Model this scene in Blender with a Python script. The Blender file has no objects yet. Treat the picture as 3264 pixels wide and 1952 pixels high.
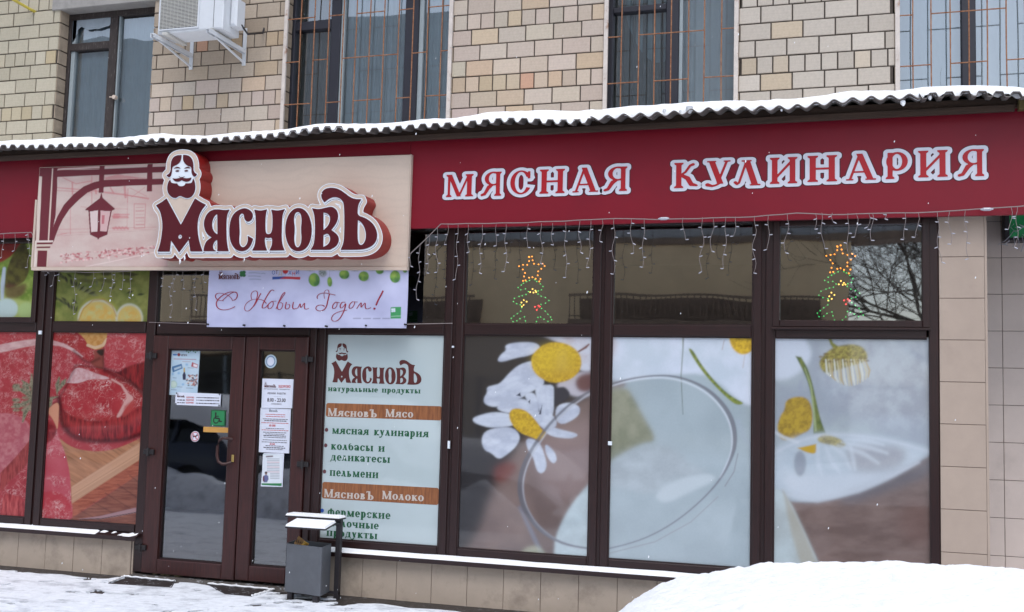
import bpy, math, random
import numpy as np
from mathutils import Matrix, Vector

random.seed(7)
rng = np.random.RandomState(11)
SC = bpy.context.scene
COL = SC.collection

# ------------------------------------------------------------------ camera
ZC = 1.62                                   # eye height
FPX, W0, H0 = 3462.2, 3264.0, 1952.0        # focal length measured in photograph pixels
YAW, PITCH, ROLL = .30493661, .08712137, .02717304
_cy, _sy, _cp, _sp = math.cos(YAW), math.sin(YAW), math.cos(PITCH), math.sin(PITCH)
_f = np.array([-_sy*_cp, _cy*_cp, _sp]); _r = np.array([_cy, _sy, 0.0]); _u = np.cross(_r, _f)
_r2 = math.cos(ROLL)*_r + math.sin(ROLL)*_u; _u2 = -math.sin(ROLL)*_r + math.cos(ROLL)*_u
RM = np.array([_r2, -_u2, _f])
cam_d = bpy.data.cameras.new('camera'); cam = bpy.data.objects.new('camera', cam_d); COL.objects.link(cam)
cam_d.sensor_width = 36; cam_d.lens = 36*FPX/W0; cam_d.clip_end = 600; cam_d.clip_start = .05
cam.matrix_world = Matrix(((_r2[0], _u2[0], -_f[0], 0), (_r2[1], _u2[1], -_f[1], 0), (_r2[2], _u2[2], -_f[2], ZC), (0, 0, 0, 1)))
SC.camera = cam
SC.render.resolution_x, SC.render.resolution_y = 1024, 612

# ------------------------------------------------------------------ daylight (overcast)
world = bpy.data.worlds.new('World'); SC.world = world; world.use_nodes = True
wn = world.node_tree; wn.nodes.clear()
wo = wn.nodes.new('ShaderNodeOutputWorld'); wb = wn.nodes.new('ShaderNodeBackground')
sky = wn.nodes.new('ShaderNodeTexSky'); sky.sky_type = 'NISHITA'; sky.sun_disc = False
sky.sun_elevation = math.radians(58); sky.sun_rotation = math.radians(165)
sky.air_density = 1.2; sky.dust_density = 1.5; sky.ozone_density = 2.0
hs = wn.nodes.new('ShaderNodeHueSaturation'); hs.inputs['Saturation'].default_value = .60
wn.links.new(sky.outputs[0], hs.inputs['Color']); wn.links.new(hs.outputs[0], wb.inputs[0]); wn.links.new(wb.outputs[0], wo.inputs[0])
wb.inputs[1].default_value = .15
sun_d = bpy.data.lights.new('sun', 'SUN'); sun = bpy.data.objects.new('sun', sun_d); COL.objects.link(sun)
sun_d.energy = .9; sun_d.angle = math.radians(40); sun_d.color = (1, .98, .96)
_az = math.radians(165); _el = math.radians(58)
_sd = Vector((math.sin(_az)*math.cos(_el), math.cos(_az)*math.cos(_el), math.sin(_el)))
sun.rotation_euler = _sd.to_track_quat('Z', 'Y').to_euler()
SC.view_settings.view_transform = 'Standard'; SC.view_settings.look = 'None'
SC.view_settings.exposure = 0.63; SC.view_settings.gamma = 1; SC.view_settings.use_curve_mapping = False
SC.cycles.use_denoising = True; SC.cycles.max_bounces = 8; SC.cycles.transparent_max_bounces = 12
SC.cycles.caustics_reflective = False; SC.cycles.caustics_refractive = False

# ------------------------------------------------------------------ where things stand
YF = 8.2      # shop front plane
YW = 9.2      # brick wall plane of the upper floor
YB = 8.08     # red fascia
YS = 8.045    # sign board
YL = 7.865    # raised logo

def at(x, y, Y=None, Z=None):
    """photograph pixel -> point on the plane y=Y (or z=Z)"""
    d = RM.T @ np.array([(x-1632)/FPX, (y-976)/FPX, 1.0])
    t = Y/d[1] if Y is not None else (Z-ZC)/d[2]
    return (d[0]*t, d[1]*t, d[2]*t+ZC)
def proj(X, Y, Z):
    X = np.asarray(X, float); Z = np.asarray(Z, float); Y = np.asarray(Y, float) + 0*X
    a = RM[0,0]*X + RM[0,1]*Y + RM[0,2]*(Z-ZC); b = RM[1,0]*X + RM[1,1]*Y + RM[1,2]*(Z-ZC); c = RM[2,0]*X + RM[2,1]*Y + RM[2,2]*(Z-ZC)
    return 1632+FPX*a/c, 976+FPX*b/c
def zp(ox, oy, sc):
    """measured on an enlarged crop of the photograph: crop pixel -> photograph pixel"""
    return lambda x, y: (ox+x/sc, oy+y/sc)
Z1 = zp(0, 0, 2.968); Z2 = zp(800, 0, 2.92); Z3 = zp(1600, 0, 2.92); Z4 = zp(2414, 0, 2.92); Z5 = zp(0, 450, 3.297)
Z6 = zp(480, 450, 2.955); Z7 = zp(1250, 450, 2.473); Z8 = zp(2264, 450, 2.473)
A1 = zp(0, 850, 2.969); A2 = zp(0, 1350, 2.466); A3 = zp(450, 1050, 3.298); A4 = zp(400, 1450, 2.956); A5 = zp(950, 1030, 1.9787)
A6 = zp(1400, 1000, 1.7455); A7 = zp(2350, 1000, 1.559); A8 = zp(640, 840, 3.65)
def on(zf, pts, Y):
    """crop points -> (x, z) on plane Y, keeping a corner flag"""
    out = []
    for p in pts:
        w = at(*zf(p[0], p[1]), Y=Y); out.append((w[0], w[2]) + ((1,) if len(p) > 2 else ()))
    return out

# ------------------------------------------------------------------ materials
def lin(c):
    c = np.asarray(c, float)/255; return np.where(c <= .04045, c/12.92, ((c+.055)/1.055)**2.4)
def C(r, g, b, k=1.0):
    l = np.minimum(lin((r, g, b))*k, .92); return (float(l[0]), float(l[1]), float(l[2]), 1)
MATS = {}
def mat(name, color, rough=.6, var=.12, vscale=6, bump=0, bscale=60, metal=0, spec=.5, stretch=None, dirt=None, attr=False, randcol=0, emit=None):
    m = bpy.data.materials.new(name); m.use_nodes = True; nt = m.node_tree; N = nt.nodes; L = nt.links
    p = N['Principled BSDF']; p.inputs['Roughness'].default_value = rough; p.inputs['Metallic'].default_value = metal
    p.inputs['Specular IOR Level'].default_value = spec
    tc = N.new('ShaderNodeTexCoord'); mp = N.new('ShaderNodeMapping'); L.new(tc.outputs['Object'], mp.inputs[0])
    if stretch: mp.inputs['Scale'].default_value = stretch
    if attr:
        at_ = N.new('ShaderNodeAttribute'); at_.attribute_name = 'Col'; base = at_.outputs['Color']
    else:
        rgb = N.new('ShaderNodeRGB'); rgb.outputs[0].default_value = color; base = rgb.outputs[0]
    if randcol:
        oi = N.new('ShaderNodeObjectInfo'); mx = N.new('ShaderNodeMix'); mx.data_type = 'RGBA'; mx.blend_type = 'MULTIPLY'; mx.inputs[0].default_value = 1
        L.new(base, mx.inputs[6]); L.new(oi.outputs['Color'], mx.inputs[7]); base = mx.outputs[2]
    if var:
        nz = N.new('ShaderNodeTexNoise'); nz.inputs['Scale'].default_value = vscale; nz.inputs['Detail'].default_value = 6; nz.inputs['Roughness'].default_value = .65
        L.new(mp.outputs[0], nz.inputs['Vector'])
        mr = N.new('ShaderNodeMapRange'); mr.inputs[1].default_value = .3; mr.inputs[2].default_value = .7; mr.inputs[3].default_value = 1-var; mr.inputs[4].default_value = 1+var
        L.new(nz.outputs['Fac'], mr.inputs[0])
        mx = N.new('ShaderNodeMix'); mx.data_type = 'RGBA'; mx.blend_type = 'MULTIPLY'; mx.inputs[0].default_value = 1
        L.new(base, mx.inputs[6]); L.new(mr.outputs[0], mx.inputs[7]); base = mx.outputs[2]
    if dirt:
        dcol, dscale, lo, hi, amt = dirt
        nz = N.new('ShaderNodeTexNoise'); nz.inputs['Scale'].default_value = dscale; nz.inputs['Detail'].default_value = 8; nz.inputs['Roughness'].default_value = .7
        L.new(mp.outputs[0], nz.inputs['Vector'])
        mr = N.new('ShaderNodeMapRange'); mr.inputs[1].default_value = lo; mr.inputs[2].default_value = hi; mr.inputs[3].default_value = 0; mr.inputs[4].default_value = amt
        L.new(nz.outputs['Fac'], mr.inputs[0])
        mx = N.new('ShaderNodeMix'); mx.data_type = 'RGBA'; L.new(mr.outputs[0], mx.inputs[0]); L.new(base, mx.inputs[6]); mx.inputs[7].default_value = dcol; base = mx.outputs[2]
    L.new(base, p.inputs['Base Color'])
    if bump:
        nz = N.new('ShaderNodeTexNoise'); nz.inputs['Scale'].default_value = bscale; nz.inputs['Detail'].default_value = 5
        L.new(mp.outputs[0], nz.inputs['Vector'])
        b = N.new('ShaderNodeBump'); b.inputs['Strength'].default_value = bump; b.inputs['Distance'].default_value = .01
        L.new(nz.outputs['Fac'], b.inputs['Height']); L.new(b.outputs[0], p.inputs['Normal'])
    if emit:
        p.inputs['Emission Color'].default_value = emit[0]; p.inputs['Emission Strength'].default_value = emit[1]
    MATS[name] = m; return m
def glass_mat(name, fac, tint=(.9, .93, .93, 1), rough=.0, wav=.02):
    m = bpy.data.materials.new(name); m.use_nodes = True; nt = m.node_tree; N = nt.nodes; L = nt.links
    N.remove(N['Principled BSDF']); out = N['Material Output']
    tr = N.new('ShaderNodeBsdfTransparent'); tr.inputs[0].default_value = tint
    gl = N.new('ShaderNodeBsdfGlossy'); gl.inputs['Roughness'].default_value = rough; gl.inputs['Color'].default_value = (.95, .97, 1, 1)
    tc = N.new('ShaderNodeTexCoord'); nz = N.new('ShaderNodeTexNoise'); nz.inputs['Scale'].default_value = 1.6; nz.inputs['Detail'].default_value = 1
    L.new(tc.outputs['Object'], nz.inputs['Vector'])
    b = N.new('ShaderNodeBump'); b.inputs['Strength'].default_value = wav; b.inputs['Distance'].default_value = .1
    L.new(nz.outputs['Fac'], b.inputs['Height']); L.new(b.outputs[0], gl.inputs['Normal'])
    mx = N.new('ShaderNodeMixShader'); lw = N.new('ShaderNodeFresnel'); lw.inputs['IOR'].default_value = 1.5
    ad = N.new('ShaderNodeMath'); ad.operation = 'ADD'; ad.inputs[1].default_value = fac-.04; L.new(lw.outputs[0], ad.inputs[0])
    L.new(ad.outputs[0], mx.inputs[0]); L.new(tr.outputs[0], mx.inputs[1]); L.new(gl.outputs[0], mx.inputs[2]); L.new(mx.outputs[0], out.inputs['Surface'])
    return m
def glossed(m, fac):
    nt = m.node_tree; N = nt.nodes; L = nt.links; gl = N.new('ShaderNodeBsdfGlossy'); gl.inputs['Roughness'].default_value = .04; mx = N.new('ShaderNodeMixShader'); mx.inputs[0].default_value = fac
    L.new(N['Principled BSDF'].outputs[0], mx.inputs[1]); L.new(gl.outputs[0], mx.inputs[2]); L.new(mx.outputs[0], N['Material Output'].inputs['Surface']); return m
def wood_mat(name, c1, c2, rough=.45, scale=(1, 1, 1), bump=.15):
    """laminate or timber grain running along the stretched axis"""
    m = mat(name, c1, rough=rough, var=.0); nt = m.node_tree; N = nt.nodes; L = nt.links; p = N['Principled BSDF']
    tc = N.new('ShaderNodeTexCoord'); mp = N.new('ShaderNodeMapping'); mp.inputs['Scale'].default_value = scale; L.new(tc.outputs['Object'], mp.inputs[0])
    nz = N.new('ShaderNodeTexNoise'); nz.inputs['Scale'].default_value = 8; nz.inputs['Detail'].default_value = 8; nz.inputs['Roughness'].default_value = .7; L.new(mp.outputs[0], nz.inputs['Vector'])
    mr = N.new('ShaderNodeMapRange'); mr.inputs[1].default_value = .35; mr.inputs[2].default_value = .65; L.new(nz.outputs['Fac'], mr.inputs[0])
    mx = N.new('ShaderNodeMix'); mx.data_type = 'RGBA'; L.new(mr.outputs[0], mx.inputs[0]); mx.inputs[6].default_value = c1; mx.inputs[7].default_value = c2
    L.new(mx.outputs[2], p.inputs['Base Color'])
    b = N.new('ShaderNodeBump'); b.inputs['Strength'].default_value = bump; b.inputs['Distance'].default_value = .004; L.new(nz.outputs['Fac'], b.inputs['Height']); L.new(b.outputs[0], p.inputs['Normal'])
    return m

M_BRICK = mat('brick', (1, 1, 1, 1), rough=.9, var=.10, vscale=9, bump=.35, bscale=90, randcol=1, dirt=(C(105, 95, 84), 14, .60, .78, .35))
M_MORTAR = mat('mortar', C(78, 70, 64), rough=.95, var=.3, vscale=30, bump=.5, bscale=120)
M_CONC = mat('concrete', C(150, 146, 142), rough=.9, var=.2, vscale=10, bump=.3, dirt=(C(95, 90, 84), 5, .5, .75, .5))
M_FRAME = wood_mat('brown_laminate', C(30, 14, 14), C(46, 21, 20), rough=.38, scale=(14, 14, .8))
M_FRAMEH = wood_mat('brown_laminate_rail', C(30, 14, 14), C(44, 21, 20), rough=.38, scale=(.8, 14, 14))
M_DOOR = wood_mat('door_laminate', C(44, 20, 19), C(68, 32, 29), rough=.4, scale=(14, 14, .7))
M_BLACKP = mat('dark_plastic', C(30, 26, 28), rough=.5, var=.1)
M_DARK = mat('dark_interior', C(48, 42, 38), rough=.8, var=.2, vscale=1.5)
M_GLASS = glass_mat('shop_glass', .27, rough=.018)
M_GLASSD = glass_mat('door_glass', .19, rough=.03)
M_GLASSU = glass_mat('flat_glass', .23, tint=(.86, .92, .95, 1), wav=.05)
M_TILE = mat('beige_tile', C(173, 155, 141), rough=.75, var=.07, vscale=3, bump=.12, bscale=200, dirt=(C(120, 105, 95), 1.7, .55, .8, .3))
M_TILEG = mat('lightened_grey_beige_tile', C(212, 196, 187), rough=.75, var=.06, vscale=3, bump=.12, bscale=200, dirt=(C(120, 110, 104), 1.7, .55, .8, .3))  # set-back wall tile, base colour lightened to offset the canopy's shade
M_PLINTH = mat('plinth_tile', C(182, 166, 150), rough=.75, var=.08, vscale=4, bump=.15, bscale=160, dirt=(C(84, 72, 62), 3, .52, .75, .5))
M_JOINT = mat('tile_joint', C(112, 100, 92), rough=.95, var=.2)
M_RED = mat('red_fascia', C(122, 13, 33), rough=.45, var=.05, vscale=1.2, spec=.35, dirt=(C(96, 16, 34), .8, .5, .8, .5))
M_REDSIDE = mat('red_sign_side', C(140, 28, 26), rough=.45, var=.06)
M_MAROON = mat('maroon_letter', C(82, 14, 26), rough=.35, var=.04)
M_WHITE = mat('white_plastic', C(224, 230, 238), rough=.4, var=.03)
M_LWHITE = mat('letter_white', C(206, 206, 216), rough=.5, var=.04)
M_LRED = mat('letter_red', C(166, 12, 28), rough=.45, var=.05)
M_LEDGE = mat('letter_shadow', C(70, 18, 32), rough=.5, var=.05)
M_CREAM = mat('cream_face', C(202, 183, 168), rough=.45, var=.05, vscale=5, dirt=(C(150, 120, 108), 3.5, .6, .85, .45))
M_PRINT = mat('printed_film', (1, 1, 1, 1), rough=.45, var=.03, vscale=60, attr=True)
M_FILM = glossed(mat('glazed_film', (1, 1, 1, 1), rough=.5, var=.03, vscale=60, attr=True), .085)
M_VINYL = mat('banner_vinyl', (1, 1, 1, 1), rough=.5, var=.03, vscale=8, attr=True)
M_SNOW = mat('snow', (.92, .93, .95, 1), rough=.85, var=.03, vscale=20, bump=.5, bscale=90, spec=.2)
M_RUST = mat('rusty_paint', C(150, 108, 78), rough=.8, var=.25, vscale=25, dirt=(C(120, 66, 36), 30, .42, .62, .9))
M_RUSTW = mat('peeling_white_paint', C(196, 186, 178), rough=.7, var=.12, vscale=14, dirt=(C(140, 92, 56), 9, .56, .68, .9))
M_SLATE = mat('corrugated_sheet', C(112, 106, 102), rough=.85, var=.2, vscale=8, bump=.3, bscale=60, dirt=(C(60, 56, 54), 6, .5, .7, .6))
M_BEAM = mat('dark_timber', C(62, 46, 36), rough=.85, var=.35, vscale=6, stretch=(.6, 8, 8), bump=.4, bscale=30)
M_BEAMO = mat('olive_timber', C(92, 80, 44), rough=.85, var=.3, vscale=6)
M_ACW = mat('ac_white', C(205, 208, 212), rough=.45, var=.05, vscale=4, dirt=(C(150, 150, 150), 5, .58, .8, .4))
M_ACG = mat('ac_grille', C(190, 188, 182), rough=.5, var=.04)
M_ACD = mat('ac_dark', C(70, 72, 74), rough=.6, var=.1)
M_GALV = mat('grey_steel_paint', C(92, 95, 101), rough=.5, var=.12, vscale=7, metal=.15, bump=.08, dirt=(C(80, 80, 84), 5, .5, .75, .5))
M_STEELD = mat('dark_steel', C(50, 46, 50), rough=.5, var=.15, metal=.2)
M_ASPH = mat('wet_asphalt', C(52, 46, 44), rough=.55, var=.35, vscale=18, bump=.5, bscale=120, dirt=(C(120, 122, 128), 22, .56, .66, .6))
M_MAT = mat('rubber_mat', C(38, 28, 26), rough=.8, var=.3, vscale=20, bump=.6, bscale=80, dirt=(C(200, 205, 212), 26, .60, .66, .8))
M_OLDW = mat('old_window_timber', C(52, 44, 42), rough=.8, var=.3, vscale=8, stretch=(6, 6, 1), bump=.3, dirt=(C(120, 114, 108), 16, .58, .66, .7))
M_CURT = mat('blue_grey_curtain', C(200, 214, 220), rough=.9, var=.08, vscale=3)
M_CURTW = mat('white_curtain', C(238, 244, 250), rough=.9, var=.05, vscale=3)
M_CURTD = mat('dim_curtain', C(120, 124, 122), rough=.9, var=.12, vscale=3)
M_NAVY = mat('window_frame_dark', C(36, 36, 46), rough=.5, var=.1)
M_GREYFR = mat('window_frame_grey', C(150, 160, 164), rough=.5, var=.08)
M_WIRE = mat('clear_wire', C(140, 130, 128), rough=.35, var=.05)
M_BULB = mat('clear_bulb', C(176, 176, 186), rough=.2, var=.0)
M_GREEN = mat('green_print', C(40, 128, 78), rough=.45, var=.05)
M_TGREEN = mat('text_green', C(20, 84, 52), rough=.45, var=.05)
M_TWOOD = wood_mat('printed_wood', C(112, 66, 40), C(158, 100, 60), rough=.45, scale=(9, 9, .6))
M_FILMM = glossed(mat('meat_film_print', (1, 1, 1, 1), rough=.6, var=.03, vscale=60, attr=True, spec=.15), .03)
M_PANELW = glossed(mat('panel_white', C(180, 194, 197), rough=.45, var=.02, vscale=2), .10)
M_TBROWN = mat('print_brown', C(84, 34, 34), rough=.45, var=.05)
M_TEXTD = mat('print_dark', C(50, 36, 44), rough=.5, var=.0)
M_TEXTR = mat('print_red', C(190, 46, 40), rough=.5, var=.0)
M_BLUE = mat('print_blue', C(36, 78, 160), rough=.5, var=.0)
M_BULLET = mat('bullet_brown', C(96, 56, 62), rough=.5, var=.0)
M_BRASS = mat('brass', C(190, 165, 100), rough=.35, metal=.7, var=.1)
M_YPIPE = mat('yellow_pipe', C(178, 160, 60), rough=.6, var=.15)
M_PAPER = mat('scrap_paper', C(190, 176, 140), rough=.8, var=.2, vscale=20)
def lamp(name, c, s): return mat(name, c, rough=.3, var=0, emit=(c, s))
L_OR = lamp('lit_orange', (1, .30, .02, 1), 2.2); L_GR = lamp('lit_green', (.03, .50, .10, 1), 1.3); L_RD = lamp('lit_red', (1, .04, .05, 1), 2)
L_YE = lamp('lit_yellow', (1, .60, .1, 1), 2)

# ------------------------------------------------------------------ object helpers
ORG = {}
def link(o, parent=None):
    COL.objects.link(o)
    if parent is not None: o.parent = parent
    return o
def thing(name, label, cat, loc=(0, 0, 0), group=None, kind=None):
    o = bpy.data.objects.new(name, None); o.empty_display_size = .1; o.location = loc; link(o); ORG[o.name] = Vector(loc)
    o['label'] = label; o['category'] = cat
    if group: o['group'] = group
    if kind: o['kind'] = kind
    return o
def org(o):
    while o is not None:
        if o.name in ORG: return ORG[o.name]
        o = o.parent
    return Vector((0, 0, 0))
def mesh(name, V, F, m, parent=None, smooth=False, colors=None):
    me = bpy.data.meshes.new(name); o_ = org(parent) if parent is not None else Vector((0, 0, 0))
    V = np.asarray(V, float).reshape(-1, 3) - np.array(o_)
    me.from_pydata(V.tolist(), [], F if isinstance(F, list) else F.tolist()); me.materials.append(m) if not isinstance(m, (list, tuple)) else [me.materials.append(q) for q in m]
    if smooth: me.polygons.foreach_set('use_smooth', [True]*len(me.polygons))
    if colors is not None:
        ca = me.color_attributes.new('Col', 'FLOAT_COLOR', 'POINT'); cc = np.ones((len(V), 4), np.float32); cc[:, :3] = colors; ca.data.foreach_set('color', cc.ravel())
    me.update(); o = bpy.data.objects.new(name, me); link(o, parent); return o
def tag(o, label=None, cat=None, group=None, kind=None):
    if label: o['label'] = label
    if cat: o['category'] = cat
    if group: o['group'] = group
    if kind: o['kind'] = kind
    return o
class MB:
    """collects geometry for one mesh"""
    def __init__(s): s.V = []; s.F = []
    def add(s, V, F):
        n = len(s.V); s.V += [tuple(v) for v in V]; s.F += [tuple(n+i for i in f) for f in F]; return s
    def box(s, x0, x1, y0, y1, z0, z1, bev=0):
        if bev:
            b = bev
            V = []; 
            for (y, i) in ((y0, b), (y0+b, 0), (y1, 0)):
                V += [(x0+i, y, z0+i), (x1-i, y, z0+i), (x1-i, y, z1-i), (x0+i, y, z1-i)]
            F = [(0, 1, 2, 3), (11, 10, 9, 8)]
            for k in (0, 4):
                for i in range(4): F.append((k+i, k+4+i, k+4+(i+1) % 4, k+(i+1) % 4))
            return s.add(V, F)
        V = [(x0, y0, z0), (x1, y0, z0), (x1, y1, z0), (x0, y1, z0), (x0, y0, z1), (x1, y0, z1), (x1, y1, z1), (x0, y1, z1)]
        return s.add(V, [(0, 3, 2, 1), (4, 5, 6, 7), (0, 1, 5, 4), (1, 2, 6, 5), (2, 3, 7, 6), (3, 0, 4, 7)])
    def hexa(s, P):
        return s.add(P, [(0, 3, 2, 1), (4, 5, 6, 7), (0, 1, 5, 4), (1, 2, 6, 5), (2, 3, 7, 6), (3, 0, 4, 7)])
    def tube(s, pts, r, n=6, caps=True):
        pts = [Vector(p) for p in pts]; rings = []
        rr = r if isinstance(r, (list, tuple)) else [r]*len(pts)
        up = Vector((0, 0, 1)); V = []; F = []
        for i, p in enumerate(pts):
            t = (pts[min(i+1, len(pts)-1)] - pts[max(i-1, 0)]); t = t.normalized() if t.length > 1e-9 else Vector((0, 0, 1))
            a = t.cross(up) if abs(t.dot(up)) < .95 else t.cross(Vector((1, 0, 0))); a.normalize(); b = t.cross(a)
            for k in range(n):
                an = 2*math.pi*k/n; V.append(p + (a*math.cos(an)+b*math.sin(an))*rr[i])
        for i in range(len(pts)-1):
            for k in range(n):
                F.append((i*n+k, i*n+(k+1) % n, (i+1)*n+(k+1) % n, (i+1)*n+k))
        if caps: F.append(tuple(range(n))); F.append(tuple(range((len(pts)-1)*n, len(pts)*n))[::-1])
        return s.add(V, F)
    def build(s, name, m, parent=None, smooth=False): return mesh(name, s.V, s.F, m, parent, smooth)
def box(name, x0, x1, y0, y1, z0, z1, m, parent=None, bev=0): return MB().box(x0, x1, y0, y1, z0, z1, bev).build(name, m, parent)

# ------------------------------------------------------------------ numpy noise
def vnoise(x, z, seed=0):
    xi = np.floor(x).astype(np.int64); zi = np.floor(z).astype(np.int64); fx = x-xi; fz = z-zi
    fx = fx*fx*(3-2*fx); fz = fz*fz*(3-2*fz)
    def h(a, b):
        n = (a*374761393 + b*668265263 + seed*1442695041) & 0xffffffff; n = ((n ^ (n >> 13))*1274126177) & 0xffffffff; return ((n ^ (n >> 16)) & 0xffff)/65535.0
    return (h(xi, zi)*(1-fx)+h(xi+1, zi)*fx)*(1-fz) + (h(xi, zi+1)*(1-fx)+h(xi+1, zi+1)*fx)*fz
def fbm(x, z, o=4, seed=0):
    s = 0; a = .5; t = 0
    for i in range(o): s = s + a*vnoise(x*2**i, z*2**i, seed+i*17); t += a; a *= .5
    return s/t
def worley(x, z, seed=0):
    xi = np.floor(x).astype(np.int64); zi = np.floor(z).astype(np.int64); f1 = np.full(x.shape, 9.0); f2 = np.full(x.shape, 9.0)
    def h(a, b, s):
        n = (a*374761393 + b*668265263 + (seed+s)*1442695041) & 0xffffffff; n = ((n ^ (n >> 13))*1274126177) & 0xffffffff; return ((n ^ (n >> 16)) & 0xffff)/65535.0
    for dx in (-1, 0, 1):
        for dz in (-1, 0, 1):
            px = xi+dx+h(xi+dx, zi+dz, 1); pz = zi+dz+h(xi+dx, zi+dz, 2); d = np.hypot(x-px, z-pz)
            f2 = np.minimum(f2, np.maximum(f1, d)); f1 = np.minimum(f1, d)
    return f1, f2

# ------------------------------------------------------------------ flat shapes from distance fields
def smooth_poly(pts, it=2):
    P = [(p[0], p[1], len(p) > 2) for p in pts]
    for _ in range(it):
        Q = []; n = len(P)
        for i in range(n):
            a, b = P[i], P[(i+1) % n]
            qa = (a[0]*.75+b[0]*.25, a[1]*.75+b[1]*.25, False); qb = (a[0]*.25+b[0]*.75, a[1]*.25+b[1]*.75, False)
            if a[2]: Q.append(a)
            else: Q.append(qa)
            if not b[2]: Q.append(qb)
            if a[2] and not b[2]: pass
        P = Q
    return [(p[0], p[1]) for p in P]
def sd_poly(pts):
    P = np.array([(p[0], p[1]) for p in pts], float)
    def f(x, z):
        d = np.full(x.shape, 1e9); ins = np.zeros(x.shape, bool)
        for i in range(len(P)):
            a, b = P[i], P[(i+1) % len(P)]; ex, ez = b-a; L2 = ex*ex+ez*ez
            if L2 < 1e-16: continue
            wx = x-a[0]; wz = z-a[1]; t = np.clip((wx*ex+wz*ez)/L2, 0, 1); d = np.minimum(d, (wx-ex*t)**2+(wz-ez*t)**2)
            c = ((a[1] <= z) != (b[1] <= z))
            if ez != 0: ins ^= c & (x < a[0]+(z-a[1])*ex/ez)
        d = np.sqrt(d); return np.where(ins, -d, d)
    return f
def sd_stroke(pts, w):
    P = np.array(pts, float); w = np.array(w if hasattr(w, '__len__') else [w]*len(P), float)/2
    def f(x, z):
        d = np.full(x.shape, 1e9)
        for i in range(len(P)-1):
            a, b = P[i], P[i+1]; ex, ez = b-a; L2 = max(ex*ex+ez*ez, 1e-16); wx = x-a[0]; wz = z-a[1]; t = np.clip((wx*ex+wz*ez)/L2, 0, 1)
            d = np.minimum(d, np.hypot(wx-ex*t, wz-ez*t)-(w[i]*(1-t)+w[i+1]*t))
        return d
    return f
def sd_ell(cx, cz, rx, rz):
    def f(x, z):
        u = (x-cx); v = (z-cz); k = np.sqrt((u/rx)**2+(v/rz)**2)+1e-9; g = np.sqrt((u/rx**2)**2+(v/rz**2)**2)+1e-9; return (k-1)*k/g
    return f
def U(*fs): return lambda x, z: np.minimum.reduce([f(x, z) for f in fs])
def SUB(a, *bs): return lambda x, z: np.maximum.reduce([a(x, z)]+[-b(x, z) for b in bs])
def INT(a, b): return lambda x, z: np.maximum(a(x, z), b(x, z))
def OFF(a, d): return lambda x, z: a(x, z)-d
def SHIFT(a, dx, dz): return lambda x, z: a(x-dx, z-dz)
def march(fn, x0, x1, z0, z1, h):
    nx = max(2, int(math.ceil((x1-x0)/h))); nz = max(2, int(math.ceil((z1-z0)/h)))
    xs = np.linspace(x0, x1, nx+1); zs = np.linspace(z0, z1, nz+1); X, Z = np.meshgrid(xs, zs)
    Fv = fn(X, Z); Fv[0, :] = np.maximum(Fv[0, :], 1e-5); Fv[-1, :] = np.maximum(Fv[-1, :], 1e-5); Fv[:, 0] = np.maximum(Fv[:, 0], 1e-5); Fv[:, -1] = np.maximum(Fv[:, -1], 1e-5)
    ins = Fv < 0; V = []; idx = {}; F = []; segs = []
    def vid(k, p):
        if k not in idx: idx[k] = len(V); V.append(p)
        return idx[k]
    full = ins[:-1, :-1] & ins[1:, :-1] & ins[:-1, 1:] & ins[1:, 1:]
    some = (ins[:-1, :-1] | ins[1:, :-1] | ins[:-1, 1:] | ins[1:, 1:]) & ~full
    for j in range(nz):
        row = full[j]; i = 0
        if row.any():
            while i < nx:
                if row[i]:
                    k = i
                    while k < nx and row[k]: k += 1
                    F.append((vid((0, i, j), (xs[i], zs[j])), vid((0, k, j), (xs[k], zs[j])), vid((0, k, j+1), (xs[k], zs[j+1])), vid((0, i, j+1), (xs[i], zs[j+1]))))
                    i = k
                else: i += 1
    for j, i in zip(*np.nonzero(some)):
        cs = [(i, j), (i+1, j), (i+1, j+1), (i, j+1)]; poly = []; cross = []
        for k in range(4):
            a, b = cs[k], cs[(k+1) % 4]; fa, fb = Fv[a[1], a[0]], Fv[b[1], b[0]]
            if fa < 0: poly.append(vid((0,)+a, (xs[a[0]], zs[a[1]])))
            if (fa < 0) != (fb < 0):
                t = fa/(fa-fb); key = (1,)+min(a, b)+max(a, b)
                v = vid(key, (xs[a[0]]*(1-t)+xs[b[0]]*t, zs[a[1]]*(1-t)+zs[b[1]]*t)); poly.append(v); cross.append((v, fa < 0))
        if len(poly) >= 3: F.append(tuple(poly))
        for q in range(len(cross)):
            if cross[q][1]: segs.append((cross[q][0], cross[(q+1) % len(cross)][0]))
    return V, F, segs
def plate(name, fn, bounds, h, y, depth, m, parent=None, side=None, mb=None):
    """a plate of real thickness cut to the shape of a distance field, face towards -y at depth y"""
    V, F, S = march(fn, *bounds, h); n = len(V)
    if n == 0: return None
    VV = [(a, y, b) for a, b in V]; FF = list(F); nf = len(FF)
    if depth > 0:
        VV += [(a, y+depth, b) for a, b in V]
        FF += [(b, a, a+n, b+n) for a, b in S]
    if mb is not None: mb.add(VV, FF); return mb
    o = mesh(name, VV, FF, [m, side] if side else m, parent)
    if side:
        mi = np.zeros(len(FF), np.int32); mi[nf:] = 1; o.data.polygons.foreach_set('material_index', mi)
    return o
def bounds_of(pts, pad): 
    xs = [p[0] for p in pts]; zs = [p[1] for p in pts]; return (min(xs)-pad, max(xs)+pad, min(zs)-pad, max(zs)+pad)

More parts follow.
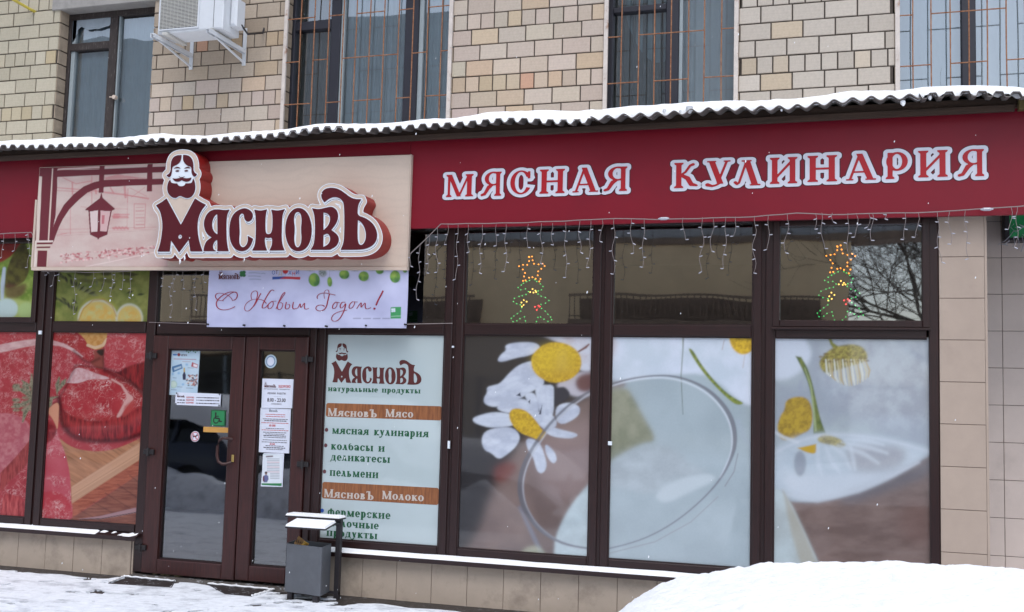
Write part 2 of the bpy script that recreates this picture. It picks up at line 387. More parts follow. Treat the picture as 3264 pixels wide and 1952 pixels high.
# ------------------------------------------------------------------ serif lettering
def glyph(ch, fat=1.0):
    """(advance, height, distance field); drawn for this scene, x-height 1, capitals 1.45"""
    low = ch.lower() == ch; H = 1.0 if low else 1.45; c = ch.lower()
    s = .23*fat*(1 if low else 1.12); t = .10*fat; e = .085; q = .085*(1 if low else 1.15); k = 1.0 if low else 1.3
    R = lambda a, b, c_, d: sd_poly([(a, c_), (b, c_), (b, d), (a, d)])
    def stem(x, z0=0, z1=H, b=1, tp=1, w=s):
        P = [R(x-w/2, x+w/2, z0, z1)]
        if b: P.append(sd_poly([(x-w/2-e, z0), (x+w/2+e, z0), (x+w/2+e, z0+q*.7), (x+w/2, z0+q*1.5), (x-w/2, z0+q*1.5), (x-w/2-e, z0+q*.7)]))
        if tp: P.append(sd_poly([(x-w/2-e, z1), (x+w/2+e, z1), (x+w/2+e, z1-q*.7), (x+w/2, z1-q*1.5), (x-w/2, z1-q*1.5), (x-w/2-e, z1-q*.7)]))
        return P
    def diag(a, b, w): 
        dx, dz = b[0]-a[0], b[1]-a[1]; ww = w/2*math.hypot(dx, dz)/max(abs(dz), 1e-3)
        return sd_poly([(a[0]-ww, a[1]), (a[0]+ww, a[1]), (b[0]+ww, b[1]), (b[0]-ww, b[1])])
    def ring(cx, cz, rx, rz, wx=s, wz=t): return SUB(sd_ell(cx, cz, rx, rz), sd_ell(cx, cz, rx-wx, rz-wz))
    def foot(x, w, z=0, up=1): return sd_poly([(x-w/2, z), (x+w/2, z), (x+w/2, z+up*q*.8), (x-w/2, z+up*q*.8)])
    x1 = e+s/2+.02
    if c == 'н': x2 = x1+.56*k; return x2+x1, H, U(*stem(x1), *stem(x2), R(x1, x2, H*.5-t*.6, H*.5+t*.6))
    if c == 'и': x2 = x1+.58*k; return x2+x1, H, U(*stem(x1), *stem(x2), sd_poly([(x1, .12*H), (x2, .82*H), (x2, .95*H), (x1, .25*H)]))
    if c == 'п': x2 = x1+.56*k; return x2+x1, H, U(*stem(x1), *stem(x2), R(x1, x2, H-q, H))
    if c == 'т': x2 = .46*k; return 2*x2, H, U(*stem(x2, tp=0), R(.04, 2*x2-.04, H-q, H), R(.04, .04+t*.8, H*.72, H), R(2*x2-.04-t*.8, 2*x2-.04, H*.72, H))
    if c == 'г': return x1+.5*k, H, U(*stem(x1), R(x1, x1+.45*k, H-q, H), R(x1+.45*k-t*.8, x1+.45*k, H*.72, H))
    if c == 'м':
        x2 = x1+.80*k; mx = (x1+x2)/2; return x2+x1, H, U(*stem(x1, w=t*1.3), *stem(x2), diag((x1+.03, H), (mx, .02), s*.85), diag((x2-.03, H), (mx, .02), t*1.1))
    if c == 'к':
        return x1+.66*k, H, U(*stem(x1), sd_stroke([(x1, H*.47), (x1+.22*k, H*.62), (x1+.38*k, H*.88), (x1+.48*k, H*.92)], [t, t*1.2, t*1.3, t*1.6]),
            sd_stroke([(x1+.10*k, H*.5), (x1+.30*k, H*.38), (x1+.42*k, H*.14), (x1+.60*k, H*.09)], [s*.7, s*.95, s*.9, t*1.2]))
    if c == 'л':
        x2 = .62*k; return x2+.26*k, H, U(diag((x2*.62, H), (x2+.02, 0), s), foot(x2*.62, s*1.6, H, -1), foot(x2+.02, s+2*e), sd_stroke([(.08, .14*H), (.14, .07*H), (.22, .12*H), (x2*.60, H*.93)], [t*1.5, t*1.2, t, t]))
    if c == 'д':
        x2 = .70*k; return x2+.30*k, H, U(R(x2-s/2, x2+s/2, 0, H), R(.28*k, x2, H-q, H), sd_poly([(.30*k, H), (.30*k+t, H), (.26*k, q), (.16*k, q)]), R(.03, x2+.24*k, 0, q*1.2), R(.03, .03+t*.9, -.26, q), R(x2+.24*k-t*.9, x2+.24*k, -.26, q))
    if c == 'а':
        if low:
            return .86, H, U(R(.50, .50+s, .0, .74), ring(.33, .29, .28, .29, s*.8, t), sd_stroke([(.12, .78), (.22, .93), (.42, .95), (.56, .86), (.61, .72)], [s*.8, t*1.2, t*1.2, s*.8, s]), R(.5, .80, 0, q))
        return 1.30, H, U(diag((.60, H*1.03), (1.05, 0), s), diag((.60, H*.98), (.22, 0), t*1.1), foot(1.05, s+2.2*e), foot(.22, t+2.4*e), R(.32, .92, .42, .42+t))
    if c == 'о': return .92*(1 if low else 1.3), H, ring(.46*(1 if low else 1.3), H/2, .42*(1 if low else 1.3), H*.52)
    if c == 'с':
        r = .42*(1 if low else 1.32); cx = r+.04; return 2*r+.02, H, U(SUB(ring(cx, H/2, r, H*.52), sd_poly([(cx+r*.25, H*.30), (cx+2*r, H*.18), (cx+2*r, H*.86), (cx+r*.25, H*.70)])), R(cx+r*.62, cx+r*.86, H*.66, H*.97))
    if c == 'е':
        return .86, H, U(SUB(ring(.44, .5, .40, .52), sd_poly([(.46, .24), (1.0, .16), (1.0, .44), (.46, .44)])), R(.15, .80, .44, .44+t))
    if c == 'р':
        if low: return x1+.66, H, U(*stem(x1, -.42, H), SUB(ring(x1+.24, .5, .36, .52), R(-1, x1, -2, 3)))
        return 1.22, H, U(*stem(.34, tp=0), ring(.66, H*.66, .50, H*.36, s*1.1, t*1.2), R(.34-s/2, .34+s/2, 0, H*.66))
    if c == 'в': return x1+.60, H, U(*stem(x1), SUB(ring(x1+.14, .76, .30, .26, s*.9, t), R(-1, x1, -2, 3)), SUB(ring(x1+.14, .27, .38, .28, s*.95, t), R(-1, x1, -2, 3)))
    if c == 'б': return .92, H, U(ring(.46, .46, .40, .48), sd_stroke([(.12, .55), (.14, .95), (.30, 1.22), (.52, 1.30), (.76, 1.44)], [s*.7, s*.6, t*1.3, t*1.3, t*1.8]))
    if c == 'ь': return x1+.62, H, U(*stem(x1), SUB(ring(x1+.14, .28*H, .38, .30*H, s*.95, t), R(-1, x1, -2, 3)))
    if c == 'ъ': return x1+1.1, H, U(*stem(x1+.22, tp=0), R(.05, x1+.22, H-q*1.2, H), R(.05, .05+t, H*.78, H), SUB(ring(x1+.44, .27*H, .46, .29*H, s, t), R(-1, x1+.22, -2, 3)))
    if c == 'ы': return x1+1.02, H, U(*stem(x1), SUB(ring(x1+.14, .28, .34, .30, s*.9, t), R(-1, x1, -2, 3)), *stem(x1+.80))
    if c == 'я':
        x2 = .76*k; return x2+x1, H, U(*stem(x2), SUB(ring(x2-.20*k, H*.72, .40*k, H*.29, s, t), R(x2, 9, -2, 3)), R(x2-.2*k, x2, H-q, H), sd_stroke([(.05, .05*H), (.17*k, .09*H), (.34*k, H*.36), (.48*k, H*.45)], [t*1.5, s*.7, s*.95, s*.7]))
    if c == 'у':
        x2 = .62*k; return x2+.26*k, H, U(diag((.22*k, H), (.50*k, .10), s), diag((x2+.08*k, H), (.42*k, 0 if low else .15), t*1.1), foot(.22*k, s+1.6*e, H, -1), foot(x2+.08*k, t+2.2*e, H, -1),
            sd_stroke([(.46*k, .12), (.36*k, -.16 if low else .02), (.24*k, -.32 if low else -.02), (.10*k, -.30 if low else .06)], [t*1.1, t*1.1, t*1.3, t*2.1]))
    if c == 'ф': return 1.24, H, U(*stem(.62, -.42, 1.35), ring(.40, .5, .34, .50, s*.9, t), ring(.84, .5, .34, .50, s*.9, t))
    if c == 'ч': x2 = .72; return x2+x1, H, U(*stem(x2), R(.20-s/2, .20+s/2, .62, H), foot(.2, s+2*e, H, -1), sd_stroke([(.20, .66), (.28, .46), (.48, .42), (x2, .50)], [s*.95, s*.8, t*1.2, t]))
    return .5, H, None
GC = {}
def glyph_flat(ch, off=0.0, h=.035, fat=1.0):
    key = (ch, off, h, fat)
    if key not in GC:
        adv, H, fn = glyph(ch, fat)
        GC[key] = (adv, ) + (march(OFF(fn, off), -.2-off, adv+.25+off, -.55-off, H+.25+off, h) if fn is not None else ([], [], []))
    return GC[key]
def serif_text(name, txt, x, z, size, y, m, parent, width=None, capk=1.0, thick=.0015, fat=1.0, slope=0, wordgap=.55):
    """one line of text as a thin applied layer; x,z is the left end of its base line"""
    adv = 0; items = []
    for ch in txt:
        if ch == ' ': adv += wordgap; continue
        a, V, F, S = glyph_flat(ch, 0, .04, fat); items.append((ch, adv, V, F)); adv += a+.06
    kx = (width/(adv-.06))/size if width else 1.0
    mb = MB()
    for ch, a, V, F in items: mb.add([(x+(a+u)*size*kx, y, z+w*size+(a+u)*size*kx*slope) for u, w in V], F)
    return mb.build(name, m, parent)
def font_text(name, txt, x, z, size, y, m, parent, width=None, bold=.0, align='LEFT', rotz=0):
    """small plain print, with Blender's own built-in font"""
    cu = bpy.data.curves.new('t', 'FONT'); cu.body = txt; cu.size = size; cu.offset = bold*size; cu.resolution_u = 2
    o = bpy.data.objects.new('t', cu); COL.objects.link(o); dg = bpy.context.evaluated_depsgraph_get(); me = bpy.data.meshes.new_from_object(o.evaluated_get(dg))
    n = len(me.vertices); co = np.zeros(n*3); me.vertices.foreach_get('co', co); co = co.reshape(-1, 3); F = [tuple(p.vertices) for p in me.polygons]
    bpy.data.objects.remove(o); bpy.data.meshes.remove(me); bpy.data.curves.remove(cu)
    if n == 0: return None
    w = co[:, 0].max()-co[:, 0].min(); k = width/w if width else 1; lx = co[:, 0]-co[:, 0].min()
    if align == 'CENTER': lx = lx-w/2
    lx = lx*k; lz = co[:, 1]
    ca, sa = math.cos(rotz), math.sin(rotz)
    return mesh(name, np.stack([x+lx*ca-lz*sa, np.full(n, y), z+lx*sa+lz*ca], 1), F, m, parent)

# ------------------------------------------------------------------ prints painted point by point
class Print:
    """a flat printed sheet on plane y: a fine grid whose points carry the ink"""
    def __init__(s, x0, x1, z0, z1, h, y, base, persp=None, slope=0):
        nx = int((x1-x0)/h)+1; nz = int((z1-z0)/h)+1; s.nx, s.nz = nx, nz
        s.X, s.Z = np.meshgrid(np.linspace(x0, x1, nx+1), np.linspace(z0, z1, nz+1)); s.y = y
        if slope: s.Z = s.Z + slope*(s.X-(x0+x1)/2)
        s.PX, s.PY = proj(s.X, persp or y, s.Z)      # same points as measured on the photograph
        s.C = np.tile(lin(base), s.X.shape+(1,)); s.zf = None
    def _mask(s, f, pts, soft):
        ox, oy = s.zf(0, 0); sc = 1/(s.zf(1, 0)[0]-ox); x = (s.PX-ox)*sc; y = (s.PY-oy)*sc
        return 1/(1+np.exp(np.clip(f(x, y)/max(soft, .4)*2.2, -30, 30))), x, y
    def put(s, f, col, soft=2, a=1.0, tex=None):
        ox, oy = s.zf(0, 0); sc = 1/(s.zf(1, 0)[0]-ox); x = (s.PX-ox)*sc; y = (s.PY-oy)*sc
        m = a/(1+np.exp(np.clip(f(x, y)/max(soft, .4)*2.2, -30, 30)))
        c = lin(col) if not callable(col) else col(x, y)
        s.C = s.C*(1-m[..., None]) + c*m[..., None]
    def poly(s, pts, col, soft=2, a=1.0, sm=2): s.put(sd_poly(smooth_poly(pts, sm) if sm else pts), col, soft, a)
    def ell(s, cx, cz, rx, rz, col, soft=2, a=1.0): s.put(sd_ell(cx, cz, rx, rz), col, soft, a)
    def curve(s, pts, w, col, soft=2, a=1.0):
        q = [(p[0], p[1], ww) for p, ww in zip(pts, w)]
        for _ in range(2):
            n = [q[0]]
            for i in range(len(q)-1): n += [tuple(q[i][k]*.75+q[i+1][k]*.25 for k in range(3)), tuple(q[i][k]*.25+q[i+1][k]*.75 for k in range(3))]
            q = n+[q[-1]]
        s.put(sd_stroke([(t[0], t[1]) for t in q], [t[2] for t in q]), col, soft, a)
    def stroke(s, pts, w, col, soft=2, a=1.0): s.put(sd_stroke(pts, w), col, soft, a)
    def build(s, name, m, parent, wave=None, k=1.0):
        nx, nz = s.nx, s.nz; Y = np.full(s.X.shape, s.y) + (wave(s.X, s.Z) if wave else 0)
        V = np.stack([s.X, Y, s.Z], -1).reshape(-1, 3)
        i = np.arange(nz)[:, None]*(nx+1)+np.arange(nx)[None, :]; F = np.stack([i, i+1, i+nx+2, i+nx+1], -1).reshape(-1, 4)
        return mesh(name, V, F, m, parent, smooth=bool(wave), colors=np.clip(s.C.reshape(-1, 3)*k, 0, .92))
def shade(c1, c2, sx, sy, seed=0, o=4, lo=.3, hi=.7):
    a, b = lin(c1), lin(c2)
    def f(x, y):
        n = np.clip((fbm(x/sx, y/sy, o, seed)-lo)/(hi-lo), 0, 1)[..., None]; return a*(1-n)+b*n
    return f
def marbled(c1, c2, vein, s=30, seed=0, w=.10, amt=.8, warp=.6):
    a, b, v = lin(c1), lin(c2), lin(vein)
    def f(x, y):
        u = x/s+warp*(fbm(x/s*1.3, y/s*1.3, 3, seed+5)-.5)*2; t = y/s+warp*(fbm(x/s*1.3+9, y/s*1.3, 3, seed+9)-.5)*2
        f1, f2 = worley(u, t, seed); g1, g2 = worley(u*2.3, t*2.3, seed+3)
        rd = np.exp(-((fbm(u*1.1+3, t*1.1, 4, seed+31)-.5)/(w*.22))**2); r2_ = np.exp(-((fbm(u*2.7+7, t*2.7, 3, seed+37)-.5)/(w*.30))**2)
        msk = np.clip(fbm(x/s/1.8, y/s/1.8, 2, seed+1)*3.2-1.1, 0, 1); e = .62*rd*msk + .42*r2_*msk + .45*np.exp(-((f2-f1)/(w*.7))**2)*np.clip(fbm(x/s/1.5+7, y/s/1.5, 2, seed+2)*3.4-1.5, 0, 1)
        n = fbm(x/s/1.5, y/s/1.5, 4, seed+7)[..., None]; base = a*(1-n)+b*n; e = np.clip(e*amt, 0, 1)[..., None]; return base*(1-e)+v*e
    return f

# =================================================================== GROUND
XL, XR = -14.0, 9.0
tag(box('ground', -300, 300, -300, 300, -.30, -.02, M_SNOW), kind='structure')
def pave():
    nx, ny = 90, 40; X, Y = np.meshgrid(np.linspace(XL, XR, nx+1), np.linspace(-2, 8.3, ny+1))
    Z = .004+.006*fbm(X*2, Y*2, 3, 4)
    V = np.stack([X, Y, Z], -1).reshape(-1, 3); i = np.arange(ny)[:, None]*(nx+1)+np.arange(nx)[None, :]
    return mesh('pavement', V, np.stack([i, i+1, i+nx+2, i+nx+1], -1).reshape(-1, 4), M_ASPH, None, True)
tag(pave(), kind='structure')

# snow trodden over the pavement: a thin real layer with holes, worn away along the wall and in front of the door
g1 = [at(*A2(850, 1277), Z=0), at(*A2(1030, 1212), Z=0), at(*A2(1372, 1262), Z=0), at(*A2(1345, 1308), Z=0)]
g2 = [at(*A4(780, 1240), Z=0), at(*A4(1425, 1288), Z=0), at(*A4(1190, 1358), Z=0), at(*A4(940, 1335), Z=0)]
M_SNOWG = mat('trodden_snow', (.84, .87, .92, 1), rough=.85, var=.10, vscale=14, bump=.9, bscale=40, spec=.2, stretch=(1, 1.3, 1), dirt=(C(112, 116, 128), 3.2, .50, .74, .75))
def snow_layer():
    m1 = sd_poly([p[:2] for p in g1]); m2 = sd_poly([p[:2] for p in g2])
    def f(x, y):
        u_ = x*.83+y*.56+.3*fbm(x*2, y*2, 2, 41); v_ = (y*.83-x*.56)*1.5+.3*fbm(x*2+5, y*2, 2, 43); n = fbm(u_*2.2, v_*2.2, 5, 3); n2 = fbm(u_*9, v_*9, 4, 8); 
        edge = y-8.09 + (fbm(x*3, y*3, 3, 5)-.5)*.16
        edge = np.where(x > -3.9, y-7.92+(fbm(x*4, y*4, 3, 15)-.5)*.14, edge)
        edge = np.where(x < -6.05, y-7.94+(fbm(x*4, y*4, 3, 25)-.5)*.14, edge)
        holes = (n2*.55+n*.45-.385)*.12 + np.clip(7.2-y, 0, 1)*.02                # thin places
        near = np.exp(-((x+5.0)/1.2)**2)*np.clip((y-7.0)/.9, 0, 1)
        holes = holes - near*.012
        holes = np.where(x > -3.6, holes+.03, holes)
        d = np.maximum(edge, -holes)
        return np.maximum.reduce([d, -m1(x, y)-.01+(n2-.5)*.05, -m2(x, y)-.01+(n2-.5)*.06])
    V, F, S = march(f, XL, 4.0, 5.0, 8.3, .022); n = len(V)
    z = lambda x, y: .018
    VV = [(a, b, z(a, b)) for a, b in V] + [(a, b, .0) for a, b in V]
    return mesh('snow_cover', VV, list(F)+[(a, b, b+n, a+n) for a, b in S], M_SNOWG)
tag(snow_layer(), kind='stuff')
def big_snow():
    nx, ny = 100, 60; X, Y = np.meshgrid(np.linspace(-40, 40, nx+1), np.linspace(-30, 5.12, ny+1))
    Z = .012+.05*fbm(X*.7, Y*.7, 4, 9)*np.clip((4.9-Y)/1.5, 0, 1); V = np.stack([X, Y, Z], -1).reshape(-1, 3); i = np.arange(ny)[:, None]*(nx+1)+np.arange(nx)[None, :]
    return mesh('snowfield', V, np.stack([i, i+1, i+nx+2, i+nx+1], -1).reshape(-1, 4), M_SNOWG, None, True)
tag(big_snow(), kind='structure')

# =================================================================== UPPER FLOOR
bld = thing('apartment_building', 'beige brick apartment house wall above the snow covered canopy', 'building', (-3, YW, 0))
WIN = [(-7.99, -6.81, 3.95, 5.60), (-5.31, -3.54, 3.95, 5.75), (-2.11, -.925, 3.95, 5.75), (.33, 2.10, 3.95, 5.75)]
TOPZ = 7.4
def wall_back():
    mb = MB(); xs = [-12.5]+[v for w in WIN for v in w[:2]]+[4.5]
    y0, y1 = YW+.012, YW+.45
    for a, b in zip(xs[0::2], xs[1::2]): mb.box(a+.012, b-.012, y0, y1, 3.2, TOPZ)
    for w in WIN:
        mb.box(w[0]+.004, w[1]-.004, y0+.001, y1, w[3]+.16, TOPZ); mb.box(w[0]+.004, w[1]-.004, y0+.001, y1, 3.2, w[2])
    return mb.build('wall', M_MORTAR, bld)
wall_back()
def brick_proto(L, nm, D=.05):
    b = .004; mb = MB(); H = .137
    mb.box(0, 1, 0, D, 0, 1); return mb
def brick_mesh():
    """unit brick with worn arrises; the copies stretch it to length"""
    V = []; bx, bz, b = .018, .03, .004
    for (y, ix, iz) in ((0, bx, bz), (b, 0, 0), (.055, 0, 0)):
        V += [(ix, y, iz), (1-ix, y, iz), (1-ix, y, 1-iz), (ix, y, 1-iz)]
    F = [(0, 1, 2, 3)]
    for k in (0, 4):
        for i in range(4): F.append((k+i, k+4+i, k+4+(i+1) % 4, k+(i+1) % 4))
    me = bpy.data.meshes.new('brick'); me.from_pydata(V, [], F); me.materials.append(M_BRICK); return me
BM = brick_mesh()
def brick_tone(x, z, header, cx):
    g = random.random(); base = np.array([184, 169, 155.]) + rng.normal(0, 3, 3)*.4 + rng.normal(0, 5)
    if x < -7.9: base = np.array([179, 170, 150.]) + rng.normal(0, 4)
    elif x < -5.2 and z > 4.6: base = np.array([168, 153, 136.]) + rng.normal(0, 7)
    if x > -.95: base = np.array([182, 172, 160.]) + rng.normal(0, 4)
    warm = .30 if header else .07
    if -3.6 < x < -2.0 and 4.35 < z < 4.72: warm = .75
    if g < warm: base = base + np.array([2, -6, -18.])*random.uniform(.2, 1.0)
    if header and random.random() < .05: base = np.array([190, 150, 126.])
    return C(*np.clip(base, 60, 235))
def lay_bricks():
    P = .1475; H = .137; z0 = 4.512-H/2-P*7; items = []
    segs = [(-12.4, -7.99), (-6.81, -5.31), (-3.54, -2.11), (-.925, .33), (2.10, 4.4)]
    rows = [(k, z0+k*P) for k in range(0, 27)]
    for (a, b) in segs:
        for k, z in rows:
            hdr = (k % 4 == 3); L = .12 if hdr else .25; J = .0115
            offs = {0: 0, 1: .131, 2: .045, 3: .02}[k % 4]
            x = math.floor((a-offs)/(L+J))*(L+J)+offs
            while x < b:
                xa, xb = max(x, a), min(x+L, b)
                if xb-xa > .035: items.append((xa, xb, z+random.uniform(-.0015, .0015), hdr))
                x += L+J
    for w in WIN:      # brickwork over the windows
        for k, z in rows:
            if z < w[3]+.17: continue
            L = .12 if k % 4 == 3 else .25; x = w[0]
            while x < w[1]-.03:
                xb = min(x+L, w[1]); items.append((x, xb, z, False)) if xb-x > .03 else None; x += L+.0115
    vis, rest = [], []
    for it in items:
        u, v = proj((it[0]+it[1])/2, YW, it[2]+.07)
        low = it[2]+H < 3.93
        (vis if (-40 < u < 3300 and v > -25 and not low) else rest).append(it + ((it[1]-it[0])*(1 if not low else .1),))
    vis.sort(key=lambda t: -min(t[4], .13)-.3*(t[2] > 3.98)); extra = vis[300:]; vis = vis[:300]
    for (xa, xb, z, hdr, _) in vis:
        o = bpy.data.objects.new('brick', BM); link(o, bld)
        o.location = Vector((xa, YW+random.uniform(-.002, .002), z))-ORG[bld.name]; o.scale = (xb-xa, 1, H*random.uniform(.985, 1)); o.color = brick_tone(xa, z, hdr, 0)
    mb = MB(); cols = []
    P0 = [v.co.copy() for v in BM.vertices]; FF = [tuple(p.vertices) for p in BM.polygons]
    M2 = mat('brick_far', (1, 1, 1, 1), rough=.9, var=.1, vscale=9, bump=.3, bscale=90, attr=True)
    for (xa, xb, z, hdr, _) in extra+rest:
        mb.add([(xa+p.x*(xb-xa), YW+p.y, z+p.z*H) for p in P0], FF); cols += [brick_tone(xa, z, hdr, 0)[:3]]*len(P0)
    tag(mesh('brickwork', mb.V, mb.F, M2, bld, colors=np.array(cols)), kind='stuff')
    print('bricks', len(vis), len(extra), len(rest))
lay_bricks()
# reveals: the brick ends that turn into the window openings
def reveal(x, side, z0, z1):
    mb = MB(); z = 4.512-.0685-.1475*4; k = 0
    for j in range(14):
        zz = z+j*.1475
        if zz+.137 > z1+.05: break
        mb.box(*( (x-.001, x+.010) if side < 0 else (x-.010, x+.001)), YW+.010, YW+.135, zz+.002, zz+.135)
    return mb.build('reveal', MR, bld)
MR = mat('reveal_brick', C(158, 142, 124), rough=.9, var=.2, vscale=12, bump=.3)
for w in WIN: reveal(w[0], -1, w[2], w[3]); reveal(w[1], 1, w[2], w[3])
for i, w in enumerate(WIN):
    box('lintel', w[0]-.09, w[1]+.09, YW-.02 if i == 0 else YW+.004, YW+.30, w[3]+.002, w[3]+.158, M_CONC, bld, bev=.006)
box('window_ledge', WIN[0][0], WIN[0][1], YW+.0, YW+.2, 3.86, 3.948, M_CONC, bld)

def curtain(x0, x1, z0, z1, y, m, parent, amp=.012, per=.06, seed=0):
    n = int((x1-x0)/.008); xs = np.linspace(x0, x1, n+1); ph = np.cumsum(.6+.8*vnoise(xs*9, xs*0, seed))*(2*math.pi*.008/per)
    V = []; 
    for z in (z0, (z0+z1)/2, z1):
        V += [(x, y+amp*math.sin(p+.3*z)+.004*math.sin(3.1*p), z) for x, p in zip(xs, ph)]
    F = [(r*(n+1)+i, r*(n+1)+i+1, (r+1)*(n+1)+i+1, (r+1)*(n+1)+i) for r in range(2) for i in range(n)]
    return mesh('curtain', V, F, m, parent, True)
def room(w):
    mb = MB(); a, b, c, d = w[0]-.3, w[1]+.3, w[2]-.3, w[3]+.3
    mb.add([(a, YW+.9, c), (b, YW+.9, c), (b, YW+.9, d), (a, YW+.9, d), (a, YW+.45, c), (b, YW+.45, c), (b, YW+.45, d), (a, YW+.45, d)], [(0, 1, 2, 3), (0, 4, 5, 1), (3, 2, 6, 7), (0, 3, 7, 4), (1, 5, 6, 2)])
    return mb.build('dark_room', M_DARK, bld)
for w in WIN: room(w)
yg = YW+.19
def window(w, frames, curtains, mf, transoms=(), greys=()):
    """frame, grey inner edges, pane and curtains in one opening"""
    fr = MB(); x0, x1, z0, z1 = w
    fr.box(x0+.003, x1-.003, yg-.05, yg+.05, z1-.06, z1-.002); fr.box(x0+.003, x1-.003, yg-.05, yg+.05, z0+.002, z0+.05)
    for a, b in frames: fr.box(a, b, yg-.052, yg+.05, z0+.05, z1-.06, .006)
    for a, b, c, d in transoms: fr.box(a, b, yg-.047, yg+.045, c, d, .005)
    f = fr.build('window_frame', mf, bld)
    for a, b in greys: box('glazing_bead', a, b, yg-.030, yg+.02, z0+.05, z1-.06, M_GREYFR, f)
    mesh('pane', [(x0+.01, yg, z0), (x1-.01, yg, z0), (x1-.01, yg, z1), (x0+.01, yg, z1)], [(0, 1, 2, 3)], M_GLASSU, f)
    for k, (a, b, c, d, m, amp, per) in enumerate(curtains): curtain(a, b, c, d, yg+.062+.02*k, m, f, amp, per, seed=k+int(abs(x0)*10))
    return f
def X1(x, y, zf=Z1, Y=YW+.15): return at(*zf(x, y), Y=Y)[0]
# left window: old timber with a dirty film torn at the top
xa, xb = X1(985, 1250), X1(1060, 1250)
w1 = window(WIN[0], [(-7.985, X1(655, 700)), (xa, xb)], [(-7.98, -6.82, 3.96, 5.58, M_CURT, .006, .10)], M_OLDW,
            transoms=[(X1(655, 430), xa, at(*Z1(830, 475), Y=YW+.15)[2], at(*Z1(830, 405), Y=YW+.15)[2])], greys=[(xb, xb+.018), (X1(660, 700)-.004, X1(690, 700))])
zt = at(*Z1(830, 270), Y=YW+.15)[2]; xq = X1(655, 430)
def torn():
    f = lambda x, z: np.maximum(sd_poly([(xq, zt-.16), (xa, zt+.02), (xa, 5.56), (xq, 5.56)])(x, z), -sd_poly(smooth_poly([(xq-.0, zt-.17), (xq+.07, zt-.10), (xq+.10, zt+.02), (xq+.13, zt+.03), (xq+.22, zt-.02), (xa-.03, zt-.0), (xa+.02, zt+.06), (xa+.03, zt-.3), (xq, zt-.3)], 1))(x, z)+(fbm(x*30, z*30, 3, 1)-.5)*.02)
    return plate('torn_film', f, (xq-.01, xa+.01, zt-.2, 5.57), .012, yg-.03, .004, mat('torn_film', C(150, 160, 168), rough=.8, var=.15, vscale=6), w1)
torn()
kn = MB(); kp = Vector(at(*Z1(1080, 920), Y=YW+.12)); kn.tube([kp+Vector((0, .03, 0)), kp+Vector((0, -.01, 0))], .022, 10); kn.tube([kp, kp+Vector((-.05, -.012, 0))], .006, 6)
kn.build('window_knob', M_CREAM, w1)
# window behind the second grille
m1, m2, m3, m4 = X1(735, 600, Z2), X1(830, 600, Z2), X1(1425, 600, Z2), X1(1550, 600, Z2)
zv = at(*Z2(550, 240), Y=YW+.15)[2]
window(WIN[1], [(-5.305, -5.27), (m1, m2-.01), (m3, m4), (-3.565, -3.545)], [(m2, m3, 3.96, 5.7, M_CURT, .012, .07), (m4, -3.55, 3.96, 5.7, M_CURT, .012, .06), (-5.28, m1, 3.96, 5.7, M_CURTD, .014, .08)], M_NAVY,
       transoms=[(-5.27, m1, zv-.045, zv+.045)], greys=[(m2-.008, m2+.03), (m4+.002, m4+.045)])
m1, m2 = X1(1525, 500, Z3), X1(1645, 500, Z3)
window(WIN[2], [(-2.105, -2.06), (m1, m2), (-.945, -.93)], [(m2+.02, -.93, 3.96, 5.7, M_CURTW, .016, .22), (-2.07, m1, 3.96, 5.7, M_CURTD, .012, .08)], M_NAVY,
       transoms=[(-2.06, m1, 5.13, 5.18)], greys=[(m2+.002, m2+.03)])
# drape caught back in the left half
dr = MB(); 
p0, p1, p2 = at(*Z3(1130, 150), Y=YW+.27), at(*Z3(1280, 480), Y=YW+.27), at(*Z3(1525, 590), Y=YW+.27)
dd = sd_poly(smooth_poly([(p0[0], 5.7, 1), (p0[0]+.005, p0[2]), (p1[0], p1[2]), (p2[0]-.1, p2[2]), (p2[0], p2[2]+.02, 1), (p2[0], 5.7, 1)], 2))
o = plate('tied_drape', dd, (p0[0]-.05, p2[0]+.05, p2[2]-.1, 5.75), .02, YW+.27, .006, mat('tied_drape', C(150, 166, 170), rough=.9, var=.15, vscale=4, stretch=(5, 1, 1)), bld)
m1, m2 = X1(1900, 500, Z4), X1(2035, 500, Z4)
window(WIN[3], [(.335, .37), (m1, m2), (1.42, 1.5), (2.06, 2.095)], [(.36, m1, 3.96, 5.7, M_CURT, .006, .3), (m2, 2.06, 3.96, 5.7, M_CURTW, .004, .4)], M_NAVY)

def grille(lab, w, zf, bars, levels, links, x_in, x_out, right=True):
    """rusty security grille: every bar and every short cross piece on its own"""
    Y = YW-.005; g = thing('window_grille', lab, 'window grille', (w[0], Y, 4.0), 'rusty grilles over the upper windows')
    zb, zt_ = 3.99, 5.72; f = MB()
    f.box(x_in, x_in+.036, Y-.012, Y+.012, zb, zt_); 
    if right: f.box(x_out-.036, x_out, Y-.012, Y+.012, zb, zt_)
    f.box(x_in+.036, x_out-.036, Y-.011, Y+.011, zt_-.03, zt_); f.box(x_in+.036, x_out-.036, Y-.011, Y+.011, zb, zb+.03)
    f.build('grille_frame', M_RUSTW, g)
    for b in bars:
        x = at(*zf(b[0], b[1]), Y=Y)[0]; mb = MB(); j = [random.uniform(-.003, .003) for _ in range(4)]
        mb.tube([(x+j[0], Y, zb+.03), (x+j[1], Y, 4.6), (x+j[2], Y, 5.2), (x+j[3], Y, zt_-.03)], .0058, 6); mb.build('vertical_bar', M_RUST, g)
    xs = [x_in+.036]+[at(*zf(b[0], b[1]), Y=Y)[0] for b in bars]+[x_out-.036]
    for lv, (z, li) in enumerate(zip(levels, links)):
        for a, b in li:
            dz = random.uniform(-.004, .004)
            MB().tube([(xs[a], Y-.006, z+dz), (xs[b], Y-.006, z+dz*.3)], .0052, 6).build('cross_bar', M_RUST, g)
    return g
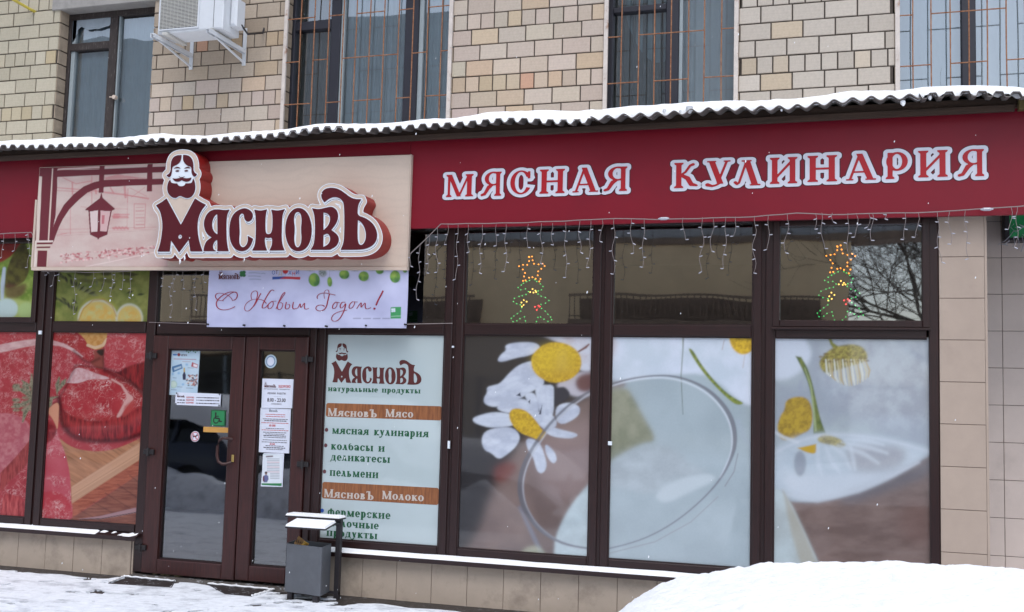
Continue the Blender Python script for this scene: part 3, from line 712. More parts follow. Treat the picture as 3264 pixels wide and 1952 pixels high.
zA = [at(*Z2(490, 175), Y=YW)[2], at(*Z2(650, 562), Y=YW)[2], at(*Z2(650, 962), Y=YW)[2]]
pat = [[(0, 2), (3, 4), (5, 7), (8, 9), (10, 12)], [(0, 1), (2, 3), (4, 8), (9, 10), (11, 12)]]
grille('rusty grille over the widest window, between the air conditioner and the middle brick pier', WIN[1], Z2, [(b, 300) for b in (462, 590, 725, 858, 978, 1106, 1238, 1375, 1505, 1642, 1775)],
       [zA[0]+.42, zA[0], zA[1], zA[2]], [pat[1], pat[0], pat[1], pat[0]], -5.305, -3.545)
z3a, z3b = at(*Z3(1060, 350), Y=YW)[2], at(*Z3(1060, 780), Y=YW)[2]
grille('rusty grille over the window with a tied back drape and white sheet', WIN[2], Z3, [(b, 500) for b in (1110, 1270, 1418, 1572, 1735, 1880, 2043)],
       [z3a+.43, z3a, z3b], [[(0, 2), (3, 5), (6, 8)], [(0, 1), (2, 6), (7, 8)], [(0, 2), (3, 5), (6, 8)]], -2.105, -.93)
z4a, z4b = at(*Z4(1390, 150), Y=YW)[2], at(*Z4(1390, 620), Y=YW)[2]
xs4 = [at(*Z4(b, 300), Y=YW)[0] for b in (1447, 1617, 1797, 1970, 2138, 2318)]; n4 = [(b, 300) for b in (1447, 1617, 1797, 1970, 2138, 2318, 2490, 2665, 2840)]
grille('rusty grille over the pale blue window at the right end of the wall', WIN[3], Z4, n4,
       [z4a+.43, z4a, z4b], [[(0, 2), (3, 5), (6, 8)], [(0, 1), (2, 6), (7, 9)], [(0, 2), (3, 5), (6, 8), (9, 10)]], .335, 2.09)

# yellow gas pipe, top left
yp = MB(); a_, b_ = Vector(at(*Z1(60, -40), Y=YW-.25)), Vector(at(*Z1(290, 92), Y=YW-.04)); yp.tube([a_+Vector((-.6, 0, .02)), a_, b_, b_+Vector((.02, .06, -.01))], .016, 8)
tag(yp.build('gas_pipe', M_YPIPE), 'thin yellow pipe end on the brick wall at the top left', 'pipe')

# =================================================================== AIR CONDITIONER
yA0, yA1 = 8.64, 8.94
bl = at(*Z1(1478, 305), Y=yA0); br = at(*Z1(2095, 278), Y=yA0); AX0, AX1, AZ0 = bl[0], br[0], (bl[2]+br[2])/2; AZ1 = AZ0+.56
ac = thing('air_conditioner', 'white outdoor air conditioner unit on brackets beside the left window', 'air conditioner', ((AX0+AX1)/2, yA1, AZ0))
cs = MB(); cs.box(AX0, AX1, yA0+.012, yA1, AZ0, AZ1, .012)
xg0, xg1 = at(*Z1(1515, 200), Y=yA0)[0], at(*Z1(1868, 200), Y=yA0)[0]; zg0 = AZ0+.035
case = cs.build('casing', M_ACW, ac)
fr = MB(); fr.box(xg0-.012, xg0, yA0-.004, yA0+.012, zg0-.012, AZ1-.03); fr.box(xg1, xg1+.012, yA0-.004, yA0+.012, zg0-.012, AZ1-.03); fr.box(xg0, xg1, yA0-.004, yA0+.012, zg0-.012, zg0); fr.box(xg0, xg1, yA0-.004, yA0+.012, AZ1-.042, AZ1-.03)
fr.build('grille_surround', M_ACW, case)
box('fan_opening', xg0, xg1, yA0+.004, yA0+.012, zg0, AZ1-.042, M_ACD, case)
gm = MB(); z = zg0+.008
while z < AZ1-.05:
    gm.box(xg0, xg1, yA0-.006, yA0+.002, z, z+.006); z += .0135
x = xg0+.03
while x < xg1: gm.box(x, x+.004, yA0-.001, yA0+.004, zg0, AZ1-.042); x += .04
gm.build('fan_grille', M_ACG, case)
# service cover on the right side, foot channels, pipes
sv = MB(); sv.box(AX1+.001, AX1+.075, yA0+.12, yA1-.03, AZ0+.06, AZ0+.33, .02); sv.build('valve_cover', M_ACW, case)
box('panel_seam', AX1-.10, AX1-.097, yA0+.009, yA0+.0125, AZ0+.02, AZ1-.02, M_ACD, case)
ft = MB(); ft.box(AX0+.08, AX0+.13, yA0-.02, yA1+.02, AZ0-.025, AZ0-.001); ft.build('foot_rail', M_ACG, ac)
ft = MB(); ft.box(AX1-.14, AX1-.09, yA0-.02, yA1+.02, AZ0-.025, AZ0-.001); ft.build('foot_rail', M_ACG, ac)
def bracket(x):
    f0, w0 = yA0-.09, YW-.004; z = AZ0-.028
    b = MB(); b.box(x-.02, x+.02, f0, w0, z-.005, z); b.box(x-.02, x-.015, f0, w0, z-.04, z-.005); b.box(x+.015, x+.02, f0, w0, z-.04, z-.005)
    b.box(x-.02, x+.02, w0-.006, w0, z-.16, z+.22); b.hexa([(x-.006, f0+.12, z-.045), (x+.006, f0+.12, z-.045), (x+.006, w0-.006, z-.14), (x-.006, w0-.006, z-.14), (x-.006, f0+.12, z-.033), (x+.006, f0+.12, z-.033), (x+.006, w0-.006, z-.118), (x-.006, w0-.006, z-.118)])
    b.build('bracket', M_ACW, ac)
bracket(at(*Z1(1560, 370), Z=AZ0-.03)[0]-.02); bracket(at(*Z1(2080, 350), Z=AZ0-.03)[0]+.02)
cbx = MB(); cbx.tube([(AX1+.07, yA1-.08, AZ0+.1), (AX1+.10, yA1, AZ0+.03), (AX1+.12, YW-.03, AZ0+.12), (AX1+.11, YW+.02, AZ0+.2)], .010, 6); cbx.build('coolant_pipe', M_BLACKP, ac)

# =================================================================== CANOPY
RX0, RX1 = -11.0, 3.6
can = thing('canopy', 'snow covered corrugated canopy roof running over the whole shop sign', 'canopy', (-3, YW, 3.7))
def eave_z(x): return 3.750 + .012*math.sin(x*1.7+1) + .011*math.sin(x*4.1) + .006*math.sin(x*7.7+2) 
def sheet(x0, x1, tilt, wavy, y_front, dz):
    pitch = .105 if not wavy else .125; n = int((x1-x0)/.0066); V = []; F = []; T = .007
    def prof(x):
        p = ((x/pitch) % 1); 
        if wavy: return .034*(.5+.5*math.cos(2*math.pi*p))
        return .034*min(1, max(0, (abs(p-.5)-.15)/.13))
    for yy, zz in ((y_front, 0), (YW-.01, .205)):
        for s in (0, 1):
            for i in range(n+1):
                x = x0+(x1-x0)*i/n; V.append((x, yy, eave_z(x)+tilt*(x-x0)+dz+zz+prof(x)-T*(1-s)))
    N = n+1
    for i in range(n):
        F += [(i, i+1, 2*N+i+1, 2*N+i)[::-1], (N+i, N+i+1, 3*N+i+1, 3*N+i), (i, i+1, N+i+1, N+i)]
    return mesh('corrugated_sheet', V, F, M_SLATE, can)
sheets = [(-11.0, -8.3, 0, 0), (-8.32, -5.68, 0, 0), (-5.70, -3.93, 0, 0), (-3.95, -1.86, 0, 0), (-1.88, -.66, 1, 1), (-.68, .46, 1, 1), (.44, 1.3, 0, 1), (1.28, 3.6, 0, 0)]
for i, (a, b, wv, far) in enumerate(sheets): sheet(a, b, [.004, -.004, .006, .002, -.004, .002, .01, 0][i], wv, 7.85-(.05 if far else 0)+.004*(i % 2), .0015*(i % 3))
def beam(nm, x0, x1, y0, y1, z0, z1, m): box(nm, x0, x1, y0, y1, z0, z1, m, can, bev=.004)
beam('fascia_board', RX0, 1.06, 7.965, 8.0, 3.692, 3.738, M_BEAM); beam('upper_board', RX0, 1.08, 8.002, 8.03, 3.742, 3.80, M_BEAM)
beam('end_board', 1.085, RX1, 7.955, 8.03, 3.70, 3.79, M_BEAMO)
beam('soffit_board', RX0, RX1, 8.034, YW-.02, 3.735, 3.76, M_BEAM)
x = RX0+.2
while x < RX1: beam('rafter', x, x+.05, 7.90, YW-.03, 3.765, 3.80, M_BEAM) if False else None; x += .9
def roof_snow():
    xs = np.arange(RX0, RX1, .022); ys = np.array([0, .012, .03, .06, .11, .2, .4, .8, 1.3]); V = []; F = []
    for j, d in enumerate(ys):
        for x in xs:
            thick = .022+.030*vnoise(np.array(x*.9), np.array(0.), 3)+.014*vnoise(np.array(x*4), np.array(1.), 4)+.006*vnoise(np.array(x*17), np.array(1.), 4)+.030*min(1, max(0, (x+3.2)/1.3))
            if x > .3: thick -= .02*min(1, (x-.3)/.8)
            wv = (-1.88 < x < 1.3); yf = 7.853+(.035*vnoise(np.array(x*6), np.array(2.), 5) if wv else .004)
            rnd = math.sqrt(max(0, 1-(1-min(d/.07, 1))**2)); zb = eave_z(x)+.030
            V.append((x, yf+d, zb+.20*d/1.3+.004+(thick+.0)*rnd*(1-.0*d)))
    n = len(xs)
    for j in range(len(ys)-1):
        for i in range(n-1): F.append((j*n+i, j*n+i+1, (j+1)*n+i+1, (j+1)*n+i))
    # front skirt pressed into the corrugations
    k = len(V)
    for x in xs:
        wv = (-1.88 < x < 1.3); pitch = .125 if wv else .105; p = (x/pitch) % 1
        lo = eave_z(x)+(.034*(.5+.5*math.cos(2*math.pi*p)) if wv else .034*min(1, max(0, (abs(p-.5)-.15)/.13)))
        lo += .018*vnoise(np.array(x*7), np.array(3.), 6) if wv else .001
        V.append((x, 7.853+(.035*vnoise(np.array(x*6), np.array(2.), 5) if wv else .004)-.001, lo))
    for i in range(n-1): F.append((k+i, k+i+1, i+1, i))
    return mesh('roof_snow', V, F, M_SNOW, None, True)
tag(roof_snow(), 'thick white snow lying along the corrugated canopy edge', 'snow', kind='stuff')
cl = MB()
for (zx, zy, r) in ((1745, 1030, .028), (1512, 1040, .014), (1660, 1045, .01)):
    p = Vector(at(*Z3(zx, zy), Y=7.83)); cl.tube([p+Vector((0, 0, r)), p, p+Vector((.003, 0, -r*.8))], [r*.9, r, r*.3], 8)
for (zx, zy, r) in ((225, 1030, .008), (1355, 965, .018), (1605, 915, .014)):
    p = Vector(at(*Z4(zx, zy), Y=7.83)); cl.tube([p+Vector((0, 0, r)), p, p+Vector((.003, 0, -r))], [r*.9, r, r*.3], 8)
tag(cl.build('snow_clumps', M_SNOW, None, True), kind='stuff')

# =================================================================== RED FASCIA WITH RAISED LETTERS
fas = thing('fascia_sign', 'long dark red shop fascia with white outlined Cyrillic lettering', 'sign', (-3, YB, 3.0))
fm = MB()
for a, b in ((-10.6, -3.45), (-3.449, 2.9)): fm.box(a, b, YB, YB+.025, 2.99, 3.755, .003)
fm.build('sign_panel', M_RED, fas)
fb = MB(); fb.box(-10.6, 2.9, YB+.026, YF-.004, 3.60, 3.735); fb.box(-10.6, 2.9, YB+.026, YF-.003, 3.005, 3.03); fb.build('sign_batten', M_BEAM, fas)
LET = [('М', (403, 668), Z7, 235, 470), ('Я', (675, 890), Z7, 213, 465), ('С', (907, 1118), Z7, 203, 452), ('Н', (1137, 1390), Z7, 193, 445), ('А', (1397, 1655), Z7, 180, 435), ('Я', (1640, 1882), Z7, 172, 428),
       ('К', (2195, 2440), Z7, 140, 403), ('У', (-68, 190), Z8, 125, 395), ('Л', (155, 428), Z8, 120, 385), ('И', (440, 718), Z8, 98, 370), ('Н', (735, 1032), Z8, 83, 355), ('А', (1038, 1340), Z8, 68, 343), ('Р', (1350, 1590), Z8, 55, 333), ('И', (1605, 1905), Z8, 42, 320), ('Я', (1915, 2192), Z8, 32, 315)]
SHARE = {}
for ch, (a, b), zf, t, bt in LET:
    x0 = at(*zf(a, (t+bt)/2), Y=YB)[0]; x1 = at(*zf(b, (t+bt)/2), Y=YB)[0]
    zb_ = at(*zf((a+b)/2, bt-3), Y=YB)[2]; zt_ = at(*zf((a+b)/2, t+3), Y=YB)[2]; pad = .028
    adv, H, fn = glyph(ch, .92)
    fl = march(fn, -.3, adv+.3, -.2, H+.2, .03); us = [p[0] for p in fl[0]]; vs = [p[1] for p in fl[0]]
    u0, u1, v0, v1 = min(us), max(us), min(vs), max(vs); sx = (x1-x0-2*pad)/(u1-u0); sz = (zt_-zb_-2*pad)/(v1-v0); s0 = (sx*sz)**.5
    for nm, off, y, m in (('letter_edge', .033/s0, YB-.0016, M_LEDGE), ('letter_outline', .027/s0, YB-.004, M_LWHITE), ('letter', 0, YB-.0065, M_LRED)):
        V, F, S = march(OFF(fn, off), -.3-off, adv+.35+off, -.3-off, H+.3+off, .026)
        mesh(nm, [(x0+pad+(p[0]-u0)*sx, y, zb_+pad+(p[1]-v0)*sz) for p in V], F, m, fas)

# =================================================================== SHOP FRONT
shop = thing('storefront', 'glazed shop front in dark brown frames with double entrance door', 'shop front', (-3, YF, 0))
YG = YF+.035
# mullions: (x0, x1, z0, z1) each built as two profiles with a groove between
def mullion(x0, x1, z0, z1, groove=True):
    mb = MB(); c = (x0+x1)/2
    if groove and x1-x0 > .12:
        mb.box(x0, c-.014, YF, YF+.08, z0, z1, .006); mb.box(c+.014, x1, YF, YF+.08, z0, z1, .006); mb.box(c-.014, c+.014, YF+.02, YF+.08, z0, z1)
        mb.box(x0-.012, x0, YF+.014, YF+.06, z0, z1); mb.box(x1, x1+.012, YF+.014, YF+.06, z0, z1)
    else: mb.box(x0, x1, YF, YF+.08, z0, z1, .006)
    return mb.build('mullion', M_FRAME, shop)
ZS, ZT0, ZT1, ZU = .385, 2.140, 2.226, 3.06
for a, b in ((-8.62, -8.47), (-10.1, -9.95)): mullion(a, b, ZS, ZU)
mullion(-7.154, -6.995, ZS, ZU); mullion(-5.974, -5.882, ZS-.33, ZU, False); mullion(-4.352, -4.212, .05, ZU)
mullion(-3.145, -2.993, ZS, ZU); mullion(-1.922, -1.776, ZS, ZU); mullion(-.703, -.555, ZS, ZU); mullion(.516, .582, ZS, ZU, False)
def rail(x0, x1, z0, z1, nm='transom'):
    mb = MB(); mb.box(x0+.013, x1-.013, YF+.004, YF+.076, z0, z1, .006); c = (z0+z1)/2
    mb.box(x0+.013, x1-.013, YF+.015, YF+.06, z1, z1+.009); mb.box(x0+.013, x1-.013, YF+.015, YF+.06, z0-.009, z0)
    return mb.build(nm, M_FRAMEH, shop)
BAYS = [(-8.47, -7.154), (-6.995, -5.974), (-4.212, -3.145), (-2.993, -1.922), (-1.776, -.703), (-.555, .516)]
for a, b in BAYS: rail(a, b, ZT0, ZT1); rail(a, b, ZS, .446, 'bottom_rail'); rail(a, b, 3.012, ZU, 'top_rail')
rail(-5.882, -4.352, 2.122, ZT1); rail(-5.882, -4.352, 3.012, ZU, 'top_rail')
# extra sashes: the far left fan light and the opening light of the right bay
def sash(x0, x1, z0, z1, w, m=M_FRAME):
    mb = MB(); y0, y1 = YF-.018, YF+.03
    mb.box(x0, x0+w, y0, y1, z0, z1, .005); mb.box(x1-w, x1, y0, y1, z0, z1, .005); mb.box(x0+w, x1-w, y0, y1, z0, z0+w, .005); mb.box(x0+w, x1-w, y0, y1, z1-w, z1, .005)
    return mb.build('sash', m, shop)
sash(-8.458, -7.166, 2.218, 3.01, .05); sash(-.562, .523, 2.215, 3.012, .050)
dr = MB(); dr.box(-.57, .53, YF-.03, YF-.012, 2.196, 2.214, .004); dr.build('drip_rail', M_FRAMEH, shop)
def pane(x0, x1, z0, z1, nm='glass_pane', y=YG, parent=None, m=None): 
    return mesh(nm, [(x0-.012, y, z0-.012), (x1+.012, y, z0-.012), (x1+.012, y, z1+.012), (x0-.012, y, z1+.012)], [(0, 1, 2, 3)], m or M_GLASS, parent or shop)
for a, b in BAYS: pane(a, b, .446, ZT0); pane(a, b, ZT1, 3.012)
pane(-5.882, -4.352, ZT1, 3.012)
rail(-9.95, -8.62, ZT0, ZT1); rail(-9.95, -8.62, ZS, .446, 'bottom_rail'); rail(-9.95, -8.62, 3.012, ZU, 'top_rail'); pane(-9.95, -8.62, .446, ZT0); pane(-9.95, -8.62, ZT1, 3.012)
box('end_wall', -10.6, -10.101, YF-.002, YF+.3, 0, 3.62, M_PLINTH, shop)
# interior seen through the clear upper lights and the door
box('interior_floor', -10.5, .9, YF+.09, 13, -.05, .03, mat('shop_floor', C(96, 92, 88), rough=.4, var=.15), shop)
ib = MB(); ib.add([(-10.5, 13, .03), (.9, 13, .03), (.9, 13, 3.3), (-10.5, 13, 3.3), (-10.5, YF+.085, .03), (.9, YF+.085, .03), (.9, YF+.085, 3.3), (-10.5, YF+.085, 3.3)], [(0, 1, 2, 3), (3, 2, 6, 7), (0, 3, 7, 4), (1, 5, 6, 2)])
ib.build('interior_wall', M_DARK, shop)
# air curtain box and door-side shelf inside, dimly visible
ct = MB(); ct.box(-5.7, -4.5, 9.4, 9.9, .03, 1.0, .01); ct.box(-5.9, -4.4, 8.6, 8.8, 2.3, 2.55, .01); ct.build('interior_counter', mat('counter', C(88, 80, 74), rough=.5), shop)

# sills: metal flashing with snow
def sill(x0, x1):
    mb = MB(); mb.hexa([(x0, YF-.075, .352), (x1, YF-.075, .352), (x1, YF+.01, .372), (x0, YF+.01, .372), (x0, YF-.075, .358), (x1, YF-.075, .358), (x1, YF+.002, .384), (x0, YF+.002, .384)])
    mb.box(x0, x1, YF-.079, YF-.0755, .325, .360); return mb.build('sill', M_FRAMEH, shop)
sill(-10.4, -5.905); sill(-4.20, .595)
def sill_snow(x0, x1, fade=None):
    xs = np.arange(x0, x1, .03); V = []; F = []
    for d in (0, .008, .03, .07):
        for x in xs:
            h = (.003+.008*float(fbm(np.array(x*3), np.array(0.), 3, 2)))*(0 if d == 0 else (.7 if d < .01 else 1))
            if fade and x > fade: h *= (1 if float(vnoise(np.array(x*28), np.array(d*40), 3)) > .6 else -.5)
            V.append((x, YF-.074+d, .359+.33*d+h))
    n = len(xs)
    for j in range(3):
        for i in range(n-1): F.append((j*n+i, j*n+i+1, (j+1)*n+i+1, (j+1)*n+i))
    return mesh('sill_snow', V, F, M_SNOW, None, True)
tag(sill_snow(-10.4, -5.93, -6.35), 'thin snow strip on the sill left of the door', 'snow', kind='stuff'); tag(sill_snow(-4.18, .58), 'thin snow strip on the sill right of the bin', 'snow', kind='stuff')

# plinth tiles under the sills
def tiles(nm, x0, x1, z0, z1, w, h, y, m, parent, xo=0, zo=0, back=True, joint=.004):
    if back: box('wall_bed', x0+.001, x1-.001, y+.006, y+.12, z0, z1, M_JOINT, parent)
    me = {}
    z = zo
    while z > z0: z -= h
    while z < z1-.01:
        x = xo
        while x > x0: x -= w
        while x < x1-.01:
            a, b, c, d = max(x, x0)+joint/2, min(x+w, x1)-joint/2, max(z, z0)+joint/2, min(z+h, z1)-joint/2
            if b-a > .015 and d-c > .015:
                o = box(nm, a, b, y+random.uniform(-.001, .0012), y+.02, c, d, m, parent, bev=.002)
            x += w
        z += h
pl = thing('plinth_wall', 'low beige tiled plinth under the shop windows', 'wall', (-3, YF, 0))
tiles('tile', -10.4, -5.99, -.02, .345, .30, .60, YF, M_PLINTH, pl, xo=-6.0, zo=-.02)
tiles('tile', -4.19, .58, -.06, .345, .30, .60, YF, M_PLINTH, pl, xo=-4.09, zo=-.06)
box('end_tile', -5.989, -5.975, YF+.001, YF+.1, -.02, .345, M_PLINTH, pl)
# tiled pier and the set back tiled wall on the right
pr = thing('tiled_pier', 'beige tiled pier at the right end of the windows', 'wall', (.7, YF, 0))
zj = [.658-.294*2, ]
tiles('tile', .584, .884, 0, 3.3, .30, .2945, YF, M_TILE, pr, xo=.584, zo=.658-.2945*3)
box('pier_side', .884, .90, YF+.001, YW+.01, 0, 3.3, M_TILE, pr)
rw = thing('tiled_wall', 'set back greyish tiled wall at the right edge', 'wall', (1.5, YW, 0))
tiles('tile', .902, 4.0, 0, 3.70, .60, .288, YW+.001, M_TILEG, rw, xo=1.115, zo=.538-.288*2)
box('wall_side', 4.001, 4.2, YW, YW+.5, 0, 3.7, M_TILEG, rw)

# doorstep and gratings
ds = MB(); ds.hexa([(-5.97, 8.12, -.02), (-4.22, 8.12, -.02), (-4.22, 8.30, -.02), (-5.97, 8.30, -.02), (-5.96, 8.14, .036), (-4.23, 8.14, .034), (-4.23, 8.30, .040), (-5.96, 8.30, .040)])
tag(ds.build('doorstep', mat('doorstep_concrete', C(86, 80, 76), rough=.7, var=.35, vscale=14, bump=.6, bscale=60, dirt=(C(205, 210, 216), 16, .57, .62, .9))), 'low worn concrete doorstep speckled with snow', 'doorstep')
def mat_pit(P, lab):
    t = thing('foot_grating', lab, 'grating', (float(np.mean([p[0] for p in P])), float(np.mean([p[1] for p in P])), 0), 'sunken foot gratings before the door')
    P = [Vector((p[0], min(p[1], 8.115), .004)) for p in P]; c = sum(P, Vector())/4
    mb = MB(); q = [c+(p-c)*.97 for p in P]; mb.hexa([v+Vector((0, 0, .003)) for v in q]+[v+Vector((0, 0, .011)) for v in q]); mb.build('rubber_mat', M_MAT, t)
    e = MB()
    for i in range(4):
        a, b = P[i], P[(i+1) % 4]; e.tube([a+Vector((0, 0, .012)), b+Vector((0, 0, .012))], .007, 4)
    e.build('edge_angle', M_STEELD, t)
    s = MB()
    for i in ((0, 1), (1, 2)): a, b = P[i[0]], P[i[1]]; n = 14; s.tube([a.lerp(b, k/n)+Vector((0, .002, .021+.003*math.sin(k*2.3))) for k in range(n+1)], [.007+.003*abs(math.sin(k*1.7)) for k in range(n+1)], 6)
    s.build('snow_edging', M_SNOW, t, True)
mat_pit(g1, 'sunken dark foot mat at the left half of the door'); mat_pit(g2, 'sunken dark foot mat beside the litter bin')
sp = MB(); c = Vector(at(*A4(330, 1130), Z=.040))
for k in range(7):
    a = c+Vector((.045*k-.08, .01*math.sin(k*2), .004+.008*abs(math.sin(k*1.9)))); sp.tube([a, a+Vector((.03, .012*math.cos(k), .008)), a+Vector((.055, -.006, .002))], [.010, .019, .006], 6)
tag(sp.build('crumpled_wrapper', M_PAPER, None), 'small crumpled yellowish scrap by the door sill', 'litter')

# ------------------------------------------------------------------ doors
def door(lab, x0, x1, gx0, gx1, z0, z1, gz0, gz1, hinges, handle):
    mb = MB(); y0, y1 = YF-.022, YF+.045
    mb.box(x0, gx0, y0, y1, z0, z1, .007); mb.box(gx1, x1, y0, y1, z0, z1, .007); mb.box(gx0, gx1, y0+.001, y1, z0, gz0, .007); mb.box(gx0, gx1, y0+.001, y1, gz1, z1, .007)
    d = mb.build('door', M_DOOR, shop); d['label'] = lab
    bd = MB(); w = .012; yb = YF+.002
    bd.box(gx0, gx0+w, yb, yb+.03, gz0, gz1); bd.box(gx1-w, gx1, yb, yb+.03, gz0, gz1); bd.box(gx0+w, gx1-w, yb, yb+.03, gz0, gz0+w); bd.box(gx0+w, gx1-w, yb, yb+.03, gz1-w, gz1); bd.build('glazing_bead', M_FRAME, d)
    pane(gx0+.01, gx1-.01, gz0+.01, gz1-.01, 'door_glass', YG-.01, d, M_GLASSD)
    for (hx, hz) in hinges:
        h = MB(); h.box(hx-.052, hx+.052, YF-.045, YF-.022, hz-.022, hz+.022, .004); h.tube([(hx, YF-.045, hz-.035), (hx, YF-.045, hz+.035)], .012, 8); h.build('hinge', M_BLACKP, d)
    if handle:
        (hx, hz0, hz1, hx1) = handle; y = YF-.085
        pts = [(hx1, YF-.02, hz1-.01), (hx1-.01, y, hz1), (hx+.05, y, hz1), (hx+.015, y, hz1-.02), (hx, y, hz1-.07), (hx, y, hz0+.07), (hx+.015, y, hz0+.02), (hx+.05, y, hz0), (hx1-.01, y, hz0), (hx1, YF-.02, hz0+.01)]
        h = MB(); h.tube(pts, .013, 8); h.build('handle', M_DOOR, d, True)
    return d
h1 = lambda x, y: (at(*A3(x, y), Y=YF)[0], at(*A3(x, y), Y=YF)[2])
hh = (at(*A3(800, 1280), Y=YF-.085)[0], at(*A3(880, 1418), Y=YF-.085)[2], at(*A3(880, 1145), Y=YF-.085)[2], at(*A3(965, 1150), Y=YF)[0])
dl = door('wider left door leaf with handle and dark glass', -5.876, -4.962, -5.722, -5.085, .055, 2.108, .178, 1.992, [(-5.878, 1.93), h1(105, 1288), (-5.878, .27)], hh)
dR = door('narrower right door leaf', -4.952, -4.357, -4.822, -4.478, .060, 2.110, .185, 1.996, [(-4.352, 1.92), (-4.352, 1.05), (-4.352, .27)], None)
lk = MB(); p = at(*A3(960, 1358), Y=YF-.03); lk.box(p[0]-.011, p[0]+.011, YF-.034, YF-.023, p[2]-.03, p[2]+.03, .004); lk.build('lock', M_BRASS, dl)
# little contact sensors on the frames
for (u, v), w, h in ((A1(378, 625), .032, .034), (A6(53, 730), .018, .062), (A6(950, 722), .03, .03), (A6(76, 185), .016, .016)):
    q = at(u, v, Y=YF-.01); box('alarm_sensor', q[0]-w/2, q[0]+w/2, YF-.014, YF-.001, q[2]-h/2, q[2]+h/2, M_WHITE, shop, bev=.002)

# =================================================================== FILMS BEHIND THE GLASS
YP = YG-.006
def film_thing(name, lab, cat, x, z, group=None): return thing(name, lab, cat, (x, YP, z), group)
# ---- meat photo films
def meat(pr):
    pr.zf = A1; RED, PNK, DRK, VN = (176, 62, 74), (196, 88, 96), (120, 30, 42), (232, 196, 198)
    m1 = marbled(RED, PNK, VN, 70, 2, .13, .75); m2 = marbled((186, 72, 84), (168, 52, 62), VN, 26, 5, .2, .7, 1.0); m3 = marbled((150, 40, 48), (186, 66, 70), VN, 60, 9, .12, .8); dk = shade((96, 22, 32), (160, 44, 50), 14, 90, 3)
    pr.put(lambda x, y: y*0-1, m1)
    pr.poly([(-200, 800, 1), (0, 800), (200, 790), (340, 770), (470, 800), (470, 1500), (-200, 1500)], m2, 3)
    pr.poly([(470, 610, 1), (720, 620, 1), (800, 680), (830, 760), (930, 800), (930, 870), (850, 910), (790, 890), (700, 800), (470, 720)], m3, 3)
    pr.stroke([(-60, 790), (60, 765), (180, 740), (340, 715), (500, 722), (600, 745), (690, 790), (780, 850)], [70, 76, 68, 58, 44, 34, 26, 12], shade((226, 206, 206), (208, 176, 180), 40, 30, 4), 4)
    pr.poly([(470, 740), (640, 770), (780, 880), (900, 940), (1000, 980), (900, 1040), (700, 1200), (450, 1250)], m2, 6, .9)
    # lemon and board glimpse
    pr.poly([(730, 618, 1), (1020, 622, 1), (1005, 700), (980, 770), (900, 790), (840, 760), (800, 680)], shade((214, 178, 110), (196, 150, 80), 30, 30, 6), 3)
    pr.stroke([(830, 745), (900, 770), (975, 745), (1010, 690)], 26, (226, 210, 176), 3, .9)
    pr.poly([(880, 800, 1), (990, 780, 1), (985, 960), (960, 985), (840, 915), (900, 870)], (150, 84, 74), 6)
    pr.poly([(900, 795), (985, 775), (980, 840), (950, 850)], (58, 46, 40), 6)
    # right cube
    pr.poly([(1020, 622, 1), (1500, 622, 1), (1500, 1200, 1), (1350, 1160), (1180, 1060), (1000, 1000), (978, 880), (1000, 740)], m1, 3)
    pr.poly([(1000, 990), (1100, 1010), (1180, 960), (1280, 920), (1500, 880), (1500, 1250), (1330, 1180), (1200, 1060), (1080, 1030)], dk, 8)
    # front fillet
    pr.poly([(560, 1250, 1), (600, 1170), (650, 1080), (720, 940), (800, 930), (900, 960), (1100, 1000), (1220, 1080), (1320, 1180), (1400, 1300), (1400, 1500), (1300, 1560), (1000, 1620), (700, 1600), (560, 1500)], m3, 3)
    pr.poly([(560, 1240), (640, 1120), (800, 1060), (1000, 1060), (1150, 1120), (1230, 1220), (1180, 1330), (1080, 1420), (850, 1440), (650, 1400)], marbled((190, 70, 78), (168, 48, 58), (236, 206, 204), 62, 21, .13, 1.0, .9), 6)
    pr.poly([(630, 1100, 1), (700, 960), (780, 960), (900, 1010), (1060, 1060), (980, 1070), (860, 1060), (740, 1110)], shade((226, 206, 210), (210, 170, 176), 24, 24, 8), 4)
    pr.stroke([(1060, 1070), (1150, 1120), (1200, 1200), (1230, 1250), (1180, 1320), (1120, 1420)], [14, 18, 26, 60, 44, 30], (226, 192, 188), 5, .9)
    pr.poly([(560, 1260), (620, 1390), (760, 1450), (1000, 1470), (1200, 1400), (1400, 1280), (1420, 1560), (1200, 1650), (900, 1660), (660, 1600), (580, 1480)], shade((110, 22, 34), (176, 54, 60), 12, 110, 31), 8)
    pr.poly([(1180, 1320, 1), (1260, 1260), (1290, 1290), (1220, 1400), (1150, 1440)], (190, 80, 78), 8, .7)
    for L_, w_, a_ in (([(560, 1250), (575, 1480), (660, 1600), (800, 1650), (1000, 1655), (1200, 1640), (1400, 1560)], 44, .75), ([(470, 1240), (560, 1250), (640, 1110), (710, 950)], 16, .6), ([(720, 935), (900, 950), (1100, 990), (1230, 1080), (1330, 1180), (1420, 1290)], 18, .6), ([(1000, 985), (1100, 1040), (1240, 1100), (1360, 1200)], 40, .6), ([(980, 780), (975, 880), (990, 980)], 18, .6), ([(700, 800), (790, 890), (850, 915), (940, 870)], 22, .65), ([(470, 1330), (520, 1290), (560, 1300)], 30, .5)):
        pr.curve(L_, [w_]*len(L_), (62, 12, 20), 14, a_)
    pr.poly([(600, 1440), (800, 1500), (1000, 1500), (1250, 1420), (1400, 1330), (1400, 1400), (1200, 1500), (950, 1560), (700, 1540)], (196, 84, 84), 26, .35)
    # lower left pieces
    pr.poly([(-200, 1400), (60, 1380), (200, 1420), (290, 1500), (290, 1700), (200, 1790), (0, 2050), (-200, 2100)], shade((204, 138, 146), (186, 104, 118), 30, 30, 10), 5)
    pr.zf = A2
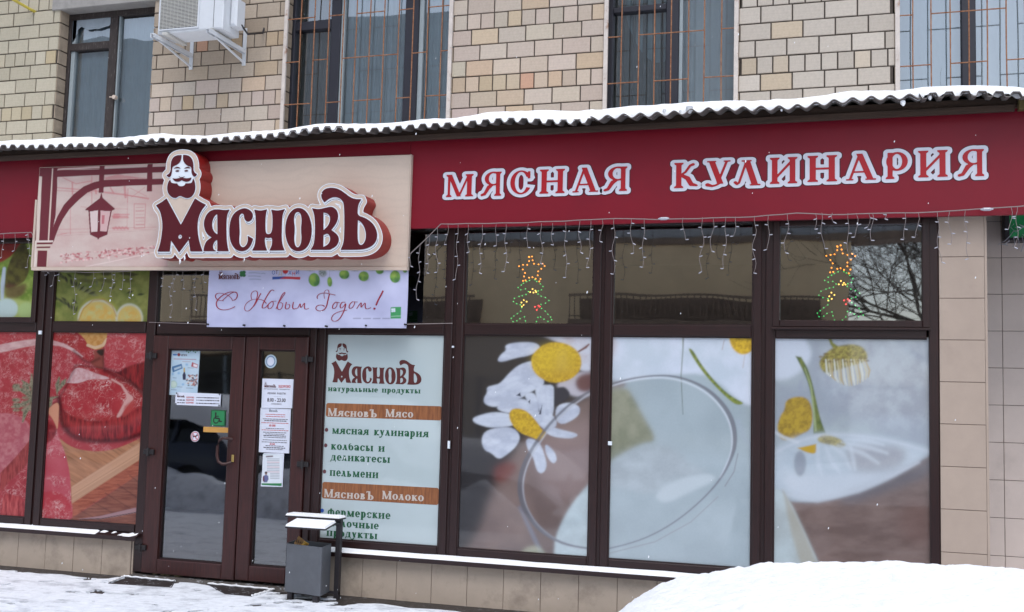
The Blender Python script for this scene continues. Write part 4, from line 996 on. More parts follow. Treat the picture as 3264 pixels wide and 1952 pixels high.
    pr.poly([(0, 390, 1), (110, 280), (235, 130, 1), (225, 320), (120, 420), (60, 470), (0, 560)], shade((140, 50, 52), (178, 80, 78), 10, 60, 12), 4)
    pr.poly([(0, 560), (60, 470), (120, 420), (215, 330), (215, 740), (0, 740)], marbled((160, 44, 56), (186, 74, 84), VN, 50, 14, .14, .8), 6)
    pr.poly([(20, 560), (70, 545), (200, 600), (200, 740, 1), (0, 740, 1)], shade((206, 96, 98), (150, 40, 50), 12, 80, 15), 6)
    # board
    pr.poly([(470, 120, 1), (560, 190), (720, 225), (900, 210), (1100, 120, 1), (1100, 290, 1), (565, 640, 1), (330, 700, 1)], lambda x, y: lin((202, 156, 120))*(1-.5*np.clip(fbm((x+y*1.5)/240, (y-x*.6)/16+20, 4, 17)[..., None]*1.5-.4, 0, 1)) , 3)
    pr.poly([(560, 500, 1), (1100, 150, 1), (1100, 290, 1), (565, 640, 1)], lambda x, y: lin((218, 184, 152))*(1-.35*np.clip(fbm((x+y*1.5)/240, (y+x*.62)/12+20, 4, 18)[..., None]*1.6-.5, 0, 1)), 4)
    pr.poly([(565, 630, 1), (1100, 285, 1), (1100, 400, 1), (720, 640), (570, 745, 1)], shade((186, 116, 90), (158, 88, 68), 60, 10, 19), 4)
    pr.poly([(1100, 395, 1), (1100, 900, 1), (300, 900, 1), (560, 750)], shade((160, 108, 90), (130, 82, 70), 90, 12, 20), 4)
    for k in range(5): pr.stroke([(640+95*k, 690-70*k), (860+90*k, 800-60*k)], 8, (96, 58, 50), 4, .6)
    pr.stroke([(620, 752), (780, 742), (920, 715), (1080, 680)], [2, 22, 34, 40], (176, 150, 158), 3); pr.stroke([(630, 755), (800, 748), (1080, 698)], 5, (60, 46, 52), 2)
    # central strip of meat on the lower right film
    pr.poly([(340, -40, 1), (440, 20), (470, 130), (520, 250), (555, 420), (560, 620), (575, 740), (520, 770), (300, 750, 1), (300, 300)], marbled((190, 74, 92), (206, 106, 120), (236, 210, 212), 62, 24, .14, .9), 4)
    pr.poly([(300, -40), (400, -20), (460, 40), (420, 130), (340, 170)], shade((130, 34, 44), (160, 52, 58), 20, 20, 25), 8)
    pr.poly([(300, 560), (420, 520), (560, 600), (575, 740), (440, 765), (300, 750)], marbled((186, 44, 60), (200, 84, 96), (240, 214, 214), 36, 27, .16, 1.0), 10, .9)
    # parsley
    pr.zf = A1
    leaf = shade((158, 162, 140), (104, 116, 94), 12, 12, 30)
    for L in ([(545, 1230), (420, 1270), (300, 1260), (180, 1330)], [(300, 1260), (230, 1180), (130, 1140)], [(300, 1240), (250, 1120), (210, 1080)], [(320, 1230), (300, 1120), (300, 1020)], [(300, 1280), (240, 1380), (215, 1470)], [(250, 1290), (170, 1320), (110, 1330)], [(540, 1210), (545, 1120), (560, 1050)], [(550, 1180), (600, 1100), (620, 1070)], [(500, 1240), (470, 1300), (440, 1360)]):
        pr.stroke(L, [10]+[44]*(len(L)-2)+[14], leaf, 5)
    for k in range(26):
        a = 90+k*17.0; cx, cy = 235+90*math.sin(k*2.1), 1240+120*math.cos(k*1.7); pr.ell(cx, cy, 36, 16, leaf, 6, .8)
    pr.poly([(430, 1370), (560, 1260), (555, 1420), (545, 1560), (520, 1480), (470, 1400)], (222, 170, 140), 4)
mt = film_thing('meat_film', 'printed window film of raw marbled beef steaks on a board, left of the door', 'poster', -7, 1.2)
for nm, (a, b) in (('left_film', (-8.47, -7.154)), ('right_film', (-6.995, -5.974))):
    p = Print(a-.01, b+.01, .438, 2.148, .0062, YP, (170, 60, 70)); meat(p); p.build('film_sheet', M_FILMM, mt, k=np.array([.66, .54, .52]))
def greens(pr, left):
    pr.zf = A1; g = shade((146, 150, 84), (82, 92, 44), 60, 60, 40)
    pr.put(lambda x, y: y*0-1, g); pr.put(lambda x, y: y*0-1, shade((120, 140, 60), (176, 176, 96), 130, 90, 41), 1, .45)
    for k in range(60):
        x = 500+((k*173) % 420)*(1.0 if k % 3 else 2.1); y = 40+((k*97) % 470); a = k*1.3
        if x > 760 and y > 300: continue
        pr.poly([(x-34*math.cos(a), y-34*math.sin(a), 1), (x+14*math.sin(a), y-14*math.cos(a)), (x+36*math.cos(a), y+36*math.sin(a), 1), (x-14*math.sin(a), y+14*math.cos(a))], [(50, 58, 42), (84, 88, 58), (120, 124, 96), (44, 44, 40)][k % 4], 5, .85, 1)
    for k in range(10):
        x = 760+((k*211) % 600); y = 60+((k*67) % 130); pr.poly([(x-60, y, 1), (x, y-26), (x+60, y, 1), (x, y+26)], [(66, 60, 48), (96, 100, 50)][k % 2], 8, .8, 1)
    pr.ell(930, 460, 190, 180, (170, 168, 70), 16, .7)
    for cx, cy, rx, ry in ((925, 500, 190, 190), (1225, 490, 128, 140)):
        pr.ell(cx, cy, rx, ry, (206, 208, 186), 7); pr.ell(cx, cy+4, rx-16, ry-16, (216, 190, 110), 8)
        pr.ell(cx, cy+14, rx-36, ry-40, shade((222, 180, 92), (206, 198, 130), 40, 40, 44), 12)
    pr.stroke([(740, 520), (790, 400), (880, 320), (980, 310), (1060, 370), (1100, 470)], 10, (190, 140, 50), 6, .8)
    if left:
        pr.put(lambda x, y: x-345, shade((110, 140, 50), (160, 180, 90), 60, 60, 45), 2)
        pr.poly([(-100, 250), (60, 260), (220, 330), (330, 330), (330, 520), (-100, 520)], (176, 190, 110), 14)
        pr.zf = Z5
        pr.poly([(-150, 1030, 1), (240, 1030), (190, 1140), (130, 1200), (60, 1250), (0, 1280), (-150, 1300)], shade((150, 50, 40), (126, 34, 34), 80, 80, 48), 8)
        pr.poly([(250, 1045), (300, 1130), (320, 1280), (300, 1400), (240, 1500), (60, 1560), (40, 1480), (90, 1280), (170, 1130)], shade((96, 92, 38), (66, 60, 26), 60, 60, 49), 8)
        pr.zf = A1
        pr.stroke([(40, 20), (25, 160), (20, 300)], [30, 40, 30], (186, 200, 214), 5); pr.poly([(40, 150), (150, 180), (260, 150), (240, 260), (140, 310), (40, 300)], (96, 60, 46), 18, .8)
        pr.ell(60, 400, 110, 96, (196, 216, 214), 10); pr.ell(250, 420, 80, 80, (180, 206, 140), 14, .8)
gt = film_thing('lemon_film', 'printed window film of lemons and green leaves above the beef film', 'poster', -7, 2.6)
for k, (a, b) in enumerate(((-8.47, -7.154), (-6.995, -5.974))):
    p = Print(a-.01, b+.01, 2.218, 3.02, .0075, YP, (120, 130, 60)); greens(p, k == 0); p.build('film_sheet', M_FILMM, gt, k=.72)

# ---- camomile films over three lower panes
W_, BG = (206, 214, 228), (184, 200, 208)
def yellow(s=0): return shade((214, 176, 34), (184, 146, 18), 12, 12, 60+s)
def cam1(pr):
    pr.zf = A6; pr.put(lambda x, y: y*0-1, (26, 22, 25))
    pr.poly([(120, 1360, 1), (230, 1200), (290, 1000), (380, 840), (470, 700), (640, 560), (900, 420, 1), (900, 1400, 1), (120, 1400, 1)], shade((128, 108, 102), (108, 90, 86), 200, 200, 61), 34)
    pr.poly([(500, 700), (900, 560, 1), (900, 960), (700, 1060), (560, 980)], (150, 130, 128), 50, .8)
    pr.poly([(300, 860), (380, 820), (440, 850), (380, 930), (320, 940)], (120, 42, 30), 24, .7)
    pr.poly([(640, 1260), (700, 1120), (760, 1030), (840, 940), (900, 900, 1), (900, 1400, 1), (640, 1400, 1)], shade((190, 206, 212), (176, 190, 196), 90, 90, 62), 10)
    pr.stroke([(450, 1080), (520, 1230), (580, 1360)], [18, 22, 26], (120, 130, 150), 8, .6)
    pr.poly([(480, 1300), (560, 1290), (600, 1360, 1), (440, 1360, 1)], (190, 196, 170), 14, .6)
    sh = shade(W_, (182, 190, 208), 60, 34, 63)
    for P in ([(322, 262), (345, 225), (375, 205), (365, 175), (430, 160), (540, 160), (570, 200), (500, 235), (430, 245), (350, 270)],
              [(540, 258), (450, 280), (390, 330), (340, 390), (300, 400), (265, 410), (268, 440), (248, 470), (250, 500), (290, 520), (350, 515), (440, 480), (520, 430), (600, 390)],
              [(530, 380), (580, 400), (640, 395), (640, 480), (635, 560), (610, 600), (570, 580), (540, 480)], [(470, 440), (540, 440), (560, 540), (530, 560), (490, 490)],
              [(300, 520), (420, 470), (500, 480), (560, 560), (640, 560), (660, 640), (560, 640), (480, 540), (380, 560)],
              [(185, 595), (195, 575), (300, 545), (420, 560), (440, 620), (300, 640), (210, 615)], [(232, 700), (262, 645), (400, 625), (455, 680), (430, 740), (370, 790), (330, 812), (290, 775), (250, 760)],
              [(560, 600), (650, 640), (760, 665), (772, 682), (720, 698), (600, 680)], [(480, 690), (560, 710), (600, 830), (590, 875), (565, 892), (540, 870), (525, 800), (490, 755)], [(590, 720), (640, 765), (656, 810), (640, 836), (615, 820), (590, 770)],
              [(640, 520), (720, 490), (790, 520), (770, 580), (660, 630)]):
        pr.poly(P, sh, 5)
    for (x0, y0, x1, y1) in ((350, 250, 500, 205), (370, 200, 520, 180), (300, 470, 500, 400), (340, 410, 540, 330), (400, 350, 560, 300), (590, 420, 600, 560), (560, 430, 545, 540), (620, 430, 620, 520), (230, 600, 400, 600), (250, 585, 380, 580), (270, 700, 420, 680), (330, 770, 430, 690), (310, 740, 420, 670), (600, 640, 740, 680), (560, 730, 565, 860), (545, 730, 548, 820), (610, 750, 640, 815), (680, 560, 760, 530), (400, 500, 520, 540)):
        pr.stroke([(x0, y0), (x1, y1)], [4, 8], (166, 176, 200), 9, .30)
    pr.poly([(575, 122, 1), (900, 122, 1), (900, 300), (820, 330), (760, 300), (740, 200), (640, 150)], shade((206, 210, 222), (190, 178, 184), 90, 60, 64), 8)
    pr.poly([(640, 395), (740, 340), (800, 320), (900, 330), (900, 440), (780, 470), (700, 440)], (190, 186, 196), 10)
    pr.poly([(752, 372), (800, 330), (900, 330, 1), (900, 400), (830, 440), (770, 430)], (106, 70, 68), 12)
    pr.poly([(640, 420, 1), (700, 400), (740, 460), (640, 515, 1)], (40, 40, 52), 6)
    pr.stroke([(775, 212), (815, 188), (832, 172)], [10, 14, 8], (120, 76, 70), 4)
    pr.poly([(430, 455), (450, 440), (455, 462)], (26, 34, 60), 3, 1, 0); pr.poly([(495, 490), (506, 480), (504, 502)], (26, 34, 60), 3, 1, 0); pr.poly([(555, 560), (572, 510), (566, 562)], (26, 34, 60), 3, 1, 0)
    pr.ell(652, 272, 140, 112, yellow(), 5); pr.ell(690, 300, 70, 62, (186, 146, 40), 30, .6); pr.ell(640, 250, 120, 80, (226, 196, 40), 30, .35)
    pr.poly([(385, 570), (400, 530), (450, 526), (500, 550), (550, 610), (572, 650), (600, 660), (565, 712), (520, 690), (450, 665), (405, 620)], yellow(2), 4)
    ring = [(853, 425), (780, 465), (690, 535), (600, 630), (530, 730), (478, 820), (448, 920), (450, 1010), (475, 1090), (530, 1175), (615, 1245), (720, 1292), (900, 1315)]
    pr.curve([(p[0]+16, p[1]+6) for p in ring], [10]*13, (186, 190, 200), 5, .75)
    pr.curve(ring, [12, 14, 14, 16, 18, 24, 26, 28, 28, 24, 18, 12, 8], (96, 98, 108), 5, .8)
def cam2(pr):
    pr.zf = A6; pr.put(lambda x, y: y*0-1, shade(BG, (172, 188, 196), 200, 200, 70))
    pr.poly([(900, 122, 1), (1800, 122, 1), (1800, 500), (1700, 520), (1500, 330), (1300, 340), (1100, 360), (940, 400)], shade((204, 212, 226), (188, 200, 212), 110, 110, 71), 12)
    pr.poly([(900, 390), (1040, 370), (1030, 420), (900, 430)], (120, 96, 96), 14, .7); pr.poly([(900, 122), (990, 122), (980, 230), (900, 300)], (190, 176, 182), 18, .7)
    pr.poly([(900, 430), (1040, 405), (1085, 470), (1130, 560), (1220, 710), (1110, 730), (1000, 800), (900, 850)], shade((140, 140, 116), (120, 122, 96), 60, 60, 72), 16, .9)
    pr.poly([(900, 850), (1000, 800), (1100, 745), (1200, 725), (1330, 760), (1400, 850), (1500, 880), (1300, 930), (1200, 1010), (1050, 980), (900, 960)], shade((158, 166, 172), (176, 186, 192), 90, 60, 73), 22, .75)  # grey inside the bowl, partly a pane reflection painted into the print
    pr.poly([(1190, 1020), (1260, 950), (1400, 900), (1520, 890), (1540, 930), (1380, 1000), (1260, 1060)], (196, 206, 212), 12, .6)
    pr.stroke([(1358, 122), (1356, 200), (1346, 340), (1352, 480), (1356, 560)], [10, 6, 5, 4, 3], (98, 110, 96), 3, .8)
    pr.poly([(1380, 195), (1408, 196), (1450, 270), (1510, 350), (1580, 425), (1640, 470), (1702, 500), (1655, 512), (1600, 470), (1530, 400), (1460, 320)], shade((132, 142, 60), (96, 112, 44), 20, 20, 74), 4)
    pr.ell(1692, 120, 80, 108, yellow(3), 5); pr.stroke([(1585, 150), (1575, 200)], 5, (150, 120, 110), 3, .5); pr.stroke([(1700, 230), (1690, 300)], 5, (170, 150, 140), 4, .5)
    pr.stroke([(1660, 600), (1700, 700), (1800, 780)], [30, 26, 20], (160, 172, 184), 12, .6)
    ring = [(900, 412), (955, 395), (1050, 365), (1180, 345), (1300, 345), (1420, 380), (1520, 440), (1600, 530), (1640, 620), (1648, 720), (1628, 800), (1580, 900), (1500, 1000), (1380, 1110), (1250, 1200), (1100, 1270), (900, 1318)]
    pr.curve([(p[0]-14, p[1]+12) for p in ring[:12]], [9]*12, (214, 222, 232), 5, .7)
    pr.curve(ring, [14, 12, 10, 8, 10, 14, 20, 24, 26, 24, 18, 12, 8, 7, 7, 6, 6], (104, 104, 114), 4, .8)
    pr.stroke([(1662, 780), (1640, 880), (1590, 960)], 5, (120, 110, 112), 3, .6); pr.stroke([(1550, 1020), (1400, 1160), (1200, 1270), (900, 1345)], 5, (140, 136, 140), 3, .6)
def cam3(pr):
    pr.zf = A7; pr.put(lambda x, y: y*0-1, shade((170, 182, 196), (188, 202, 210), 150, 150, 80))
    pr.poly([(170, 110, 1), (330, 110, 1), (380, 200), (330, 280), (250, 330), (170, 330, 1)], (198, 208, 222), 14)
    pr.poly([(400, 120), (700, 120), (980, 118, 1), (980, 560), (800, 580), (640, 540), (420, 420)], shade((150, 158, 172), (172, 182, 194), 60, 60, 81), 30, .8)
    # hanging flower head
    pr.stroke([(458, 118), (470, 150), (490, 170)], [14, 16, 26], (116, 120, 40), 4)
    pr.poly([(405, 235), (440, 195), (480, 165), (560, 150), (620, 160), (650, 205), (640, 240), (560, 262), (500, 280), (440, 300), (415, 275)], shade((156, 146, 66), (108, 100, 36), 12, 12, 82), 6)
    for k in range(15): pr.stroke([(440+14*k, 230), (446+15*k+4*math.sin(k*2), 280+50*math.sin(.3+k*.2)), (462+13.5*k, 300+58*math.sin(.2+k*.19))], [7, 11, 5], [(206, 210, 200), (190, 186, 160), (176, 160, 120)][k % 3], 3, .9)
    for k in range(22): pr.ell(415+11*k, 215+40*math.sin(k*1.9)*.6, 9, 5, (104, 84, 36), 4, .7)
    # stem with the yellow heart behind
    pr.poly([(197, 560), (215, 505), (235, 480), (240, 430), (290, 412), (340, 415), (368, 450), (378, 520), (362, 580), (320, 600), (280, 625), (225, 632), (205, 600)], shade((180, 150, 34), (146, 118, 20), 20, 20, 84), 5)
    pr.poly([(290, 212, 1), (318, 216, 1), (350, 270), (372, 340), (392, 430), (412, 520), (440, 596, 1), (378, 600, 1), (380, 520), (372, 430), (350, 330)], shade((110, 122, 52), (76, 96, 40), 20, 30, 85), 4)
    pr.stroke([(335, 270), (366, 360), (380, 480), (390, 580)], [3, 7, 9, 10], (170, 186, 140), 4, .7)
    pr.poly([(300, 385), (305, 340), (330, 320), (320, 400)], (150, 160, 176), 8, .7)
    # drooping daisy seen through the bowl
    pr.poly([(160, 690, 1), (230, 640), (320, 605), (440, 590), (560, 595), (720, 605), (860, 640), (980, 680, 1), (960, 730), (820, 815), (640, 880), (450, 935), (300, 935), (240, 890), (160, 860, 1)], shade((190, 202, 212), (176, 190, 202), 160, 90, 86), 16)
    pr.poly([(200, 800), (420, 800), (640, 790), (900, 760), (760, 840), (600, 885), (420, 925), (290, 915)], (204, 212, 222), 20, .6)
    pr.poly([(540, 690), (580, 650), (680, 648), (830, 660), (838, 730), (780, 775), (620, 790), (560, 760)], shade((152, 152, 158), (138, 138, 146), 60, 40, 87), 26, .75)
    pr.poly([(400, 612), (440, 598), (510, 620), (545, 650), (520, 668), (470, 655), (400, 640)], shade((168, 156, 80), (130, 118, 60), 12, 12, 88), 6, .85)
    pr.poly([(300, 668, 1), (392, 648, 1), (395, 700), (340, 690)], (190, 154, 24), 4)
    for a, b, c in (((500, 655), (620, 690), (700, 742)), ((520, 640), (640, 660), (744, 694)), ((470, 660), (530, 700), (560, 770)), ((540, 625), (640, 630), (725, 652)), ((400, 660), (400, 740), (420, 800)), ((560, 655), (575, 720), (585, 775)), ((440, 665), (470, 740), (510, 790))):
        pr.curve([a, b, c], [10, 26, 12], (202, 212, 222), 9, .55)
    pr.ell(312, 745, 30, 62, (140, 148, 160), 8, .9)
    pr.stroke([(180, 585, 1)[:2], (230, 615), (300, 640)], 16, (200, 208, 216), 5, .8)
    pr.curve([(180, 700), (260, 650), (420, 600), (600, 605), (800, 640), (960, 690)], [10]*6, (206, 212, 222), 10, .5)
    # table and bowl foot
    pr.poly([(262, 935, 1), (400, 940), (600, 895), (760, 830), (980, 690, 1), (980, 1300, 1), (430, 1300, 1), (330, 1080)], shade((128, 108, 102), (106, 86, 80), 140, 60, 90), 10)
    pr.poly([(500, 920), (700, 850), (860, 770), (980, 700), (980, 800), (760, 880), (560, 950)], (88, 88, 98), 28, .8)
    pr.poly([(790, 1060), (830, 960), (900, 930), (980, 960), (980, 1160), (860, 1140)], (112, 80, 72), 40, .5)
    pr.stroke([(250, 900), (400, 925), (600, 880), (780, 800), (900, 740)], [16, 26, 24, 20, 12], (196, 204, 214), 10, .7)
    pr.poly([(170, 860, 1), (240, 890), (330, 1080), (430, 1300, 1), (170, 1300, 1)], shade((188, 202, 206), (176, 186, 188), 100, 100, 91), 6)
    pr.poly([(228, 880, 1), (262, 935), (345, 1110), (420, 1290, 1), (330, 1290, 1), (262, 1080)], (168, 164, 150), 10, .8)
cm = film_thing('camomile_film', 'printed window film of camomile flowers and a glass bowl over three panes', 'poster', -1.2, 1.2)
for fn, (a, b) in ((cam1, BAYS[3]), (cam2, BAYS[4]), (cam3, BAYS[5])):
    p = Print(a-.01, b+.01, .438, 2.148, .0062, YP, (30, 26, 28)); fn(p); p.build('film_sheet', M_FILM, cm, k=1.0 if a > -1.8 and a < -1 else .88)

# =================================================================== LOGO (used on the sign, the price panel and the notices)
LG = {
 'hair': [[(292, 132, 1), (250, 133), (215, 150), (195, 185), (188, 235), (190, 275), (180, 300), (165, 315), (148, 320, 1), (158, 334), (176, 344), (190, 330), (200, 300), (202, 265), (205, 243), (230, 232), (262, 215), (283, 190), (290, 160)],
          [(307, 130, 1), (345, 132), (378, 150), (398, 185), (405, 235), (402, 270), (412, 295), (425, 306), (436, 310, 1), (428, 330), (408, 338), (392, 318), (385, 290), (385, 262), (380, 241), (350, 235), (325, 215), (308, 190), (305, 160)]],
 'face': [[(218, 262, 1), (235, 245), (262, 242), (286, 260, 1), (262, 255), (238, 257)], [(313, 262, 1), (335, 245), (360, 243), (378, 258, 1), (358, 255), (335, 256)],
          [(205, 350, 1), (235, 356), (265, 350), (292, 345), (320, 350), (350, 352), (385, 344, 1), (378, 372), (345, 385), (310, 380), (292, 366), (278, 380), (255, 385), (225, 378)]],
 'beard': [[(184, 362, 1), (165, 390), (155, 430), (158, 475), (180, 515), (215, 537), (245, 536), (262, 520), (285, 516), (310, 530), (345, 540), (378, 530), (403, 505), (420, 465), (422, 425), (415, 380), (402, 352, 1), (395, 372), (388, 395), (355, 400), (330, 398, 1), (320, 420), (290, 428), (262, 422), (250, 400, 1), (220, 400), (192, 392)]],
 'm': [[(150, 540, 1), (105, 575), (50, 606, 1), (85, 650), (105, 720), (113, 800), (105, 880), (90, 970), (65, 1042, 1), (180, 1042, 1), (192, 935, 1), (268, 1050, 1), (358, 930, 1), (375, 1040, 1), (490, 1040, 1), (462, 960), (445, 880), (440, 800), (450, 720), (480, 650), (522, 600, 1), (470, 575), (418, 540, 1), (285, 790, 1)]],
 'ya': [[(745, 645, 1), (700, 652), (640, 643), (590, 645), (540, 672), (508, 730), (500, 790), (515, 850), (545, 890), (578, 908, 1), (530, 935), (505, 985), (498, 1038, 1), (735, 1038, 1), (718, 960), (714, 850), (714, 760), (722, 690)]],
 'ya-': [[(628, 688, 1), (604, 702), (582, 750), (578, 800), (592, 850), (630, 882, 1)], [(628, 930, 1), (602, 945), (585, 985), (592, 1025), (628, 1038, 1)]],
 's': [[(905, 632), (860, 635), (800, 665), (760, 720), (742, 800), (740, 880), (755, 960), (795, 1020), (850, 1042), (905, 1030), (945, 985), (966, 922, 1), (914, 892, 1), (918, 940), (900, 985), (870, 1005), (842, 985), (832, 940), (840, 860), (835, 780), (832, 710), (855, 680), (880, 690), (880, 730), (905, 762), (940, 755), (965, 720), (960, 670)]],
 'n': [[(975, 645, 1), (1035, 658), (1098, 643, 1), (1082, 700), (1080, 860), (1105, 882), (1146, 862), (1150, 700), (1135, 645, 1), (1200, 658), (1266, 640, 1), (1242, 690), (1236, 800), (1234, 960), (1262, 1030, 1), (1118, 1032, 1), (1144, 980), (1146, 905), (1105, 918), (1074, 900), (1078, 980), (1098, 1032, 1), (955, 1032, 1), (985, 980), (992, 850), (990, 700)]],
 'o': [[(1393, 624), (1460, 650), (1505, 730), (1522, 835), (1505, 950), (1460, 1020), (1390, 1043), (1325, 1020), (1280, 945), (1264, 835), (1282, 725), (1330, 650)]],
 'o-': [[(1385, 664), (1412, 680), (1425, 740), (1415, 830), (1424, 920), (1410, 985), (1385, 1006), (1360, 985), (1350, 920), (1360, 830), (1348, 740), (1360, 680)]],
 'v': [[(1520, 632, 1), (1580, 645), (1650, 628), (1705, 616), (1752, 645), (1770, 700), (1755, 770), (1702, 838, 1), (1760, 880), (1778, 930), (1755, 988), (1690, 1025, 1), (1505, 1025, 1), (1538, 980), (1550, 850), (1545, 700)]],
 'v-': [[(1628, 672, 1), (1672, 684), (1695, 720), (1680, 790), (1628, 842, 1)], [(1628, 885, 1), (1668, 866), (1696, 910), (1680, 970), (1626, 1000, 1)]],
 'tv': [[(1637, 578, 1), (1610, 540), (1605, 490), (1640, 450), (1700, 437), (1770, 450), (1830, 490), (1880, 530), (1930, 548), (1986, 548, 1), (1960, 590), (1950, 640), (1950, 702), (2020, 722), (2090, 770), (2130, 840), (2136, 910), (2110, 970), (2050, 1010), (1970, 1025), (1788, 1025, 1), (1815, 970), (1825, 880), (1825, 600), (1800, 550), (1750, 525), (1690, 535)]],
 'tv-': [[(1953, 742, 1), (1995, 775), (2025, 840), (2030, 910), (2010, 965), (1978, 985), (1952, 955), (1948, 850)]],
 'headw': [[(300, 118), (350, 122), (392, 148), (414, 190), (420, 240), (416, 275), (440, 300), (440, 325), (412, 348), (430, 400), (432, 460), (412, 515), (380, 542), (340, 550), (300, 540), (280, 528), (250, 548), (210, 546), (170, 520), (147, 480), (144, 425), (155, 385), (172, 352), (150, 338), (138, 315), (160, 300), (178, 275), (176, 230), (185, 180), (208, 142), (250, 122)]],
 'collar': [[(150, 540, 1), (285, 790, 1), (418, 540, 1), (350, 560), (285, 545), (215, 558)]],
}
def logo_xy(Y):      # drawn once on plane YL, in metres, then scaled wherever it is printed
    return lambda pts: on(Z6, pts, Y)
def _cap(p, q): return [(a[0], a[1])+((1,) if len(a) > 2 else ()) for a in p]
LOGO = {}
for k, L in LG.items():
    LOGO[k] = [smooth_poly(logo_xy(YL)(P), 2) for P in L]
_all = [p for k in LOGO for P in LOGO[k] for p in P]
LX0, LX1, LZ0, LZ1 = bounds_of(_all, 0)
def poly_u(keys): return U(*[sd_poly(P) for k in keys for P in LOGO[k]])
F_letters = {'m': SUB(poly_u(['m']), sd_ell(*on(Z6, [(278, 902)], YL)[0], .018, .018)), 'ya': SUB(poly_u(['ya']), poly_u(['ya-'])), 's': poly_u(['s']), 'n': poly_u(['n']),
             'o': SUB(poly_u(['o']), poly_u(['o-'])), 'v': SUB(poly_u(['v']), poly_u(['v-'])), 'tv': SUB(poly_u(['tv']), poly_u(['tv-']))}
F_hair, F_beard = poly_u(['hair']), poly_u(['beard'])
_e1, _e2 = on(Z6, [(252, 282)], YL)[0], on(Z6, [(336, 281)], YL)[0]
F_feat = U(poly_u(['face']), sd_ell(_e1[0], _e1[1], .019, .0065), sd_ell(_e2[0], _e2[1], .019, .0065), sd_stroke(on(Z6, [(266, 334), (280, 343), (292, 342), (306, 343), (318, 334)], YL), .004))
def lb(keys, pad): return bounds_of([p for k in keys for P in LOGO[k] for p in P], pad)
def small_logo(parent, x, z, w, y, m, fine=.010, white=None):
    """the same emblem printed small: left edge x, foot z, width w"""
    s = w/(LX1-LX0); g = thing if False else None
    def T(V, yy): return [(x+(a-LX0)*s, yy, z+(b-LZ0)*s) for a, b in V]
    if white:
        f = OFF(U(*F_letters.values(), F_hair, F_beard, poly_u(['headw'])), .016); V, F, S = march(f, LX0-.05, LX1+.05, LZ0-.05, LZ1+.05, fine); mesh('logo_outline', T(V, y+.0008), F, white, parent)
    for k, f in F_letters.items():
        V, F, S = march(f, *lb([k], .01), fine); mesh('logo_letter', T(V, y), F, m, parent)
    for nm, f, ks in (('logo_hair', F_hair, ['hair']), ('logo_beard', F_beard, ['beard']), ('logo_face', F_feat, ['face'])):
        V, F, S = march(f, *lb(ks, .03), fine*.6); mesh(nm, T(V, y), F, m, parent)

# =================================================================== SHOP SIGN: printed board and raised light box
sign = thing('shop_sign', 'large cream and maroon shop sign with a raised bearded man logo box', 'sign', (-5.2, YS, 2.65))
_q0, _q1, _q2 = at(105, 862, Y=YS), at(1298, 862, Y=YS), at(1298, 494, Y=YS); SX0, SX1 = _q0[0], _q1[0]-.004; SZ0, SZ1 = (_q0[2]+_q1[2])/2+.028, _q2[2]+.5*.036
SLP = -.0100
pb = Print(SX0+.004, SX1-.004, SZ0+.004, SZ1-.004, .0058, YS-.002, (214, 190, 178), slope=SLP)
pb.zf = Z5; MR_ = (104, 30, 42)
CR = lambda x, y: lin((212, 190, 182))*(1-.10*np.clip(fbm(x/260, y/26, 4, 90)[..., None]*2-.7, 0, 1))
pb.put(lambda x, y: y*0-1, lambda x, y: lin((200, 183, 166))*(1+.0*x[..., None]) * (1-.06*np.abs(np.sin((y*.03+6*fbm(x/300, y/120, 3, 91)))[..., None])**6))
# market hall scene
pb.poly([(560, 230), (1760, 230), (1760, 1400), (380, 1400), (380, 1340), (500, 1330), (500, 1150), (540, 1060), (560, 1040)], shade((204, 184, 176), (196, 166, 160), 200, 120, 92), 3, 1, 0)
sk = (190, 108, 112)
for L, w in (([(600, 490), (960, 520), (1300, 560), (1560, 610)], 12), ([(600, 520), (960, 540)], 8), ([(1100, 545), (1560, 600)], 8), ([(660, 385), (800, 450), (960, 420)], 10), ([(760, 440), (762, 560)], 18), ([(965, 370), (965, 700)], 10), ([(1000, 480), (1010, 550)], 22), ([(1160, 490), (1190, 540)], 16), ([(1310, 480), (1320, 590)], 26),
             ([(1345, 500), (1340, 640)], 10), ([(1360, 490), (1540, 580)], 6), ([(1380, 590), (1520, 490)], 6), ([(740, 660), (740, 980)], 7), ([(600, 990), (700, 970)], 6), ([(1410, 660), (1410, 920), (1520, 912), (1530, 662), (1410, 660)], 9), ([(1340, 640), (1335, 900)], 4), ([(850, 690), (960, 705), (1340, 715)], 4), ([(600, 930), (1640, 905)], 4), ([(640, 970), (1600, 925)], 3)):
    pb.stroke(L, w, sk, 4, .6)
for k in range(6): pb.stroke([(1430, 700+36*k), (1510, 698+36*k)], 14 if k % 2 else 5, sk, 4, .55)
for k in range(34): pb.ell(1190+7*(k % 24), 790+20*math.sin(k*2.1), 13, 9, sk, 4, .5)
for k in range(14): pb.ell(1190+12*k, 915+8*math.sin(k*2.1), 12, 12, sk, 4, .55)
for k in range(210):
    t = rng.rand(); px_ = 630+1000*t; py_ = 1190-90*t+rng.rand()*(95-20*t); pb.ell(px_, py_, 6+12*rng.rand(), 4+8*rng.rand(), [(176, 92, 98), (196, 128, 130), (226, 196, 192), (160, 76, 84)][k % 4], 3, .7)
for k in range(60):
    t = rng.rand(); pb.ell(950+680*t, 425-50*t+30*rng.rand(), 14*rng.rand()+4, 4, (196, 130, 132), 3, .5)
pb.stroke([(900, 1320), (1160, 1270), (1640, 1165)], 8, (224, 204, 198), 3, .8); pb.stroke([(1120, 1130), (1150, 1260)], 6, (222, 204, 198), 3, .8); pb.stroke([(600, 1000), (1640, 935)], 3, (176, 120, 120), 3, .5)
